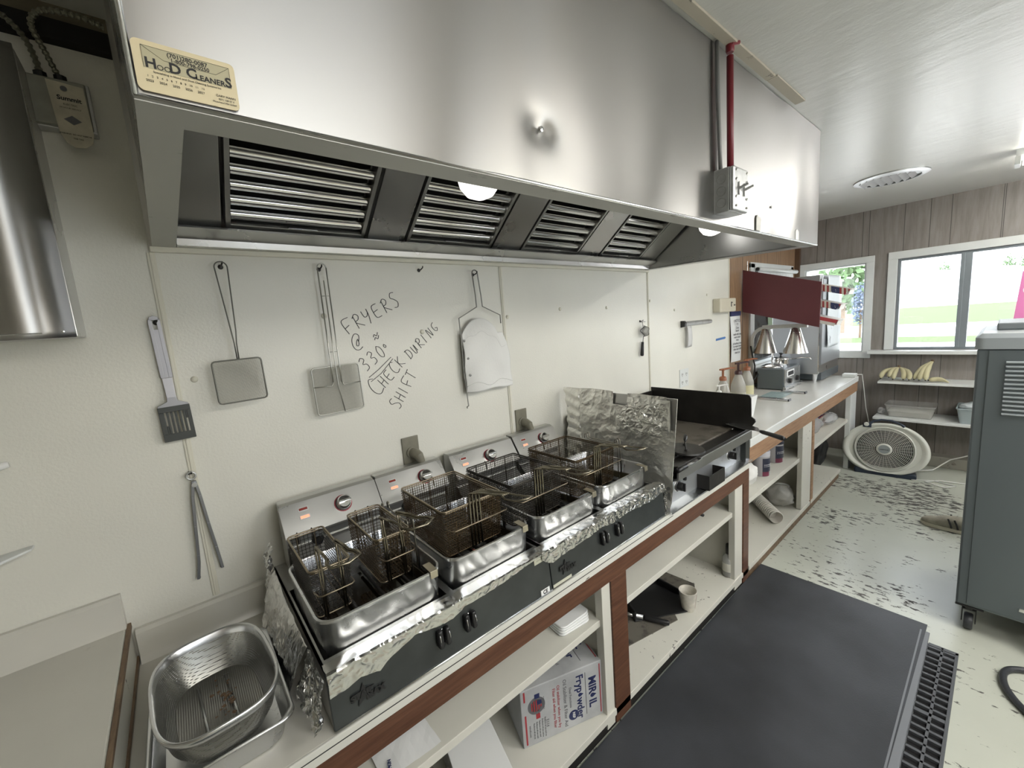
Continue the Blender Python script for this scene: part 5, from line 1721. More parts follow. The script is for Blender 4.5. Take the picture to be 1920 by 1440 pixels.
def big_outlet(label, x, z, w_, h_):
    t_ = thing('power_outlet', label, 'outlet', (x, 0, z))
    MB().box(x - w_ / 2, x + w_ / 2, -0.007, 0, z - h_ / 2, z + h_ / 2).build('face_plate', K['outlet_grey'], t_, bev=0.002)
    MB().lathe([(0.022, -0.007), (0.022, -0.013), (0.02, -0.014)], (x, 0, z - 0.006), 20, axis='y').build('socket_ring', K['outlet_grey'], t_)
    p_ = thing('power_plug', 'round angled plug with hanging cord ' + label.split('outlet ')[1], 'plug', (x + 0.008, -0.014, z))
    m = MB()
    m.tube([(x + 0.006, -0.0145, z - 0.008), (x + 0.008, -0.030, z - 0.008), (x + 0.012, -0.046, z - 0.016), (x + 0.018, -0.052, z - 0.040), (x + 0.020, -0.052, z - 0.062)], [0.021, 0.021, 0.0195, 0.0150, 0.0095], 14)
    m.build('plug_body', K['outlet_grey'], p_, smooth='auto')
    c = MB(); c.tube([(x + 0.020, -0.052, z - 0.062), (x + 0.022, -0.050, z - 0.10), (x + 0.020, -0.035, z - 0.14), (x + 0.01, -0.022, z - 0.20)], 0.0055, 8)
    c.build('cord', K['outlet_grey'], p_, smooth=True)
big_outlet('greasy tan outlet above the second control head', 0.692, 1.125, 0.072, 0.118)
big_outlet('greasy tan outlet above the fourth control head', 1.292, 1.125, 0.072, 0.118)

# handwriting in black marker on the wall
G = {
 'F': [[(0.10, 0.0), (0.02, 1.0), (0.75, 1.08)], [(0.0, 0.45), (0.5, 0.55)]],
 'R': [[(0.12, 0.0), (0.15, 0.95)], [(0.0, 0.85), (0.35, 1.05), (0.6, 0.85), (0.45, 0.6), (0.12, 0.48), (0.75, 0.0)]],
 'Y': [[(0.0, 1.0), (0.05, 0.55), (0.3, 0.5), (0.5, 0.7), (0.55, 1.0)], [(0.55, 1.0), (0.5, 0.5), (0.3, -0.1)]],
 'E': [[(0.6, 1.0), (0.1, 0.95), (0.0, 0.5), (0.1, 0.05), (0.6, 0.0)], [(0.02, 0.5), (0.5, 0.55)]],
 'S': [[(0.65, 1.1), (0.3, 1.15), (0.1, 0.85), (0.4, 0.6), (0.6, 0.3), (0.4, 0.0), (0.05, 0.05)]],
 '@': [[(0.55, 0.75), (0.4, 0.55), (0.35, 0.35), (0.5, 0.3), (0.62, 0.5), (0.6, 0.8)], [(0.62, 0.55), (0.8, 1.0), (0.5, 1.2), (0.15, 0.95), (0.0, 0.5), (0.15, 0.1), (0.5, 0.0), (0.85, 0.15)]],
 '~': [[(0.0, 0.35), (0.2, 0.6), (0.5, 0.4), (0.75, 0.75)], [(0.05, 0.0), (0.25, 0.25), (0.55, 0.05), (0.8, 0.4)]],
 '3': [[(0.05, 0.95), (0.35, 1.1), (0.55, 0.85), (0.2, 0.6), (0.5, 0.45), (0.5, 0.1), (0.1, 0.0)]],
 '0': [[(0.3, 1.05), (0.08, 0.7), (0.1, 0.2), (0.35, 0.0), (0.55, 0.3), (0.55, 0.8), (0.3, 1.05)]],
 'o': [[(0.2, 1.2), (0.05, 1.05), (0.15, 0.85), (0.32, 0.95), (0.2, 1.2)]],
 'C': [[(0.7, 1.0), (0.4, 1.15), (0.1, 0.8), (0.05, 0.3), (0.3, 0.0), (0.75, 0.1)]],
 'H': [[(0.1, 1.0), (0.05, 0.0)], [(0.6, 1.05), (0.55, 0.0)], [(0.05, 0.5), (0.6, 0.55)]],
 'K': [[(0.1, 1.0), (0.08, 0.0)], [(0.6, 1.0), (0.12, 0.5), (0.65, 0.0)]],
 'D': [[(0.15, 1.0), (0.12, 0.0)], [(0.0, 0.95), (0.5, 0.9), (0.65, 0.5), (0.5, 0.1), (0.05, 0.0)]],
 'U': [[(0.05, 0.9), (0.1, 0.1), (0.35, 0.05), (0.5, 0.85), (0.55, 0.1)]],
 'I': [[(0.2, 1.0), (0.18, 0.0)]],
 'N': [[(0.05, 0.0), (0.1, 1.0), (0.5, 0.05), (0.55, 1.0)]],
 'G': [[(0.55, 1.05), (0.15, 0.9), (0.1, 0.4), (0.35, 0.1), (0.6, 0.35), (0.3, 0.45)]],
 'T': [[(0.3, 1.0), (0.28, 0.0)], [(0.0, 1.0), (0.65, 1.05)]],
 '=': [[(0.0, 0.0), (1.6, 0.0)]],
}
hw = MB()
def write(s, x, z, ang, h_, adv, r=0.0016, slant=0.0):
    a = math.radians(ang)
    px = 0
    for ch in s:
        if ch == ' ': px += adv * 0.8; continue
        for st_ in G[ch]:
            pts = []
            # smooth the stroke
            P_ = [Vector((q[0], q[1], 0)) for q in st_]
            for i in range(len(P_) - 1):
                p0 = P_[max(i - 1, 0)]; p1 = P_[i]; p2 = P_[i + 1]; p3 = P_[min(i + 2, len(P_) - 1)]
                for k in range(6):
                    s_ = k / 6
                    pts.append(0.5 * ((2 * p1) + (p2 - p0) * s_ + (2 * p0 - 5 * p1 + 4 * p2 - p3) * s_ * s_ + (3 * p1 - p0 - 3 * p2 + p3) * s_ ** 3))
            pts.append(P_[-1])
            out = []
            for q in pts:
                lx = px + q.x * h_ * 0.8 + q.y * h_ * slant; lz = q.y * h_
                out.append((x + lx * math.cos(a) - lz * math.sin(a), -0.0004, z + lx * math.sin(a) + lz * math.cos(a)))
            hw.tube(out, r, 4)
        px += adv
write('FRYERS', 0.505, 1.610, 25, 0.050, 0.0415)
write('@', 0.520, 1.548, 12, 0.050, 0.04)
write('~', 0.598, 1.582, 12, 0.034, 0.04)
write('330', 0.553, 1.468, 33, 0.048, 0.0385)
write('o', 0.652, 1.520, 33, 0.040, 0.03)
hw.tube([(0.560, -0.0004, 1.445), (0.60, -0.0004, 1.470), (0.655, -0.0004, 1.512)], 0.0014, 4)
hw.tube([(0.566, -0.0004, 1.428), (0.61, -0.0004, 1.455), (0.662, -0.0004, 1.505)], 0.0014, 4)
write('C', 0.588, 1.368, 41, 0.062, 0.0365)
write('HECK', 0.618, 1.396, 42, 0.044, 0.0345)
write('DURING', 0.735, 1.494, 37, 0.041, 0.0320)
write('SHIFT', 0.665, 1.302, 54, 0.046, 0.0330)
hwo = hw.build('handwriting', K['ink_black'], wall_back)
hwo['label'] = 'black marker handwriting: FRYERS @ 330 degrees, check during shift'

# small white things at the left edge
t = MB().tube([(-0.46, -0.014, 1.352), (-0.36, -0.014, 1.357), (-0.335, -0.014, 1.360)], [0.011, 0.011, 0.007], 10).build('white_spoon_handle', K['white_plastic'], None, smooth=True)
tag(t, 'white plastic handle end on the wall at the left picture edge', 'utensil')
mb = MB(); mb.add([(-0.60, -0.002, 1.126), (-0.33, -0.002, 1.147), (-0.33, -0.030, 1.147), (-0.60, -0.11, 1.10), (-0.60, -0.002, 1.085), (-0.33, -0.002, 1.141), (-0.33, -0.030, 1.141), (-0.60, -0.11, 1.088)],
                  [(0, 1, 2, 3), (7, 6, 5, 4), (0, 4, 5, 1), (1, 5, 6, 2), (2, 6, 7, 3), (3, 7, 4, 0)])
t = mb.build('corner_shelf', K['trim_white'], None, bev=0.002)
tag(t, 'tip of a white wedge-shaped wall shelf at the left picture edge', 'shelf')
# ------------------------------------------------------------------ pan and strainer on the low counter
def perf_mat():
    return mesh_cloth('perforated_steel', (0.62, 0.62, 0.60), 330, 0.55, 1.0, 0.3, axes=(0, 1))
t = thing('steam_pan', 'deep rectangular stainless pan on the low counter at the left front', 'pan', (-0.03, -0.42, 0.738))
px0, px1, py0, py1 = -0.155, 0.093, -0.588, -0.215
rings = [rrect(px0 + .02, px1 - .02, py0 + .02, py1 - .02, 0.04, 0.741), rrect(px0 + .008, px1 - .008, py0 + .008, py1 - .008, 0.04, 0.795), rrect(px0, px1, py0, py1, 0.03, 0.803), rrect(px0 - .002, px1 + .002, py0 - .002, py1 + .002, 0.03, 0.798)]
MB().loft([rings[3], rings[2]], (False, False)).build('rim', K['steel_pot'], t, smooth=True, solid=0.001)
MB().loft(rings[:3], (True, False)).build('body', K['steel_pot'], t, smooth='auto', solid=0.0015)
t = thing('perforated_strainer', 'oval perforated stainless strainer with wide rim resting in the pan', 'strainer', (-0.04, -0.44, 0.80))
TS_ = Matrix.Translation((-0.030, -0.444, -0.016)) @ Matrix.Rotation(math.radians(4), 4, 'Z')
def oval(a, b, z, n=56, e=3.2):
    out = []
    for k in range(n):
        th = 2 * math.pi * k / n
        c_, s_ = math.cos(th), math.sin(th)
        out.append((a * abs(c_) ** (2 / e) * (1 if c_ >= 0 else -1), b * abs(s_) ** (2 / e) * (1 if s_ >= 0 else -1), z))
    return out
A, B = 0.108, 0.166
rm = MB(T=TS_)
rm.loft([oval(A - 0.004, B - 0.004, 0.882), oval(A, B, 0.885), oval(A + 0.003, B + 0.003, 0.895), oval(A + 0.003, B + 0.003, 0.900), oval(A, B, 0.902), oval(A - 0.004, B - 0.004, 0.897), oval(A - 0.006, B - 0.006, 0.882)], (False, False))
rm.build('rim', K['steel_pot'], t, smooth=True)
wl = MB(T=TS_)
wl.loft([oval(A - 0.003, B - 0.003, 0.886), oval(A - 0.012, B - 0.014, 0.845), oval(A - 0.030, B - 0.034, 0.812)], (False, False))
wl.build('perforated_wall', mesh_cloth('perforated_wall_steel', (0.27, 0.27, 0.25), 240, 0.62, 0.9, 0.34, axes=(1, 2)), t, smooth=True)
fl_ = MB(T=TS_)
fl_.loft([oval(A - 0.030, B - 0.034, 0.812), oval(A - 0.06, B - 0.07, 0.803), oval(0.02, 0.05, 0.805)], (False, True))
fl_.build('perforated_floor', mesh_cloth('perforated_floor_steel', (0.20, 0.195, 0.18), 240, 0.66, 0.9, 0.36, axes=(0, 1)), t, smooth=True)
rb = MB(T=TS_)
rb.tube([(-0.03, -0.11, 0.808), (-0.03, 0.11, 0.808)], 0.003, 6); rb.tube([(0.025, -0.11, 0.808), (0.025, 0.11, 0.808)], 0.003, 6)
rb.build('stiffening_rib', K['steel_pot'], t, smooth=True)
cr = MB(T=TS_)
for k in range(46):
    a_ = random.gauss(0, 1); b_ = random.gauss(0, 1); s_ = 0.0015 + 0.0035 * random.random()
    c_ = Vector((0.012 + 0.012 * a_, 0.02 + 0.035 * b_, 0.8095))
    cr.add([c_ + Vector((s_ * math.cos(q) * (0.6 + random.random()), s_ * math.sin(q) * (0.6 + random.random()), 0.001 + 0.002 * random.random())) for q in (0, 1, 2, 3, 4, 5)], [(0, 1, 2, 3, 4, 5)])
crumbs = cr.build('crumb_residue', simple('fried_crumbs', (0.16, 0.10, 0.06), 0.8), t)
crumbs['kind'] = 'stuff'

# paper sack edge at the left picture border
t = thing('food_packet', 'crumpled white and red packet on the cream counter at the left picture edge', 'packet', (-0.48, -0.42, 0.855))
def pk(u, v): return tuple(Vector((-0.60 + 0.17 * u, -0.40 + 0.22 * (v - 0.5) * (1 - 0.2 * u), 0.858 + 0.03 * math.sin(u * 3) * math.sin(v * 3.1) + 0.003)) + crumple((u, v, 0), 0.012, 5, 6))
MB().grid(pk, 14, 14).build('wrapper', K['white_plastic'], t, solid=0.002)
MB().grid(lambda u, v: tuple(Vector((-0.60 + 0.19 * u, -0.53 + 0.03 * v + 0.02 * u, 0.858 + 0.010 * math.sin(v * 3.1)))), 10, 5).build('red_seam', simple('pale_red_band', (0.40, 0.16, 0.13), 0.6), t, solid=0.002)

# ------------------------------------------------------------------ fry powder carton on the bottom shelf
def carton_thing():
    o = Vector((0.7635, -0.508, 0.0865))
    T = Matrix.Translation(o) @ Matrix.Rotation(math.atan2(-0.622 + 0.508, 1.084 - 0.754), 4, 'Z')
    t_ = thing('powder_carton', 'large white carton with navy lettering and a round flag badge on the bottom shelf', 'carton', tuple(o))
    W_, D_, H_ = 0.335, 0.30, 0.232
    b = MB(T=T); b.box(0, W_, 0.0, D_, 0, H_); b.build('carton_body', K['paper_grey'], t_, bev=0.003)
    def put(s_, lx, lz, size, m=K['ink_blue'], bold=0.0, face='front', rot=-90, sq=1.0, name='lettering'):
        if face == 'front':
            F_ = T @ Matrix.Translation((lx, -0.0006, lz)) @ Matrix.Rotation(math.radians(90), 4, 'X') @ Matrix.Rotation(math.radians(rot), 4, 'Z')
        else:
            F_ = T @ Matrix.Translation((lx, lz, H_ + 0.0006)) @ Matrix.Rotation(math.radians(rot), 4, 'Z')
        return text_part(name, s_, size, F_, m, t_, bold, ext=0.0002, squash=sq)
    for face, f_ in (('front', 0), ('top', 1)):
        # columns run down the face; on the top they run away from the viewer
        c_ = 0.116 if face == 'front' else 0.150
        sgn = 1
        rt = -90
        put('MIR  IL', W_ - 0.045, c_, 0.044, face=face, bold=0.0014, rot=rt)
        put('Fryp  wder', W_ - 0.098, c_, 0.041, face=face, bold=0.0010, rot=rt)
        put('Dual Functions', W_ - 0.138, c_ + 0.012, 0.014, K['ink_grey'], face=face, rot=rt)
        put('Oil Stabilizer & Filter Aid', W_ - 0.160, c_ - 0.002, 0.0195, K['ink_grey'], face=face, rot=rt)
        put('Oil stabilizer when you fry', W_ - 0.187, c_ - 0.004, 0.0165, K['ink_red'] if face == 'front' else K['ink_grey'], face=face, rot=rt)
        put('Filter aid when you filter', W_ - 0.205, c_ - 0.004, 0.0165, K['ink_red'] if face == 'front' else K['ink_grey'], face=face, rot=rt)
        put('E114', W_ - 0.236, c_ - 0.05, 0.016, K['ink_grey'], face=face, rot=rt)
        # oil drops that stand for the letter O
        for lx, lz, s_ in ((W_ - 0.045, c_ - 0.016, 0.015), (W_ - 0.098, c_ + 0.007, 0.013)):
            pr = []
            for k in range(13):
                a = math.radians(-60 + 300 * k / 12)
                pr.append((s_ * 0.62 * math.cos(a + math.radians(-30)) , s_ * 0.62 * math.sin(a + math.radians(-30))))
            ds = []
            for k in range(12):
                a = math.radians(150 + 240 * k / 11)
                ds.append((lx + s_ * 0.58 * math.cos(a - math.radians(0)) * 1.0, lz + s_ * 0.58 * math.sin(a)))
            tip = (lx + s_ * 1.15, lz)
            # drop pointing along +x (top of the turned lettering)
            poly = [tip] + [(lx + s_ * 0.58 * math.cos(math.radians(55 + 250 * k / 11)), lz + s_ * 0.58 * math.sin(math.radians(55 + 250 * k / 11))) for k in range(12)]
            d_ = MB(T=T)
            if face == 'front': d_.prism(poly, -0.0008, -0.0002, 'y')
            else: d_.prism(poly, H_ + 0.0002, H_ + 0.0008, 'z')
            d_.build('oil_drop_mark', K['ink_blue'], t_)
        ln = MB(T=T)
        if face == 'front':
            ln.box(W_ - 0.0735, W_ - 0.0715, -0.0008, 0, 0.03, H_ - 0.025)
        else:
            ln.box(W_ - 0.0735, W_ - 0.0715, 0.03, 0.26, H_, H_ + 0.0008)
        ln.build('printed_rule', K['ink_grey'], t_)
    for q_ in ((W_ - 0.012, W_ - 0.008, -0.0008, 0, 0.012, H_ - 0.012), (0.012, 0.018, -0.0008, 0, 0.01, 0.13), (0.012, 0.018, -0.0008, 0, 0.185, 0.225), (W_ - 0.012, W_ - 0.008, 0.02, 0.28, H_, H_ + 0.0008)):
        MB(T=T).box(*q_).build('red_stripe', K['ink_red'], t_)
    ns_ = MB(T=T); ns_.lathe([(0.0185, -0.0002), (0.0185, -0.0009)], (W_ - 0.128, 0, 0.050), 26, axis='y'); ns_.build('round_seal', K['ink_blue'], t_)
    rg = MB(T=T); rg.lathe([(0.0205, -0.0002), (0.0205, -0.0007), (0.0195, -0.0007)], (W_ - 0.128, 0, 0.050), 26, axis='y'); rg.build('seal_ring', K['ink_blue'], t_)
    text_part('lettering', 'NSF', 0.015, T @ Matrix.Translation((W_ - 0.128, -0.0012, 0.050)) @ Matrix.Rotation(math.radians(90), 4, 'X') @ Matrix.Rotation(math.radians(-90), 4, 'Z'), K['paper'], t_, 0.0004, ext=0.0001)
    # round stripes-and-stars badge
    cx_, cz_ = 0.060, 0.155
    bd = MB(T=T); bd.lathe([(0.034, -0.0002), (0.034, -0.0007), (0.0325, -0.0007)], (cx_, 0, cz_), 30, axis='y')
    bd.lathe([(0.0245, -0.0002), (0.0245, -0.0007), (0.0235, -0.0007)], (cx_, 0, cz_), 30, axis='y'); bd.build('badge_ring', K['ink_grey'], t_)
    bs = MB(T=T)
    for k in range(5):
        o_ = -0.018 + k * 0.009
        hh = math.sqrt(max(0, 0.0225 ** 2 - (o_ + .002) ** 2))
        bs.box(cx_ + o_ - 0.0022, cx_ + o_ + 0.0022, -0.0008, 0, cz_ - hh, cz_ + (0 if k > 2 else hh))
    bs.box(cx_ - 0.004, cx_ + 0.012, -0.001, 0, cz_ - 0.054, cz_ - 0.034)
    bs.build('badge_stripe', K['ink_red'], t_)
    bb = MB(T=T); bb.box(cx_ + 0.002, cx_ + 0.020, -0.0009, 0, cz_ + 0.002, cz_ + 0.018); bb.box(cx_ - 0.006, cx_ + 0.014, -0.0009, 0, cz_ + 0.028, cz_ + 0.046)
    bb.build('badge_canton', K['ink_blue'], t_)
    text_part('lettering', 'MADE IN USA', 0.0085, T @ Matrix.Translation((cx_ + 0.0285, -0.0009, cz_)) @ Matrix.Rotation(math.radians(90), 4, 'X') @ Matrix.Rotation(math.radians(-90), 4, 'Z'), K['ink_grey'], t_, ext=0.0001)
    for k in range(5):
        put('Reduces oil use and waste'[: 22 - k], 0.090 - k * 0.011, 0.055, 0.0085, K['ink_grey'])
    put('miroil.com', 0.030, 0.06, 0.011, K['ink_grey'])
carton_thing()

# white box with navy print at the bottom edge of the frame
t = thing('white_box', 'small white box with navy printed side on the bottom shelf left of the carton', 'box', (0.58, -0.48, 0.086))
T = Matrix.Translation((0.600, -0.455, 0.0865)) @ Matrix.Rotation(math.radians(-14), 4, 'Z')
b = MB(T=T); b.box(-0.095, 0.075, -0.16, 0.10, 0, 0.118); b.build('box_body', K['paper'], t, bev=0.002)
b = MB(T=T); b.box(-0.095, 0.075, 0.085, 0.100, 0.118, 0.135); b.build('open_flap', K['paper_grey'], t)
b = MB(T=T)
b.prism([(-0.05, 0.01), (-0.02, 0.09), (0.02, 0.03), (0.05, 0.10), (0.035, 0.02), (0.0, 0.006)], 0.0752, 0.0758); b.prism([(-0.15, 0.01), (-0.09, 0.10), (-0.07, 0.09), (-0.11, 0.01)], 0.0752, 0.0758)
b.build('navy_print', K['ink_blue'], t)
b = MB(T=T); b.box(-0.02, 0.02, 0.0845, 0.085, 0.122, 0.132); b.build('barcode_patch', K['ink_black'], t)
# carton behind it, dark open box
t = MB(T=Matrix.Translation((0.36, -0.42, 0.0865)) @ Matrix.Rotation(0.1, 4, 'Z')).box(-0.11, 0.10, -0.16, 0.12, 0, 0.10).build('cardboard_box', K['cardboard_dark'], None, bev=0.002)
tag(t, 'dark stained cardboard box on the bottom shelf at the lower picture edge', 'box')

# stack of folded white towels / napkins on the shelf
for k in range(4):
    T = Matrix.Translation((1.005, -0.46 - 0.001 * k, 0.4865 + k * 0.0075)) @ Matrix.Rotation(math.radians(-6 + k * 1.5), 4, 'Z')
    t = thing('folded_napkins', ['bottom', 'second lowest', 'second highest', 'top'][k] + ' folded white napkin sheaf of the stack under the fryer counter', 'napkins', (1.005, -0.46, 0.4865 + k * 0.0075), group='folded napkins on the shelf')
    b = MB(T=T)
    b.loft([rrect(-0.075, 0.065, -0.13 + 0.004 * k, 0.13, 0.02, 0.0), rrect(-0.077, 0.067, -0.132 + 0.004 * k, 0.13, 0.02, 0.0036), rrect(-0.075, 0.065, -0.13 + 0.004 * k, 0.128, 0.02, 0.007)])
    b.build('paper_sheaf', K['paper'], t, smooth='auto')
t = thing('paper_bag', 'thin white paper packet lying on the shelf at the lower picture edge', 'paper bag', (0.30, -0.50, 0.486))
MB().grid(lambda u, v: tuple(Vector((0.25 + 0.16 * u, -0.605 + 0.2 * v, 0.4885 + 0.004 * math.sin(u * 5) + 0.003)) + crumple((u, v, 1), 0.003, 4, 2)), 10, 10).build('packet_sheet', K['paper'], t)
text_part('lettering', 'NAPKIN', 0.012, frame_T((0.275, -0.58, 0.499), (0.3, 1, 0), (-1, 0.3, 0)), K['ink_blue'], t, 0.0005, ext=0.0001)

# second bay: stained board, broom/dust pan, paper cup, sauce bottle, frying pan
t = MB(T=Matrix.Translation((1.72, -0.36, 0.0865)) @ Matrix.Rotation(math.radians(-12), 4, 'Z')).prism([(-0.40, -0.19), (0.06, -0.20), (0.10, -0.13), (0.26, -0.15), (0.36, -0.06), (0.30, 0.16), (-0.30, 0.2)], 0, 0.003, 'z').build('paper_liner', K['cardboard_dark'], None)
tag(t, 'torn dark stained liner sheet spread on the bottom shelf', 'liner')
t = thing('dust_pan', 'black dust pan lying on the stained liner on the bottom shelf', 'dust pan', (1.76, -0.42, 0.09))
b = MB(T=Matrix.Translation((1.765, -0.40, 0.0905)) @ Matrix.Rotation(math.radians(-25), 4, 'Z'))
b.prism([(-0.16, -0.11), (0.14, -0.14), (0.17, -0.02), (0.12, 0.12), (-0.14, 0.12)], 0.0, 0.006, 'z')
b.prism([(-0.16, -0.11), (-0.14, 0.12), (-0.13, 0.12), (-0.15, -0.11)], 0.006, 0.055, 'z'); b.prism([(-0.14, 0.12), (0.12, 0.12), (0.12, 0.11), (-0.14, 0.11)], 0.006, 0.05, 'z')
b.prism([(0.12, 0.12), (0.17, -0.02), (0.16, -0.02), (0.11, 0.11)], 0.006, 0.04, 'z')
b.build('pan', K['black'], t, bev=0.003)
t = thing('ash_scoop', 'dark square tray behind the dust pan on the bottom shelf', 'tray', (2.0, -0.2, 0.09))
b = MB(T=Matrix.Translation((2.02, -0.20, 0.0905)) @ Matrix.Rotation(math.radians(20), 4, 'Z'))
b.box(-0.10, 0.10, -0.09, 0.09, 0, 0.005); b.box(-0.10, 0.10, 0.084, 0.09, 0.005, 0.05); b.box(-0.10, -0.094, -0.09, 0.084, 0.005, 0.05); b.box(0.094, 0.10, -0.09, 0.084, 0.005, 0.05)
b.build('tray_body', K['black_iron'], t, bev=0.002)
t = thing('brush_handle', 'brush handle with chrome tube and black grip lying by the dust pan', 'brush', (1.62, -0.45, 0.10))
MB().tube([(1.545, -0.30, 0.105), (1.618, -0.452, 0.105)], 0.0115, 12).build('chrome_tube', K['steel_pot'], t, smooth=True)
MB().tube([(1.618, -0.452, 0.105), (1.624, -0.465, 0.105), (1.665, -0.556, 0.105), (1.668, -0.563, 0.105)], [0.012, 0.0135, 0.0125, 0.009], 12).build('grip', K['black'], t, smooth=True)
def paper_cup(name, label, loc, h_=0.105, r0=0.030, r1=0.043, dot=None, T=None, group=None, cat='cup'):
    t_ = thing(name, label, cat, loc, group=group)
    T = Matrix.Translation(loc)
    c = MB(T=T); c.lathe([(r0, 0), (r0 + 0.0005, 0.001), (r1, h_), (r1 + 0.0015, h_ + 0.001), (r1 - 0.001, h_ + 0.002), (r1 - 0.002, h_ - 0.001), (r0 - 0.0015, 0.004), (0, 0.004)], (0, 0, 0), 28)
    c.build('cup_wall', simple('cup_paper', (0.62, 0.59, 0.52), 0.5, var=0.2, vscale=40), t_, smooth='auto')
    s_ = MB(T=T)
    for k in range(6):
        a0 = math.radians(-70 + k * 3.4)
        s_.add([((r0 + (r1 - r0) * z_ + 0.0012) * math.cos(a0 + d_), (r0 + (r1 - r0) * z_ + 0.0012) * math.sin(a0 + d_), h_ * z_) for z_, d_ in ((0.06, 0), (0.06, 0.062), (0.8, 0.062), (0.8, 0))], [(0, 1, 2, 3)])
    s_.build('printed_band', K['ink_red'], t_)
    return t_
paper_cup('paper_cup', 'used paper cup with a red band standing on the bottom shelf by the mat', (1.848, -0.565, 0.0865))
t = thing('sauce_bottle', 'small sauce bottle with black cap and pale label by the red-brown post', 'bottle', (2.27, -0.596, 0.0865))
T = Matrix.Translation((2.27, -0.590, 0.0865))
b = MB(T=T); b.lathe([(0.0, 0), (0.030, 0.0), (0.033, 0.004), (0.033, 0.098), (0.030, 0.112), (0.018, 0.128), (0.0135, 0.138), (0.0135, 0.150)], (0, 0, 0), 24)
b.build('glass_body', simple('clear_bottle_glass', (0.55, 0.56, 0.54), 0.08, trans=0.0, alpha=0.55), t, smooth='auto')
b = MB(T=T); b.lathe([(0.0, 0.001), (0.0315, 0.001), (0.0315, 0.042), (0, 0.042)], (0, 0, 0), 24); b.build('liquid', simple('dark_red_sauce', (0.05, 0.012, 0.012), 0.15), t, smooth='auto')
b = MB(T=T); b.lathe([(0.0336, 0.034), (0.0338, 0.035), (0.0338, 0.082), (0.0336, 0.083)], (0, 0, 0), 24); b.build('label_band', simple('pale_label', (0.60, 0.59, 0.52), 0.5), t, smooth='auto')
b = MB(T=T)
for a in range(-118, -70, 6):
    an = math.radians(a); b.box(0.0340 * math.cos(an) - 0.0008, 0.0340 * math.cos(an) + 0.0008, 0.0342 * math.sin(an) - 0.0004, 0.0342 * math.sin(an), 0.040, 0.056)
b.box(-0.022, 0.006, -0.0346, -0.0330, 0.066, 0.0735)
b.build('label_print', K['ink_black'], t)
b = MB(T=T); b.lathe([(0.0155, 0.128), (0.0160, 0.150), (0.0158, 0.172), (0.0150, 0.186), (0.013, 0.190), (0, 0.190)], (0, 0, 0), 20); b.build('cap', K['black'], t, smooth='auto')
t = thing('frying_pan', 'dark pan on the shelf below the griddle', 'pan', (2.15, -0.30, 0.487))
MB().lathe([(0, 0.487), (0.09, 0.487), (0.12, 0.52), (0.122, 0.522), (0.117, 0.52), (0.088, 0.491), (0, 0.491)], (2.12, -0.34, 0), 32).build('pan_body', K['black_iron'], t, smooth='auto')
MB().tube([(2.08, -0.45, 0.517), (2.03, -0.56, 0.530)], 0.009, 8).build('handle', K['black'], t, smooth=True)
t = thing('scrub_pad_ring', 'small coiled wire ring on the shelf beside the dark pan', 'wire', (2.24, -0.44, 0.49))
MB().tube([(2.235 + 0.035 * math.cos(k * .4), -0.46 + 0.03 * math.sin(k * .4), 0.4885 + 0.001 * k * 0.5) for k in range(36)], 0.0012, 5).build('wire_coil', K['steel_pot'], t, smooth=True)
# ------------------------------------------------------------------ things on the far counter
FT = 0.863
def pump_bottle(name, label, x, y, h_, r_, pump, nozzle, sauce, fill, s=1.0, lab=None):
    t_ = thing(name, label, 'pump bottle', (x, y, FT))
    T = Matrix.Translation((x, y, FT))
    b = MB(T=T); b.lathe([(0, 0), (r_, 0), (r_, h_ * 0.50), (r_ * 0.96, h_ * 0.58), (r_ * 0.55, h_ * 0.88), (r_ * 0.45, h_ * 0.92), (r_ * 0.45, h_)], (0, 0, 0), 24)
    b.build('bottle_body', K['bottle_frost'], t_, smooth='auto')
    b = MB(T=T); b.lathe([(0, 0.002), (r_ * 1.01, 0.002), (r_ * 1.01, h_ * fill), (0, h_ * fill)], (0, 0, 0), 24)
    b.build('sauce_band', sauce, t_, smooth='auto')
    b = MB(T=T); b.lathe([(r_ * 0.52, h_ * 0.97), (r_ * 0.52, h_ * 1.07), (r_ * 0.40, h_ * 1.11), (r_ * 0.16, h_ * 1.13), (r_ * 0.16, h_ * 1.33), (r_ * 0.25, h_ * 1.34), (r_ * 0.25, h_ * 1.40), (0, h_ * 1.41)], (0, 0, 0), 16)
    b.tube([(0, 0, h_ * 1.38), (nozzle * 0.6, -0.02, h_ * 1.39), (nozzle, -0.035, h_ * 1.37)], [r_ * 0.17, r_ * 0.15, r_ * 0.12], 8)
    b.tube([(0, 0, h_ * 1.38), (-nozzle * 0.25, 0.01, h_ * 1.385)], [r_ * 0.17, r_ * 0.13], 8)
    b.build('pump', pump, t_, smooth='auto')
    return t_
yel = simple('pale_yellow_label', (0.62, 0.58, 0.36), 0.45)
pump_bottle('pump_bottle', 'frosted sauce bottle with light brown pump and orange base, nearest of three', 3.20, -0.165, 0.205, 0.050, K['pump_brown'], 0.12, simple('orange_syrup', (0.50, 0.20, 0.05), 0.3), 0.42)
pump_bottle('pump_bottle', 'frosted sauce bottle with near-black pump, middle of three', 3.48, -0.165, 0.215, 0.055, K['pump_dark'], 0.12, simple('pale_syrup', (0.42, 0.40, 0.33), 0.3), 0.30)
pump_bottle('pump_bottle', 'frosted sauce bottle with red-brown pump and yellow label, farthest of three', 3.72, -0.14, 0.215, 0.052, K['pump_brown'], 0.12, yel, 0.40)
pump_bottle('sanitizer_bottle', 'small white-pump sanitizer bottle in front of the sauce bottles', 3.03, -0.21, 0.135, 0.032, K['white_plastic'], 0.07, simple('navy_print_band', (0.20, 0.22, 0.34), 0.35), 0.75)
t = thing('plastic_tub', 'low white plastic tub with red band against the wall behind the griddle guard', 'tub', (2.90, -0.12, FT))
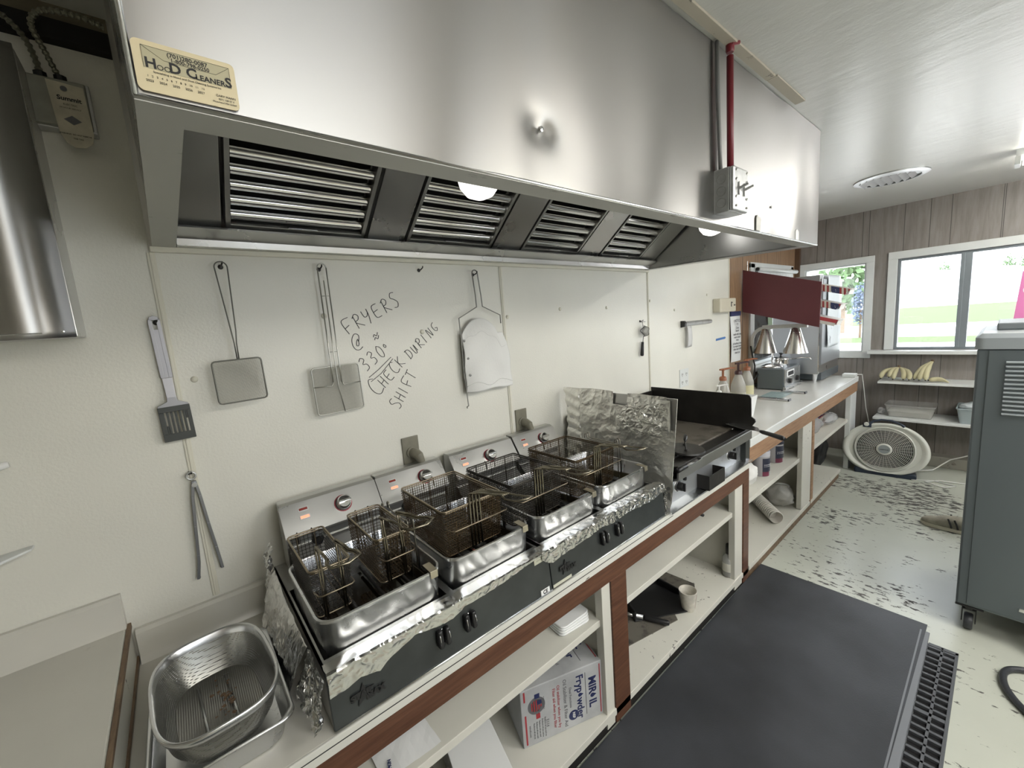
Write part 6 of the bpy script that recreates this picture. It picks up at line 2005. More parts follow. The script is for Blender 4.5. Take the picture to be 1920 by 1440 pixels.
b = MB(); b.loft([rrect(2.80, 3.02, -0.19, -0.05, 0.03, FT), rrect(2.78, 3.04, -0.20, -0.04, 0.03, FT + 0.10), rrect(2.775, 3.045, -0.205, -0.035, 0.03, FT + 0.105)], (True, True)); b.build('tub_body', K['white_plastic'], t, smooth='auto')
b = MB(); b.loft([rrect(2.791, 3.03, -0.1985, -0.045, 0.03, FT + 0.045), rrect(2.786, 3.035, -0.2015, -0.042, 0.03, FT + 0.075)], (False, False)); b.build('red_band', K['ink_red'], t)
b = MB(); b.lathe([(0.0, 0), (0.035, 0), (0.04, 0.03), (0.03, 0.05), (0, 0.055)], (2.83, -0.11, FT + 0.106), 18); b.build('lid_cap', K['white_plastic'], t, smooth='auto')
t = thing('coffee_filter_box', 'white open card holder standing behind the griddle guard corner', 'holder', (2.98, -0.42, FT))
b = MB(); b.add([(2.95, -0.40, FT), (2.95, -0.45, FT), (3.00, -0.45, FT), (3.00, -0.40, FT), (2.93, -0.375, FT + 0.14), (2.93, -0.465, FT + 0.14), (3.03, -0.465, FT + 0.14), (3.03, -0.375, FT + 0.14)],
                [(0, 3, 2, 1), (0, 1, 5, 4), (1, 2, 6, 5), (2, 3, 7, 6), (3, 0, 4, 7)]); b.build('holder_body', K['paper'], t, solid=0.003)
b = MB(); b.tube([(2.936, -0.44, FT + 0.12), (2.930, -0.44, FT + 0.12)], 0.004, 8); b.build('rivet', K['ink_black'], t)

# food warmer with pot lids
t = thing('food_warmer', 'grey steel countertop food warmer with controls, below the heat lamp', 'food warmer', (4.22, -0.19, FT))
b = MB(); b.box(4.02, 4.44, -0.320, -0.115, FT + 0.006, FT + 0.185); b.build('body', K['cabinet_grey'], t, bev=0.004)
b = MB(); b.box(4.01, 4.45, -0.345, -0.320, FT + 0.004, FT + 0.03); b.box(4.03, 4.43, -0.332, -0.320, FT + 0.03, FT + 0.18); b.build('control_panel', K['steel_pot'], t, bev=0.003)
b = MB(); b.box(4.07, 4.25, -0.335, -0.331, FT + 0.11, FT + 0.165); b.build('rating_plate', K['paper'], t)
b = MB(); b.box(4.09, 4.23, -0.3365, -0.335, FT + 0.12, FT + 0.155); b.build('plate_print', K['ink_black'], t)
for x in (4.13, 4.33):
    MB().lathe([(0.024, -0.332), (0.02, -0.350), (0, -0.352)], (x, 0, FT + 0.072), 16, axis='y').build('knob', K['black'], t, smooth='auto')
MB().lathe([(0.008, -0.345), (0.008, -0.36), (0, -0.361)], (4.40, 0, FT + 0.02), 10, axis='y').build('tap', K['chrome'], t)
def lidpot(label, x, y, r_, z0, knob):
    t_ = thing('warmer_pot', label, 'pot', (x, y, z0))
    b = MB(); b.lathe([(r_ * 0.9, z0), (r_ * 0.92, z0 + 0.045), (r_ * 1.0, z0 + 0.048), (r_, z0 + 0.052)], (x, y, 0), 28); b.build('pot_wall', K['chrome'], t_, smooth='auto')
    b = MB(); b.lathe([(r_ * 0.97, z0 + 0.052), (r_ * 0.8, z0 + 0.066), (r_ * 0.3, z0 + 0.078), (0, z0 + 0.08)], (x, y, 0), 28); b.build('lid', K['chrome'], t_, smooth=True)
    b = MB(); b.lathe([(0.008, z0 + 0.078), (0.008, z0 + 0.09), (0.022, z0 + 0.104), (0.022, z0 + 0.11), (0, z0 + 0.112)], (x, y, 0), 14); b.build('lid_knob', K['black'], t_, smooth='auto')
    return t_
lidpot('shiny round pot with black knob lid in the back of the food warmer', 4.335, -0.20, 0.075, FT + 0.186, True)
t = thing('ladle_cover', 'shiny domed lid with upright ladle stem on the food warmer front', 'lid', (4.14, -0.20, FT + 0.19))
b = MB(); b.lathe([(0.09, FT + 0.186), (0.085, FT + 0.196), (0.05, FT + 0.214), (0, FT + 0.22)], (4.15, -0.19, 0), 28); b.build('dome', K['chrome'], t, smooth=True)
b = MB(); b.tube([(4.15, -0.19, FT + 0.21), (4.15, -0.195, FT + 0.33)], 0.010, 8); b.build('stem', K['steel_pot'], t, smooth=True)
t = thing('serving_ladle', 'ladle handle with bright hooked end resting across the warmer pot', 'ladle', (4.4, -0.3, FT + 0.22))
MB().tube([(4.36, -0.22, FT + 0.225), (4.42, -0.34, FT + 0.245), (4.44, -0.40, FT + 0.242), (4.44, -0.41, FT + 0.225)], 0.0065, 8).build('handle', K['chrome'], t, smooth=True)

# heat lamp
t = thing('heat_lamp', 'white double heat lamp with two aluminium cone shades over the food warmer', 'heat lamp', (4.1, -0.04, FT))
b = MB()
LX = 4.12
pts = [(LX, -0.035, FT + 0.01), (LX, -0.035, 1.27)] + [(LX, -0.035 - 0.10 + 0.10 * math.cos(math.radians(a)), 1.29 + 0.115 * math.sin(math.radians(a))) for a in (10, 30, 50, 70, 90)] + [(LX, -0.455, 1.415)]
for i in range(len(pts) - 1): pass
b.tube(pts, 0.019, 4); b.box(LX - 0.02, LX + 0.02, -0.46, -0.12, 1.396, 1.428)
b.build('arm', simple('lamp_arm_white', (0.60, 0.61, 0.58), 0.35), t, bev=0.002)
MB().box(4.03, 4.21, -0.10, -0.01, FT, FT + 0.012).build('base', K['steel_plain'], t)
for yc in (-0.142, -0.372):
    b = MB(); b.lathe([(0.030, 1.398), (0.034, 1.392), (0.0925, 1.184), (0.094, 1.180), (0.0915, 1.181), (0.033, 1.388)], (LX + 0.01, yc, 0), 40)
    so = b.build('cone_shade', brushed('spun_aluminium', (0.72, 0.71, 0.68), 0.25, 0.5, stretch=(20, 20, 200)), t, smooth='auto')
    v_ = MB()
    for k in range(14):
        for q in range(3):
            an = 2 * math.pi * k / 14; rr_ = 0.0365 + q * 0.0052
            v_.lathe([(0.0028, 0.0), (0.0, 0.0006)], (0, 0, 0), 6, T=frame_T((LX + 0.01 + rr_ * math.cos(an), yc + rr_ * math.sin(an), 1.384 - q * 0.018), (-math.sin(an), math.cos(an), 0), (math.cos(an) * 0.27, math.sin(an) * 0.27, -1)))
    v_.build('vent_holes', K['ink_black'], so)
    b = MB(); b.lathe([(0.0, 1.20), (0.03, 1.205), (0.045, 1.24), (0.03, 1.29), (0.015, 1.34)], (LX + 0.01, yc, 0), 16); b.build('bulb', K['bulb'], so, smooth=True)
b = MB(); b.tube([(LX - 0.02, -0.03, 1.245), (LX - 0.02, -0.045, 1.16), (LX - 0.03, -0.07, 1.06), (LX - 0.09, -0.085, 0.98), (LX - 0.10, -0.08, 0.90), (LX - 0.13, -0.05, 0.875), (LX - 0.16, -0.06, 0.90), (LX - 0.14, -0.10, 0.95), (LX - 0.10, -0.12, 1.0)], 0.0065, 8)
b.build('cord', K['black'], t, smooth=True)

# bars and film on the counter in front of the warmer
for lab, x, y0, y1 in (('nearer of two thin metal rails with a dark end lying on the far counter', 3.61, -0.27, -0.49), ('farther of two thin metal rails with a dark end lying on the far counter', 3.97, -0.33, -0.50)):
    t = thing('metal_rail', lab, 'rail', (x, (y0 + y1) / 2, FT))
    MB().box(x - 0.045, x + 0.0, y1, y0, FT + 0.001, FT + 0.012).build('rail_body', K['steel_pot'], t, bev=0.001)
    MB().box(x - 0.047, x + 0.002, y1 - 0.008, y1, FT + 0.001, FT + 0.016).build('end_cap', K['black'], t)
t = MB().grid(lambda u, v: tuple(Vector((3.66 + 0.26 * u, -0.26 - 0.16 * v, FT + 0.004)) + crumple((u, v, 0), 0.004, 6, 5)), 14, 12).build('plastic_film', simple('teal_film', (0.36, 0.47, 0.48), 0.2), None)
tag(t, 'teal tinted plastic film between the two metal rails on the far counter', 'film')

# steel holding cabinet
t = thing('holding_cabinet', 'tall brushed steel holding cabinet on legs at the end of the far counter', 'cabinet', (4.85, -0.25, FT))
hz0, hz1 = 0.945, 1.84
MB().box(4.50, 5.20, -0.445, -0.075, hz0, hz1 - 0.004).build('body', K['steel_plain'], t, bev=0.003)
MB().grid(lambda u, v: (4.498, -0.078 - 0.365 * u, hz0 + 0.01 + (hz1 - hz0 - 0.02) * v), 6, 10).build('side_panel', brushed('cabinet_steel', (0.52, 0.54, 0.56), 0.42, 0.3, stretch=(20, 20, 200)), t, smooth=True)
b = MB(); b.box(4.505, 4.52, -0.452, -0.445, hz0, 1.32); b.build('corner_strip', K['chrome'], t)
MB().box(4.53, 5.17, -0.465, -0.445, 1.03, 1.80).build('door', simple('greyed_steel_door', (0.36, 0.38, 0.40), 0.35, 0.6), t, bev=0.004)
MB().box(4.62, 5.22, -0.447, -0.12, FT + 0.012, hz0).build('lower_base', K['cabinet_grey'], t)
for x in (4.525, 5.17):
    for y in (-0.42, -0.10):
        b = MB(); b.lathe([(0.012, FT), (0.014, FT + 0.01), (0.024, hz0)], (x, y, 0), 12); b.build('leg', K['steel_pot'], t, smooth='auto')
t = MB().grid(lambda u, v: (4.64 + 0.40 * u, -0.470 - 0.012 * abs(math.sin(v * 5 + u)) * v - 0.002, 1.835 - v * 0.66), 10, 24).build('paper_sheet', spots('thin_marked_paper', (0.72, 0.78, 0.82), (0.30, 0.32, 0.36), 0.5, 7, 0.63, 0.03, stretch=(1, 1, .5)), None, smooth=True, solid=0.001)
tag(t, 'long pale paper sheet hanging on the front of the steel holding cabinet', 'paper')

# maroon rack with trays of food boats
RX = 3.96
t = thing('boat_rack', 'maroon painted board rack slanting down over the far counter', 'rack', (4.2, -0.3, 1.65))
b = MB()
prof = [(-0.010, 1.925), (-0.585, 1.752), (-0.578, 1.400), (-0.010, 1.560)]
b.prism(prof, RX, RX + 0.016)
b.build('side_board', K['red_board'], t, bev=0.002)
b = MB()
for dz in (0.071, 0.195, 0.319):
    za, zb = 1.925 - dz, 1.752 - dz
    b.prism([(-0.02, za), (-0.575, zb), (-0.575, zb - 0.008), (-0.02, za - 0.008)], RX + 0.016, RX + 0.16)
b.build('shelf_board', K['red_board'], t)
b = MB(); b.tube([(RX + 0.008, -0.585, 1.735), (RX + 0.008, -0.59, 1.80)], 0.003, 6); b.tube([(RX + 0.05, -0.03, 1.90), (RX + 0.05, -0.03, 2.0)], 0.003, 6); b.build('hanger_rod', K['steel_pot'], t)
flag_w = simple('food_boat_white', (0.62, 0.60, 0.56), 0.5)
def flag_mat():
    m, n, l, p = new_mat('flag_print_paper')
    tc = n.new('ShaderNodeTexCoord'); sep = n.new('ShaderNodeSeparateXYZ'); l.new(tc.outputs['Object'], sep.inputs[0])
    def math_(op, a, b=None):
        q = n.new('ShaderNodeMath'); q.operation = op
        if hasattr(a, 'links'): l.new(a, q.inputs[0])
        else: q.inputs[0].default_value = a
        if b is not None:
            if hasattr(b, 'links'): l.new(b, q.inputs[1])
            else: q.inputs[1].default_value = b
        return q.outputs[0]
    st = math_('LESS_THAN', math_('FRACT', math_('MULTIPLY', sep.outputs[1], 38)), 0.5)
    zone = math_('LESS_THAN', math_('FRACT', math_('MULTIPLY', math_('ADD', sep.outputs[1], 10.02), 8.0)), 0.42)
    m1 = n.new('ShaderNodeMix'); m1.data_type = 'RGBA'; l.new(st, m1.inputs['Factor'])
    m1.inputs['A'].default_value = (0.60, 0.56, 0.50, 1); m1.inputs['B'].default_value = (0.30, 0.045, 0.05, 1)
    v = n.new('ShaderNodeTexVoronoi'); v.inputs['Scale'].default_value = 75; l.new(tc.outputs['Object'], v.inputs[0])
    dots = math_('LESS_THAN', v.outputs['Distance'], 0.26)
    m2 = n.new('ShaderNodeMix'); m2.data_type = 'RGBA'; l.new(dots, m2.inputs['Factor'])
    m2.inputs['A'].default_value = (0.035, 0.045, 0.12, 1); m2.inputs['B'].default_value = (0.6, 0.6, 0.6, 1)
    m3 = n.new('ShaderNodeMix'); m3.data_type = 'RGBA'; l.new(zone, m3.inputs['Factor'])
    l.new(m1.outputs['Result'], m3.inputs['A']); l.new(m2.outputs['Result'], m3.inputs['B'])
    l.new(m3.outputs['Result'], p.inputs['Base Color']); p.inputs['Roughness'].default_value = 0.5
    return m
K['flag'] = flag_mat()
def boat_stack(label, z, L, red):
    t_ = thing('food_boat_stack', label, 'food boats', (RX + 0.2, -0.55, z), group=None)
    sl_ = math.atan2(0.173, 0.575)
    T = Matrix.Translation((RX + 0.018, -0.40, z)) @ Matrix.Rotation(sl_, 4, 'X')
    b = MB(T=T)
    b.loft([[(0.0, -0.12 - L, 0.006), (0.13, -0.12 - L, 0.006), (0.13, 0.2, 0.006), (0.0, 0.2, 0.006)],
            [(-0.006 + 0.0, -0.14 - L, 0.052), (0.15, -0.14 - L, 0.052), (0.15, 0.2, 0.052), (-0.0, 0.2, 0.052)]], (True, True))
    b.build('boat_outer', K['flag'] if not red else simple('red_white_boat', (0.45, 0.06, 0.07), 0.5), t_, bev=0.002)
    b = MB(T=T)
    b.box(0.004, 0.145, -0.1405 - L, -0.139 - L, 0.012, 0.050); b.box(0.0, 0.15, -0.15 - L, 0.2, 0.0522, 0.056)
    if red: b.box(-0.0075, -0.001, -0.13 - L, 0.2, 0.002, 0.026)
    b.build('boat_rim', flag_w, t_)
    return t_
boat_stack('stack of flag-printed food boats sticking out of the top slot of the maroon rack', 1.731, 0.22, False)
boat_stack('stack of flag-printed food boats in the middle slot of the maroon rack', 1.607, 0.165, False)
boat_stack('red and white paper boats in the lowest slot of the maroon rack', 1.483, 0.15, True)

# power adapter and its cord
t = thing('power_adapter', 'white adapter block on the far end of the far counter', 'adapter', (5.0, -0.59, FT))
MB().box(4.95, 5.045, -0.635, -0.535, FT, FT + 0.030).build('block', K['trim_white'], t, bev=0.004)
MB().tube([(5.045, -0.60, FT + 0.015), (5.10, -0.66, FT + 0.01), (5.15, -0.67, 0.72), (5.22, -0.68, 0.52), (5.28, -0.70, 0.36), (5.29, -0.70, 0.2)], 0.0042, 8).build('cord', K['white_plastic'], t, smooth=True)

# ------------------------------------------------------------------ under the far counter
def jar(label, x, y, h_, r_, lidm, lid_h):
    t_ = thing('supplement_jar', label, 'jar', (x, y, 0.486))
    T = Matrix.Translation((x, y, 0.4862))
    b = MB(T=T); b.lathe([(0, 0), (r_ * .97, 0), (r_, 0.004), (r_, h_), (r_ * 0.92, h_ + 0.006)], (0, 0, 0), 28); b.build('jar_body', simple('grey_jar_label', (0.36, 0.35, 0.36), 0.4), t_, smooth='auto')
    b = MB(T=T)
    def band(a0, a1, z0, z1, mt, nm):
        q = MB(T=T); k_ = 10
        q.grid(lambda u, v: ((r_ + 0.0012) * math.cos(math.radians(a0 + (a1 - a0) * u)), (r_ + 0.0012) * math.sin(math.radians(a0 + (a1 - a0) * u)), z0 + (z1 - z0) * v), k_, 1)
        return q.build(nm, mt, t_, smooth=True)
    band(-150, -60, h_ * 0.25, h_ * 0.92, K['jar_navy'], 'dark_label')
    band(-150, -100, h_ * 0.03, h_ * 0.25, simple('berry_print', (0.16, 0.03, 0.06), 0.4), 'berry_print')
    q = MB(T=T)
    for a in range(-140, -70, 10):
        for zz, ww in ((0.60, 6), (0.52, 4)):
            an = math.radians(a); r2 = r_ + 0.0022
            q.tube([(r2 * math.cos(an), r2 * math.sin(an), h_ * zz), (r2 * math.cos(an + math.radians(ww)), r2 * math.sin(an + math.radians(ww)), h_ * zz)], 0.0020, 4)
    q.build('label_print', K['paper'], t_)
    b = MB(T=T); b.lathe([(r_ * 1.03, h_), (r_ * 1.03, h_ + lid_h), (r_ * 0.97, h_ + lid_h + 0.004), (0, h_ + lid_h + 0.004)], (0, 0, 0), 28); b.build('lid', lidm, t_, smooth='auto')
    return t_
jar('tall jar with pale lid and berry label on the shelf under the far counter', 2.915, -0.53, 0.135, 0.052, simple('pale_lilac_lid', (0.50, 0.50, 0.54), 0.4), 0.030)
jar('wider jar with dark navy lid on the shelf under the far counter', 3.24, -0.50, 0.135, 0.062, K['jar_navy'], 0.028)
def soft_bag(name, label, c, sx, sy, sz, mt, seed, cat='bag', n_=28):
    def g(u, v):
        th = u * 2 * math.pi; ph = v * math.pi
        r_ = 1 + 0.30 * noise.noise(Vector((math.cos(th) * 2, math.sin(th) * 2, v * 5 + seed))) + 0.20 * abs(noise.noise(Vector((math.cos(th) * 5, math.sin(th) * 5, v * 9 + seed)))) - 0.06
        x = math.cos(th) * math.sin(ph) * sx * r_; y = math.sin(th) * math.sin(ph) * sy * r_
        z = (1 - math.cos(ph)) / 2
        return (c[0] + x, c[1] + y, c[2] + max(0.0, z * sz * (1 + 0.1 * r_)))
    o = MB().grid(g, n_, n_).build(name, mt, None, smooth=True)
    tag(o, label, cat)
    return o
K['film'] = glass_mat('thin_plastic_film', (0.90, 0.90, 0.90), 0.22)
soft_bag('plastic_bag', 'crumpled white plastic bag beside the jars on the shelf under the far counter', (2.66, -0.52, 0.4865), 0.10, 0.075, 0.14, K['cloth_white'], 3)
# stack of ribbed foam cups lying down on the bottom shelf
t = thing('cup_sleeve', 'long sleeve of nested white paper cups lying on the bottom shelf under the far counter', 'cups', (3.2, -0.45, 0.09))
A0, A1 = Vector((3.42, -0.27, 0.135)), Vector((3.06, -0.585, 0.138))
TC = frame_T(A0, (A1 - A0), (0, 0, 1))
b = MB(T=TC @ Matrix.Rotation(math.radians(90), 4, 'Y'))
Ln = (A1 - A0).length
prof = [(0.0, 0.0), (0.034, 0.0)]
nc = 20
for k in range(nc):
    h0 = 0.02 + k * (Ln - 0.03) / nc
    prof += [(0.041, h0), (0.0455, h0 + 0.001), (0.0455, h0 + 0.006), (0.0415, h0 + 0.0075)]
prof += [(0.044, Ln - 0.002), (0.0405, Ln), (0.030, Ln - 0.07), (0, Ln - 0.07)]
b.lathe(prof, (0, 0, 0), 28)
b.build('nested_cups', simple('white_cup_foam', (0.62, 0.60, 0.56), 0.45), t, smooth='auto', angle=30)
soft_bag('plastic_bag', 'clear bag of white lids on the bottom shelf beside the cup sleeve', (3.40, -0.50, 0.0885), 0.095, 0.09, 0.145, simple('milky_plastic', (0.62, 0.61, 0.58), 0.3, alpha=0.5), 8)
for k in range(5):
    o = MB().lathe([(0, 0.0), (0.047, 0.0), (0.050, 0.004), (0.050, 0.016), (0.046, 0.018), (0.040, 0.012), (0, 0.012)], (3.435 + 0.006 * math.sin(k * 2), -0.50, 0.235 - 0.02 * 5 + k * 0.020 + 0.0), 22).build('disposable_lid', K['trim_white'], None, smooth='auto')
    tag(o, ['lowest', 'second lowest', 'middle', 'second highest', 'topmost'][k] + ' white cup lid of the stack in the clear bag', 'lid', group='white cup lids in the clear bag')
# second bay of the far counter
t = thing('cup_sleeve', 'upright clear sleeve of plastic cups on the shelf in the far bay', 'cups', (3.86, -0.53, 0.487))
prof = [(0.030, 0.0)]
for k in range(12): prof += [(0.034 + 0.001 * k, 0.012 * k + 0.004), (0.037 + 0.001 * k, 0.012 * k + 0.006)]
prof += [(0.042, 0.19), (0.03, 0.20), (0, 0.205)]
MB().lathe(prof, (3.87, -0.50, 0.487), 20).build('cups', simple('cloudy_cup_plastic', (0.56, 0.57, 0.57), 0.25, alpha=0.8), t, smooth='auto')
soft_bag('plastic_bag', 'clear crinkled bag beside the cup sleeve in the far bay', (4.10, -0.50, 0.487), 0.11, 0.08, 0.16, simple('clear_crinkle', (0.55, 0.56, 0.57), 0.2, alpha=0.5), 12)
soft_bag('red_net_bag', 'small crumpled red net bag at the post on the far bay shelf', (3.76, -0.58, 0.487), 0.04, 0.035, 0.085, simple('red_net', (0.42, 0.07, 0.09), 0.5), 15)
t = thing('food_boat_stack', 'row of flag-printed paper boats on the shelf below the far counter', 'food boats', (4.35, -0.35, 0.487))
b = MB()
for k in range(9): b.prism([(-0.50 + 0.0, 0.487), (-0.34, 0.487), (-0.32, 0.57), (-0.52, 0.57)], 4.18 + k * 0.045, 4.20 + k * 0.045)
b.build('boats', K['flag'], t)
soft_bag('plastic_bag', 'thin clear bag in front of the flag boats below the far counter', (4.55, -0.53, 0.487), 0.14, 0.06, 0.09, simple('clear_crinkle_b', (0.6, 0.6, 0.62), 0.2, alpha=0.45), 19)
soft_bag('plastic_bag', 'pale bag on the bottom shelf of the far bay', (3.78, -0.53, 0.0885), 0.09, 0.06, 0.10, simple('milky_plastic_b', (0.6, 0.59, 0.52), 0.4), 23)
soft_bag('dark_bag', 'dark bag stuffed behind the fan under the far counter', (4.66, -0.40, 0.0), 0.10, 0.10, 0.36, K['black'], 27)

# ------------------------------------------------------------------ wall shelves at the end wall
for i, (z, y0, lab) in enumerate(((0.790, -0.772, 'upper white wall shelf under the end window, holding bananas'), (0.455, -0.76, 'lower white wall shelf under the end window, holding clear containers'))):
    t = thing('wall_shelf', lab, 'shelf', (5.3, -1.3, z))
    x0 = 5.12 if i == 0 else 5.05
    MB().box(x0, X1, -2.3, y0, z, z + 0.020).build('board', K['trim_white'], t, bev=0.002)
    MB().prism([(X1 - 0.003, z), (X1 - 0.16, z), (X1 - 0.003, z - 0.1)], -1.72, -1.70, 'y').build('bracket', K['trim_white'], t)

def banana(t_, p0, p1, bend, r_=0.019):
    p0, p1 = Vector(p0), Vector(p1)
    pts, rs = [], []
    for k in range(11):
        s = k / 10
        p = p0.lerp(p1, s) + Vector(bend) * math.sin(s * math.pi)
        pts.append(p)
        rs.append(r_ * (0.35 + 0.65 * min(1, s / 0.12)) if s < 0.12 else r_ * (1.0 if s < 0.6 else lerp(1.0, 0.26, (s - 0.6) / 0.4)))
    o = MB().tube(pts, rs, 10).build('banana', K['banana'], t_, smooth=True)
    d = (pts[0] - pts[1]).normalized()
    MB().tube([pts[0], pts[0] + d * 0.006], 0.006, 8).build('blossom_end', K['ink_black'], o)
SZ = 0.812
t = thing('banana_bunch', 'left bunch of pale bananas on the upper wall shelf', 'bananas', (5.28, -0.89, SZ))
for y, x in ((-0.785, 5.18), (-0.845, 5.165), (-0.875, 5.155), (-0.945, 5.16), (-0.985, 5.145)):
    banana(t, (x, y, SZ + 0.020 + (0.016 if y in (-0.845,) else 0)), (5.29, -0.895 + (y + 0.89) * 0.12, 0.925), (0, (y + 0.89) * 0.28, 0.012))
MB().lathe([(0.014, 0.92), (0.011, 0.945), (0, 0.947)], (5.295, -0.895, 0), 8).build('stalk', K['wood_raw'], t)
t = thing('banana_bunch', 'right taller bunch of pale bananas on the upper wall shelf', 'bananas', (5.28, -1.07, SZ))
for y, x in ((-1.015, 5.18), (-1.05, 5.15), (-1.092, 5.145)):
    banana(t, (x, y, SZ + 0.022), (5.31, -1.115 + (y + 1.06) * 0.1, 0.985), (0, 0.012, 0.008), 0.021)
MB().lathe([(0.012, 0.98), (0.010, 1.0), (0, 1.002)], (5.312, -1.115, 0), 8).build('stalk', K['wood_raw'], t)
t = thing('loose_banana', 'spotted single banana lying flat on the right of the upper wall shelf', 'banana', (5.2, -1.17, SZ))
banana(t, (5.17, -1.11, SZ + 0.018), (5.15, -1.235, SZ + 0.010), (0.03, 0, 0.014), 0.020)

# plastic containers on the lower wall shelf
SZ2 = 0.4765
def tub(name, label, x0, x1, y0, y1, h_, mt, content=None, cat='container'):
    t_ = thing(name, label, cat, ((x0 + x1) / 2, (y0 + y1) / 2, SZ2))
    e = 0.02
    b = MB(); b.loft([rrect(x0 + e, x1 - e, y0 + e, y1 - e, 0.02, SZ2 + 0.001, 4), rrect(x0, x1, y0, y1, 0.02, SZ2 + h_ - 0.01, 4), rrect(x0 - .006, x1 + .006, y0 - .006, y1 + .006, 0.02, SZ2 + h_ - 0.008, 4), rrect(x0 - .006, x1 + .006, y0 - .006, y1 + .006, 0.02, SZ2 + h_, 4)], (True, False))
    b.build('tub_wall', mt, t_, smooth='auto', solid=0.002)
    if content:
        b = MB(); b.loft([rrect(x0 + e + .004, x1 - e - .004, y0 + e + .004, y1 - e - .004, 0.02, SZ2 + 0.003, 4), rrect(x0 + .012, x1 - .012, y0 + .012, y1 - .012, 0.02, SZ2 + h_ * content[0], 4)], (True, True))
        b.build('contents', content[1], t_)
    return t_
tub('storage_container', 'wide clear plastic container with pale contents on the lower wall shelf', 5.12, 5.36, -1.165, -0.835, 0.115, simple('clear_tub', (0.56, 0.56, 0.54), 0.15, alpha=0.28), (0.42, simple('pale_contents', (0.58, 0.57, 0.52), 0.6)))
tub('grey_bin', 'pale blue-grey bin with crumpled liner at the right end of the lower wall shelf', 5.08, 5.36, -1.60, -1.30, 0.135, simple('blue_grey_tub', (0.36, 0.42, 0.44), 0.4))
soft_bag('bin_liner', 'crumpled pale liner bulging out of the blue-grey bin', (5.22, -1.43, 0.56), 0.11, 0.12, 0.085, simple('pale_liner', (0.55, 0.60, 0.62), 0.4), 31)
soft_bag('plastic_bag', 'small clear bag between shelf end and clear container', (5.22, -0.795, SZ2), 0.04, 0.03, 0.06, simple('clear_crinkle_c', (0.5, 0.5, 0.5), 0.2, alpha=0.5), 35)

# ------------------------------------------------------------------ floor fan
FC = Vector((4.83, -0.885, 0.226))
FR = frame_T(FC, (0.10, -1, 0), (0.20, 0.02, 1))      # x to the right, y up (leaning back), z towards the room
# make sure z points to the camera side (-x)
if (FR.to_3x3() @ Vector((0, 0, 1))).x > 0: FR = frame_T(FC, (-0.10, 1, 0), (0.20, 0.02, 1))
t = thing('floor_fan', 'round off-white and blue floor fan with concentric grille, leaning by the end wall', 'fan', (4.84, -0.845, 0.0))
def fan_outline(rx, ry, z, n=64):
    out = []
    for k in range(n):
        a = 2 * math.pi * k / n
        x_, y_ = math.cos(a), math.sin(a)
        ry_ = ry if y_ > 0 else ry * 0.90
        out.append((rx * (abs(x_) ** 0.92) * (1 if x_ >= 0 else -1), max(ry_ * y_, -0.205), z))
    return out
b = MB(T=FR)
b.loft([fan_outline(0.285, 0.235, -0.06), fan_outline(0.298, 0.245, 0.0), fan_outline(0.295, 0.243, 0.018), fan_outline(0.280, 0.230, 0.030), fan_outline(0.262, 0.222, 0.022), fan_outline(0.245, 0.207, 0.012)], (False, False))
b.build('outer_shell', K['fan_white'], t, smooth=True)
b = MB(T=FR)
b.loft([fan_outline(0.245, 0.207, 0.010), fan_outline(0.20, 0.175, 0.004)], (False, False)); b.build('face_ring', K['fan_white'], t, smooth=True)
def circ(r_, z, n=48, sx=1.0): return [(r_ * 1.06 * (1 + (sx - 1) * 0.3) * math.cos(2 * math.pi * k / n), r_ * 1.06 * math.sin(2 * math.pi * k / n) + 0.008, z) for k in range(n)]
b = MB(T=FR); b.loft([circ(0.176, 0.014, sx=1.15), circ(0.181, 0.028, sx=1.15), circ(0.187, 0.026, sx=1.15), circ(0.190, 0.010, sx=1.15)], (False, False)); b.build('grille_ring', K['fan_white'], t, smooth=True)
b = MB(T=FR)
for k in range(12):
    r_ = 0.060 + k * 0.0102
    b.tube(circ(r_, 0.024, 56, 1.15), 0.0021, 4, closed=True)
for k in range(36):
    a = 2 * math.pi * k / 36
    b.tube([(0.054 * math.cos(a), 0.052 * math.sin(a) + 0.008, 0.022), (0.194 * math.cos(a), 0.19 * math.sin(a) + 0.008, 0.022)], 0.0014, 4)
b.build('grille', K['fan_white'], t, smooth=True)
b = MB(T=FR); b.loft([circ(0.050, 0.018, 32, 1.2), circ(0.050, 0.032, 32, 1.2), circ(0.036, 0.034, 32, 1.2)], (False, False)); b.build('hub_ring', K['fan_white'], t, smooth=True)
b = MB(T=FR); b.loft([circ(0.036, 0.020, 32, 1.2), circ(0.036, 0.031, 32, 1.2)], (False, True)); hb = b.build('hub_badge', simple('grey_hub_badge', (0.26, 0.29, 0.29), 0.4), t, smooth='auto')
text_part('lettering', 'LAKEWOOD', 0.011, FR @ Matrix.Translation((0, 0.004, 0.0325)), K['ink_black'], hb, 0.0004, ext=0.0003)
b = MB(T=FR); b.loft([circ(0.205, -0.045, 40, 1.15), circ(0.19, -0.06, 40, 1.15)], (False, True)); b.build('fan_back', K['black'], t)
b = MB(T=FR)
for k in range(5):
    a = 2 * math.pi * k / 5
    ca, sa = math.cos(a), math.sin(a)
    pts = [(0.03, -0.02, -0.02), (0.16, -0.06, -0.035), (0.185, 0.01, -0.02), (0.16, 0.06, -0.002), (0.03, 0.02, -0.01)]
    b.add([(p[0] * ca - p[1] * sa, p[0] * sa + p[1] * ca + 0.004, p[2]) for p in pts], [(0, 1, 2, 3, 4)])
b.build('fan_blade', simple('grey_blade', (0.03, 0.03, 0.03), 0.5), t, solid=0.002)
b = MB(T=FR); b.loft([fan_outline(0.275, 0.225, -0.17), fan_outline(0.296, 0.242, -0.05)], (True, False)); b.build('rear_shell', K['fan_dark'], t, smooth='auto')
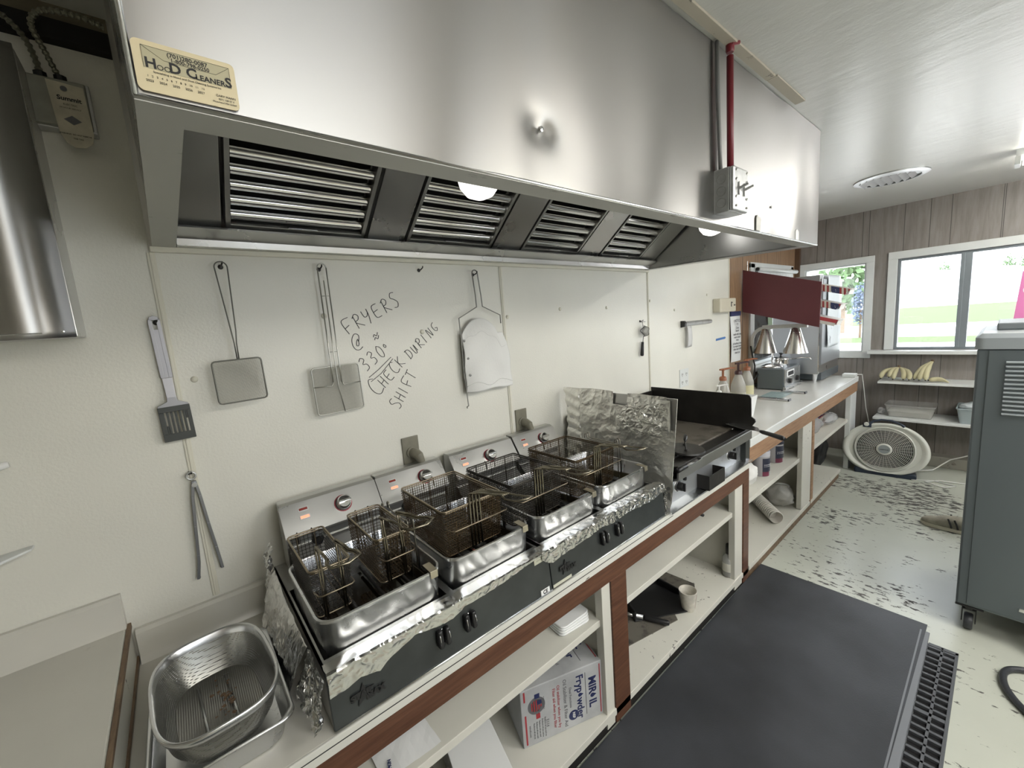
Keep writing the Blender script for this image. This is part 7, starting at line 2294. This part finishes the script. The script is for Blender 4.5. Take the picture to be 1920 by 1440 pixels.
b = MB(T=FR); b.box(-0.20, 0.22, -0.235, -0.185, -0.20, 0.018); b.build('base', K['fan_dark'], t, bev=0.012)
b = MB(T=FR); b.tube([(-0.110, 0.225, 0.02), (-0.085, 0.255, 0.018), (-0.03, 0.272, 0.014), (0.04, 0.270, 0.014), (0.10, 0.245, 0.018), (0.125, 0.222, 0.02)], [0.014, 0.010, 0.009, 0.009, 0.010, 0.013], 8)
b.box(-0.155, -0.095, 0.195, 0.232, 0.0, 0.034); b.build('carry_handle', K['fan_dark'], t, bev=0.004)
b = MB(T=FR); b.lathe([(0.019, 0.030), (0.017, 0.044), (0, 0.046)], (-0.130, 0.222, 0.0), 16); b.build('speed_knob', K['fan_white'], t, smooth='auto')

# cords on the floor by the fan
t = MB().tube([(4.78, -1.08, 0.006), (4.86, -1.20, 0.006), (4.80, -1.34, 0.007), (4.72, -1.28, 0.008), (4.78, -1.16, 0.010), (4.88, -1.24, 0.008), (4.92, -1.42, 0.006), (4.98, -1.7, 0.006), (5.0, -2.0, 0.006)], 0.0050, 8).build('extension_cord', K['white_plastic'], None, smooth=True)
tag(t, 'thin white cord with a small loop on the floor right of the fan', 'cord')
t = MB().tube([(5.0, -1.06, 0.02), (5.10, -1.18, 0.025), (5.22, -1.28, 0.11), (5.24, -1.45, 0.20), (5.28, -1.62, 0.28)], 0.0052, 8).build('extension_cord', K['white_plastic'], None, smooth=True)
tag(t, 'white cord rising over the baseboard towards the grey cabinet', 'cord')

# ------------------------------------------------------------------ grey appliance cabinet on casters
AX0, AX1, AY0, AY1 = 2.69, 3.35, -2.25, -1.452
t = thing('rolling_appliance', 'tall grey appliance cabinet with louvred side on casters at the right', 'appliance', (3.0, -1.85, 0.0))
b = MB(); b.box(AX0, AX1, AY0, AY1, 0.135, 1.345); b.build('cabinet_body', K['cabinet_grey'], t, bev=0.008)
b = MB(); b.box(AX0 - 0.004, AX0, AY0 + 0.03, AY1 - 0.034, 0.15, 1.34); b.build('side_panel', K['cabinet_grey'], t, bev=0.002)
b = MB(); b.loft([rrect(AX0 - 0.008, AX1 + 0.01, AY0 - 0.01, AY1 + 0.008, 0.03, 1.345), rrect(AX0 - 0.008, AX1 + 0.01, AY0 - 0.01, AY1 + 0.008, 0.03, 1.392), rrect(AX0 + 0.008, AX1 - 0.01, AY0 + 0.01, AY1 - 0.010, 0.03, 1.41)], (True, True))
b.build('top_moulding', K['cabinet_top'], t, smooth='auto')
b = MB()
for k in range(13):
    z = 1.345 - 0.05 - k * 0.0185
    b.prism([(AX0 - 0.004, z), (AX0 - 0.014, z - 0.004), (AX0 - 0.014, z - 0.008), (AX0 - 0.004, z - 0.012)], AY0 + 0.25, -1.536, 'y')
b.build('louvre', K['cabinet_top'], t, bev=0.001)
def caster(x, y):
    c = MB(); c.box(x - 0.045, x + 0.045, y - 0.045, y + 0.045, 0.128, 0.136); c.lathe([(0.022, 0.105), (0.026, 0.128)], (x, y, 0), 14)
    c.prism([(x - 0.02, 0.108), (x + 0.022, 0.108), (x + 0.012, 0.035), (x - 0.010, 0.035)], y - 0.024, y - 0.020, 'y'); c.prism([(x - 0.02, 0.108), (x + 0.022, 0.108), (x + 0.012, 0.035), (x - 0.010, 0.035)], y + 0.020, y + 0.024, 'y')
    c.box(x - 0.02, x + 0.022, y - 0.024, y + 0.024, 0.102, 0.108)
    co = c.build('caster', K['black'], t, bev=0.001)
    w_ = MB(); w_.lathe([(0.0, -0.015), (0.034, -0.015), (0.038, -0.010), (0.038, 0.010), (0.034, 0.015), (0, 0.015)], (x, y, 0.0382), 24, axis='y'); w_.build('wheel', K['rubber'], co, smooth='auto')
for x, y in ((AX0 + 0.045, AY1 - 0.045), (AX1 - 0.05, AY1 - 0.05), (AX0 + 0.05, AY0 + 0.05), (AX1 - 0.05, AY0 + 0.05)): caster(x, y)
MB().box(AX0 - 0.008, AX0 - 0.002, -1.66, -1.64, 0.19, 0.205).build('bolt', K['chrome'], t)
t = MB().box(2.92, 3.3, -2.0, -1.500, 1.4105, 1.442).build('tray_lid', simple('dark_grey_tray', (0.16, 0.18, 0.19), 0.4), None, bev=0.006)
tag(t, 'flat grey tray lid lying on top of the grey appliance cabinet', 'tray')
# hose under the cabinet
t = MB().tube(spline([(2.72, -1.66, 0.16), (2.68, -1.70, 0.08), (2.62, -1.76, 0.03), (2.57, -1.74, 0.014), (2.545, -1.68, 0.014), (2.50, -1.625, 0.014), (2.43, -1.607, 0.014), (2.34, -1.625, 0.014), (2.25, -1.68, 0.014), (2.1, -1.82, 0.014)]), 0.012, 10).build('drain_hose', K['rubber'], None, smooth=True)
tag(t, 'thick black hose looping on the floor beside the grey appliance', 'hose')

# poster in the end window
t = thing('window_poster', 'pink and white poster taped in the end window at the right picture edge', 'poster', (5.36, -1.7, 1.5))
b = MB(); b.add([(5.33, -1.560, 1.335), (5.33, -1.95, 1.330), (5.36, -1.97, 1.72), (5.36, -1.585, 1.722)], [(0, 1, 2, 3)]); b.build('sheet', K['pink'], t, solid=0.002)
b = MB()
for k in range(16):
    y_ = -1.585 - 0.02 * random.random() - 0.35 * random.random(); z_ = 1.36 + 0.33 * random.random(); s_ = 0.016 + 0.02 * random.random()
    b.add([(5.3275 + (z_ - 1.335) * 0.078, y_ + s_ * math.cos(a) * 0.8, z_ + s_ * 1.4 * math.sin(a)) for a in [2 * math.pi * q / 9 for q in range(9)]], [tuple(range(9))])
b.box(5.325, 5.3262, -1.95, -1.575, 1.340, 1.346)
b.build('white_print', K['paper'], t)

# sneaker-like shoe half hidden behind the appliance
t = thing('worn_shoe', 'dirty pale shoe with dark stripes on the floor behind the grey appliance', 'shoe', (3.86, -1.35, 0))
TS2 = frame_T((3.90, -1.225, 0.004), (-0.09, -1, 0), (1, -0.09, 0))
TS2 = Matrix.Translation((3.90, -1.225, 0.004)) @ Matrix.Rotation(math.radians(-95), 4, 'Z')
def shoe_ring(s, w0, zt, zb=0.018):
    out = []
    for k in range(14):
        a = 2 * math.pi * k / 14
        out.append((s, w0 * math.cos(a), zb + (zt - zb) * (0.5 + 0.5 * math.sin(a)) if math.sin(a) > -0.3 else zb))
    return out
b = MB(T=TS2); b.loft([shoe_ring(0.0, 0.012, 0.035), shoe_ring(0.02, 0.034, 0.052), shoe_ring(0.06, 0.046, 0.062), shoe_ring(0.11, 0.048, 0.085), shoe_ring(0.17, 0.042, 0.10), shoe_ring(0.24, 0.038, 0.105), shoe_ring(0.275, 0.028, 0.10)], (True, True))
b.build('upper', simple('dirty_grey_canvas', (0.36, 0.34, 0.28), 0.8, bump=0.4, bscale=200, var=0.3, vscale=20), t, smooth=True)
b = MB(T=TS2); b.loft([[(p[0], p[1], 0.0) for p in [(-0.006, 0, 0), (0.03, 0.045, 0), (0.10, 0.052, 0), (0.2, 0.044, 0), (0.28, 0.035, 0), (0.28, -0.035, 0), (0.2, -0.044, 0), (0.10, -0.052, 0), (0.03, -0.045, 0)]],
                        [(p[0], p[1], 0.022) for p in [(-0.006, 0, 0), (0.03, 0.045, 0), (0.10, 0.052, 0), (0.2, 0.044, 0), (0.28, 0.035, 0), (0.28, -0.035, 0), (0.2, -0.044, 0), (0.10, -0.052, 0), (0.03, -0.045, 0)]]])
b.build('sole', K['cream_plastic'], t)
b = MB(T=TS2)
for s in (0.135, 0.165): b.tube([(s, 0.044, 0.085), (s + 0.014, 0.0515, 0.050), (s + 0.02, 0.052, 0.028)], 0.005, 6); b.tube([(s, -0.044, 0.085), (s + 0.014, -0.0515, 0.050), (s + 0.02, -0.052, 0.028)], 0.005, 6)
b.build('side_stripe', K['ink_black'], t)

# ------------------------------------------------------------------ mats
t = thing('rubber_mat', 'large smooth dark rubber floor mat in front of the fryer counter', 'mat', (1.5, -1.0, 0.0))
b = MB(); b.add([(-0.6, -0.650, 0.014), (-0.6, -1.335, 0.014), (2.607, -1.372, 0.014), (2.617, -0.640, 0.014), (-0.6, -0.650, 0.018), (-0.6, -1.335, 0.018), (2.607, -1.372, 0.018), (2.617, -0.640, 0.018)], [(0, 1, 2, 3), (7, 6, 5, 4), (0, 4, 5, 1), (1, 5, 6, 2), (2, 6, 7, 3), (3, 7, 4, 0)])
b.build('mat_sheet', K['rubber'], t)
b = MB(); b.prism([(-1.352, 0.0185), (-1.352, 0.0130), (-1.386, 0.0130), (-1.384, 0.016)], -0.6, 2.55); b.build('edge_strip', simple('grey_mat_edge', (0.17, 0.18, 0.20), 0.45), t, bev=0.001)
t = thing('drainage_mat', 'perforated black drainage mat showing as a strip beside the smooth mat', 'mat', (1.5, -1.43, 0.0))
b = MB()
x = -0.4
b.box(-0.42, 2.47, -0.70, -1.388 + 0.0, 0.001, 0.012)
y0, y1 = -1.482, -1.388
b.box(-0.42, 2.47, y0, y0 + 0.010, 0.001, 0.014); b.box(-0.42, 2.47, -1.437, -1.428, 0.001, 0.014); 
k = 0
while x < 2.46:
    wd_ = 0.011 if k % 10 else 0.018
    b.box(x, x + wd_, y0 + 0.010, y1, 0.001, 0.014)
    x += 0.040; k += 1
b.box(2.455, 2.475, y0, y1, 0.001, 0.014)
b.build('mat_grid', K['rubber_grey'], t, bev=0.001)
MB().box(-0.42, 2.47, -1.481, -1.389, 0.0005, 0.003).build('mat_underside', K['black'], t)

# ------------------------------------------------------------------ ceiling vent, tube light and added fill panels
t = thing('ceiling_vent', 'round metal ceiling vent with curved louvres', 'vent', (4.13, -0.93, 2.44))
b = MB(); b.lathe([(0.205, 2.44), (0.205, 2.433), (0.165, 2.422), (0.160, 2.424), (0.160, 2.436)], (4.13, -0.93, 0), 48); b.build('flange', K['zinc'], t, smooth='auto')
b = MB(); b.lathe([(0, 2.437), (0.16, 2.437)], (4.13, -0.93, 0), 32); b.build('duct_opening', K['ink_black'], t)
vent_metal = simple('vent_blade_metal', (0.22, 0.22, 0.21), 0.45, 0.6)
for k in range(7):
    yy = -0.93 - 0.13 + k * 0.043
    hw_ = math.sqrt(max(0.0, 0.158 ** 2 - (yy + 0.93) ** 2))
    b = MB(); b.add([(4.13 - hw_, yy, 2.436), (4.13 + hw_, yy, 2.436), (4.13 + hw_, yy + 0.03, 2.418), (4.13 - hw_, yy + 0.03, 2.418)], [(0, 1, 2, 3)]); b.build('louvre_blade', vent_metal, t, solid=0.002)

def fill_panel(label, x, y0, y1, power):  # unseen panels added to brighten the room, made wide to soften hood highlights
    t_ = thing('ceiling_light', label, 'ceiling light', (x, (y0 + y1) / 2, ZC))
    q = MB(); q.box(x - 0.55, x + 0.55, y0, y1, ZC - 0.05, ZC - 0.0); q.build('housing', K['trim_white'], t_, bev=0.004)
    q = MB(); q.prism([(x - 0.52, ZC - 0.05), (x + 0.52, ZC - 0.05), (x + 0.48, ZC - 0.085), (x - 0.48, ZC - 0.085)], y0 + 0.03, y1 - 0.03, 'y'); q.build('fill_emitter', emission('fill_panel_glow', (1.0, 0.97, 0.90), power), t_)


def fluorescent(label, x, y0, y1, along='y'):
    t_ = thing('ceiling_light', label, 'ceiling light', (x, (y0 + y1) / 2, ZC))
    q = MB()
    if along == 'y': q.prism([(x - 0.085, ZC), (x + 0.085, ZC), (x + 0.06, ZC - 0.045), (x - 0.06, ZC - 0.045)], y0, y1, 'y')
    else: q.prism([(y0, ZC)], 0, 0)
    q.build('housing', K['trim_white'], t_)
    for dx in (-0.045, 0.045):
        q = MB(); q.tube([(x + dx, y0 + 0.03, ZC - 0.068), (x + dx, y1 - 0.03, ZC - 0.068)], 0.013, 12); q.build('tube_lamp', K['tube'], t_, smooth=True)
    for yy in (y0 + 0.01, y1 - 0.01):
        q = MB(); q.box(x - 0.07, x + 0.07, yy - 0.012, yy + 0.012, ZC - 0.088, ZC - 0.04); q.build('lamp_socket', K['trim_white'], t_)
fluorescent('fluorescent ceiling light showing its end at the right picture edge', 4.27, -2.75, -1.50)
fill_panel('unseen light panel added above the kitchen aisle to brighten the room', 2.3, -3.2, -2.1, 7.0)
fill_panel('dimmer unseen light panel added opposite the fryers as fill light', 0.6, -3.2, -2.1, 4.2)
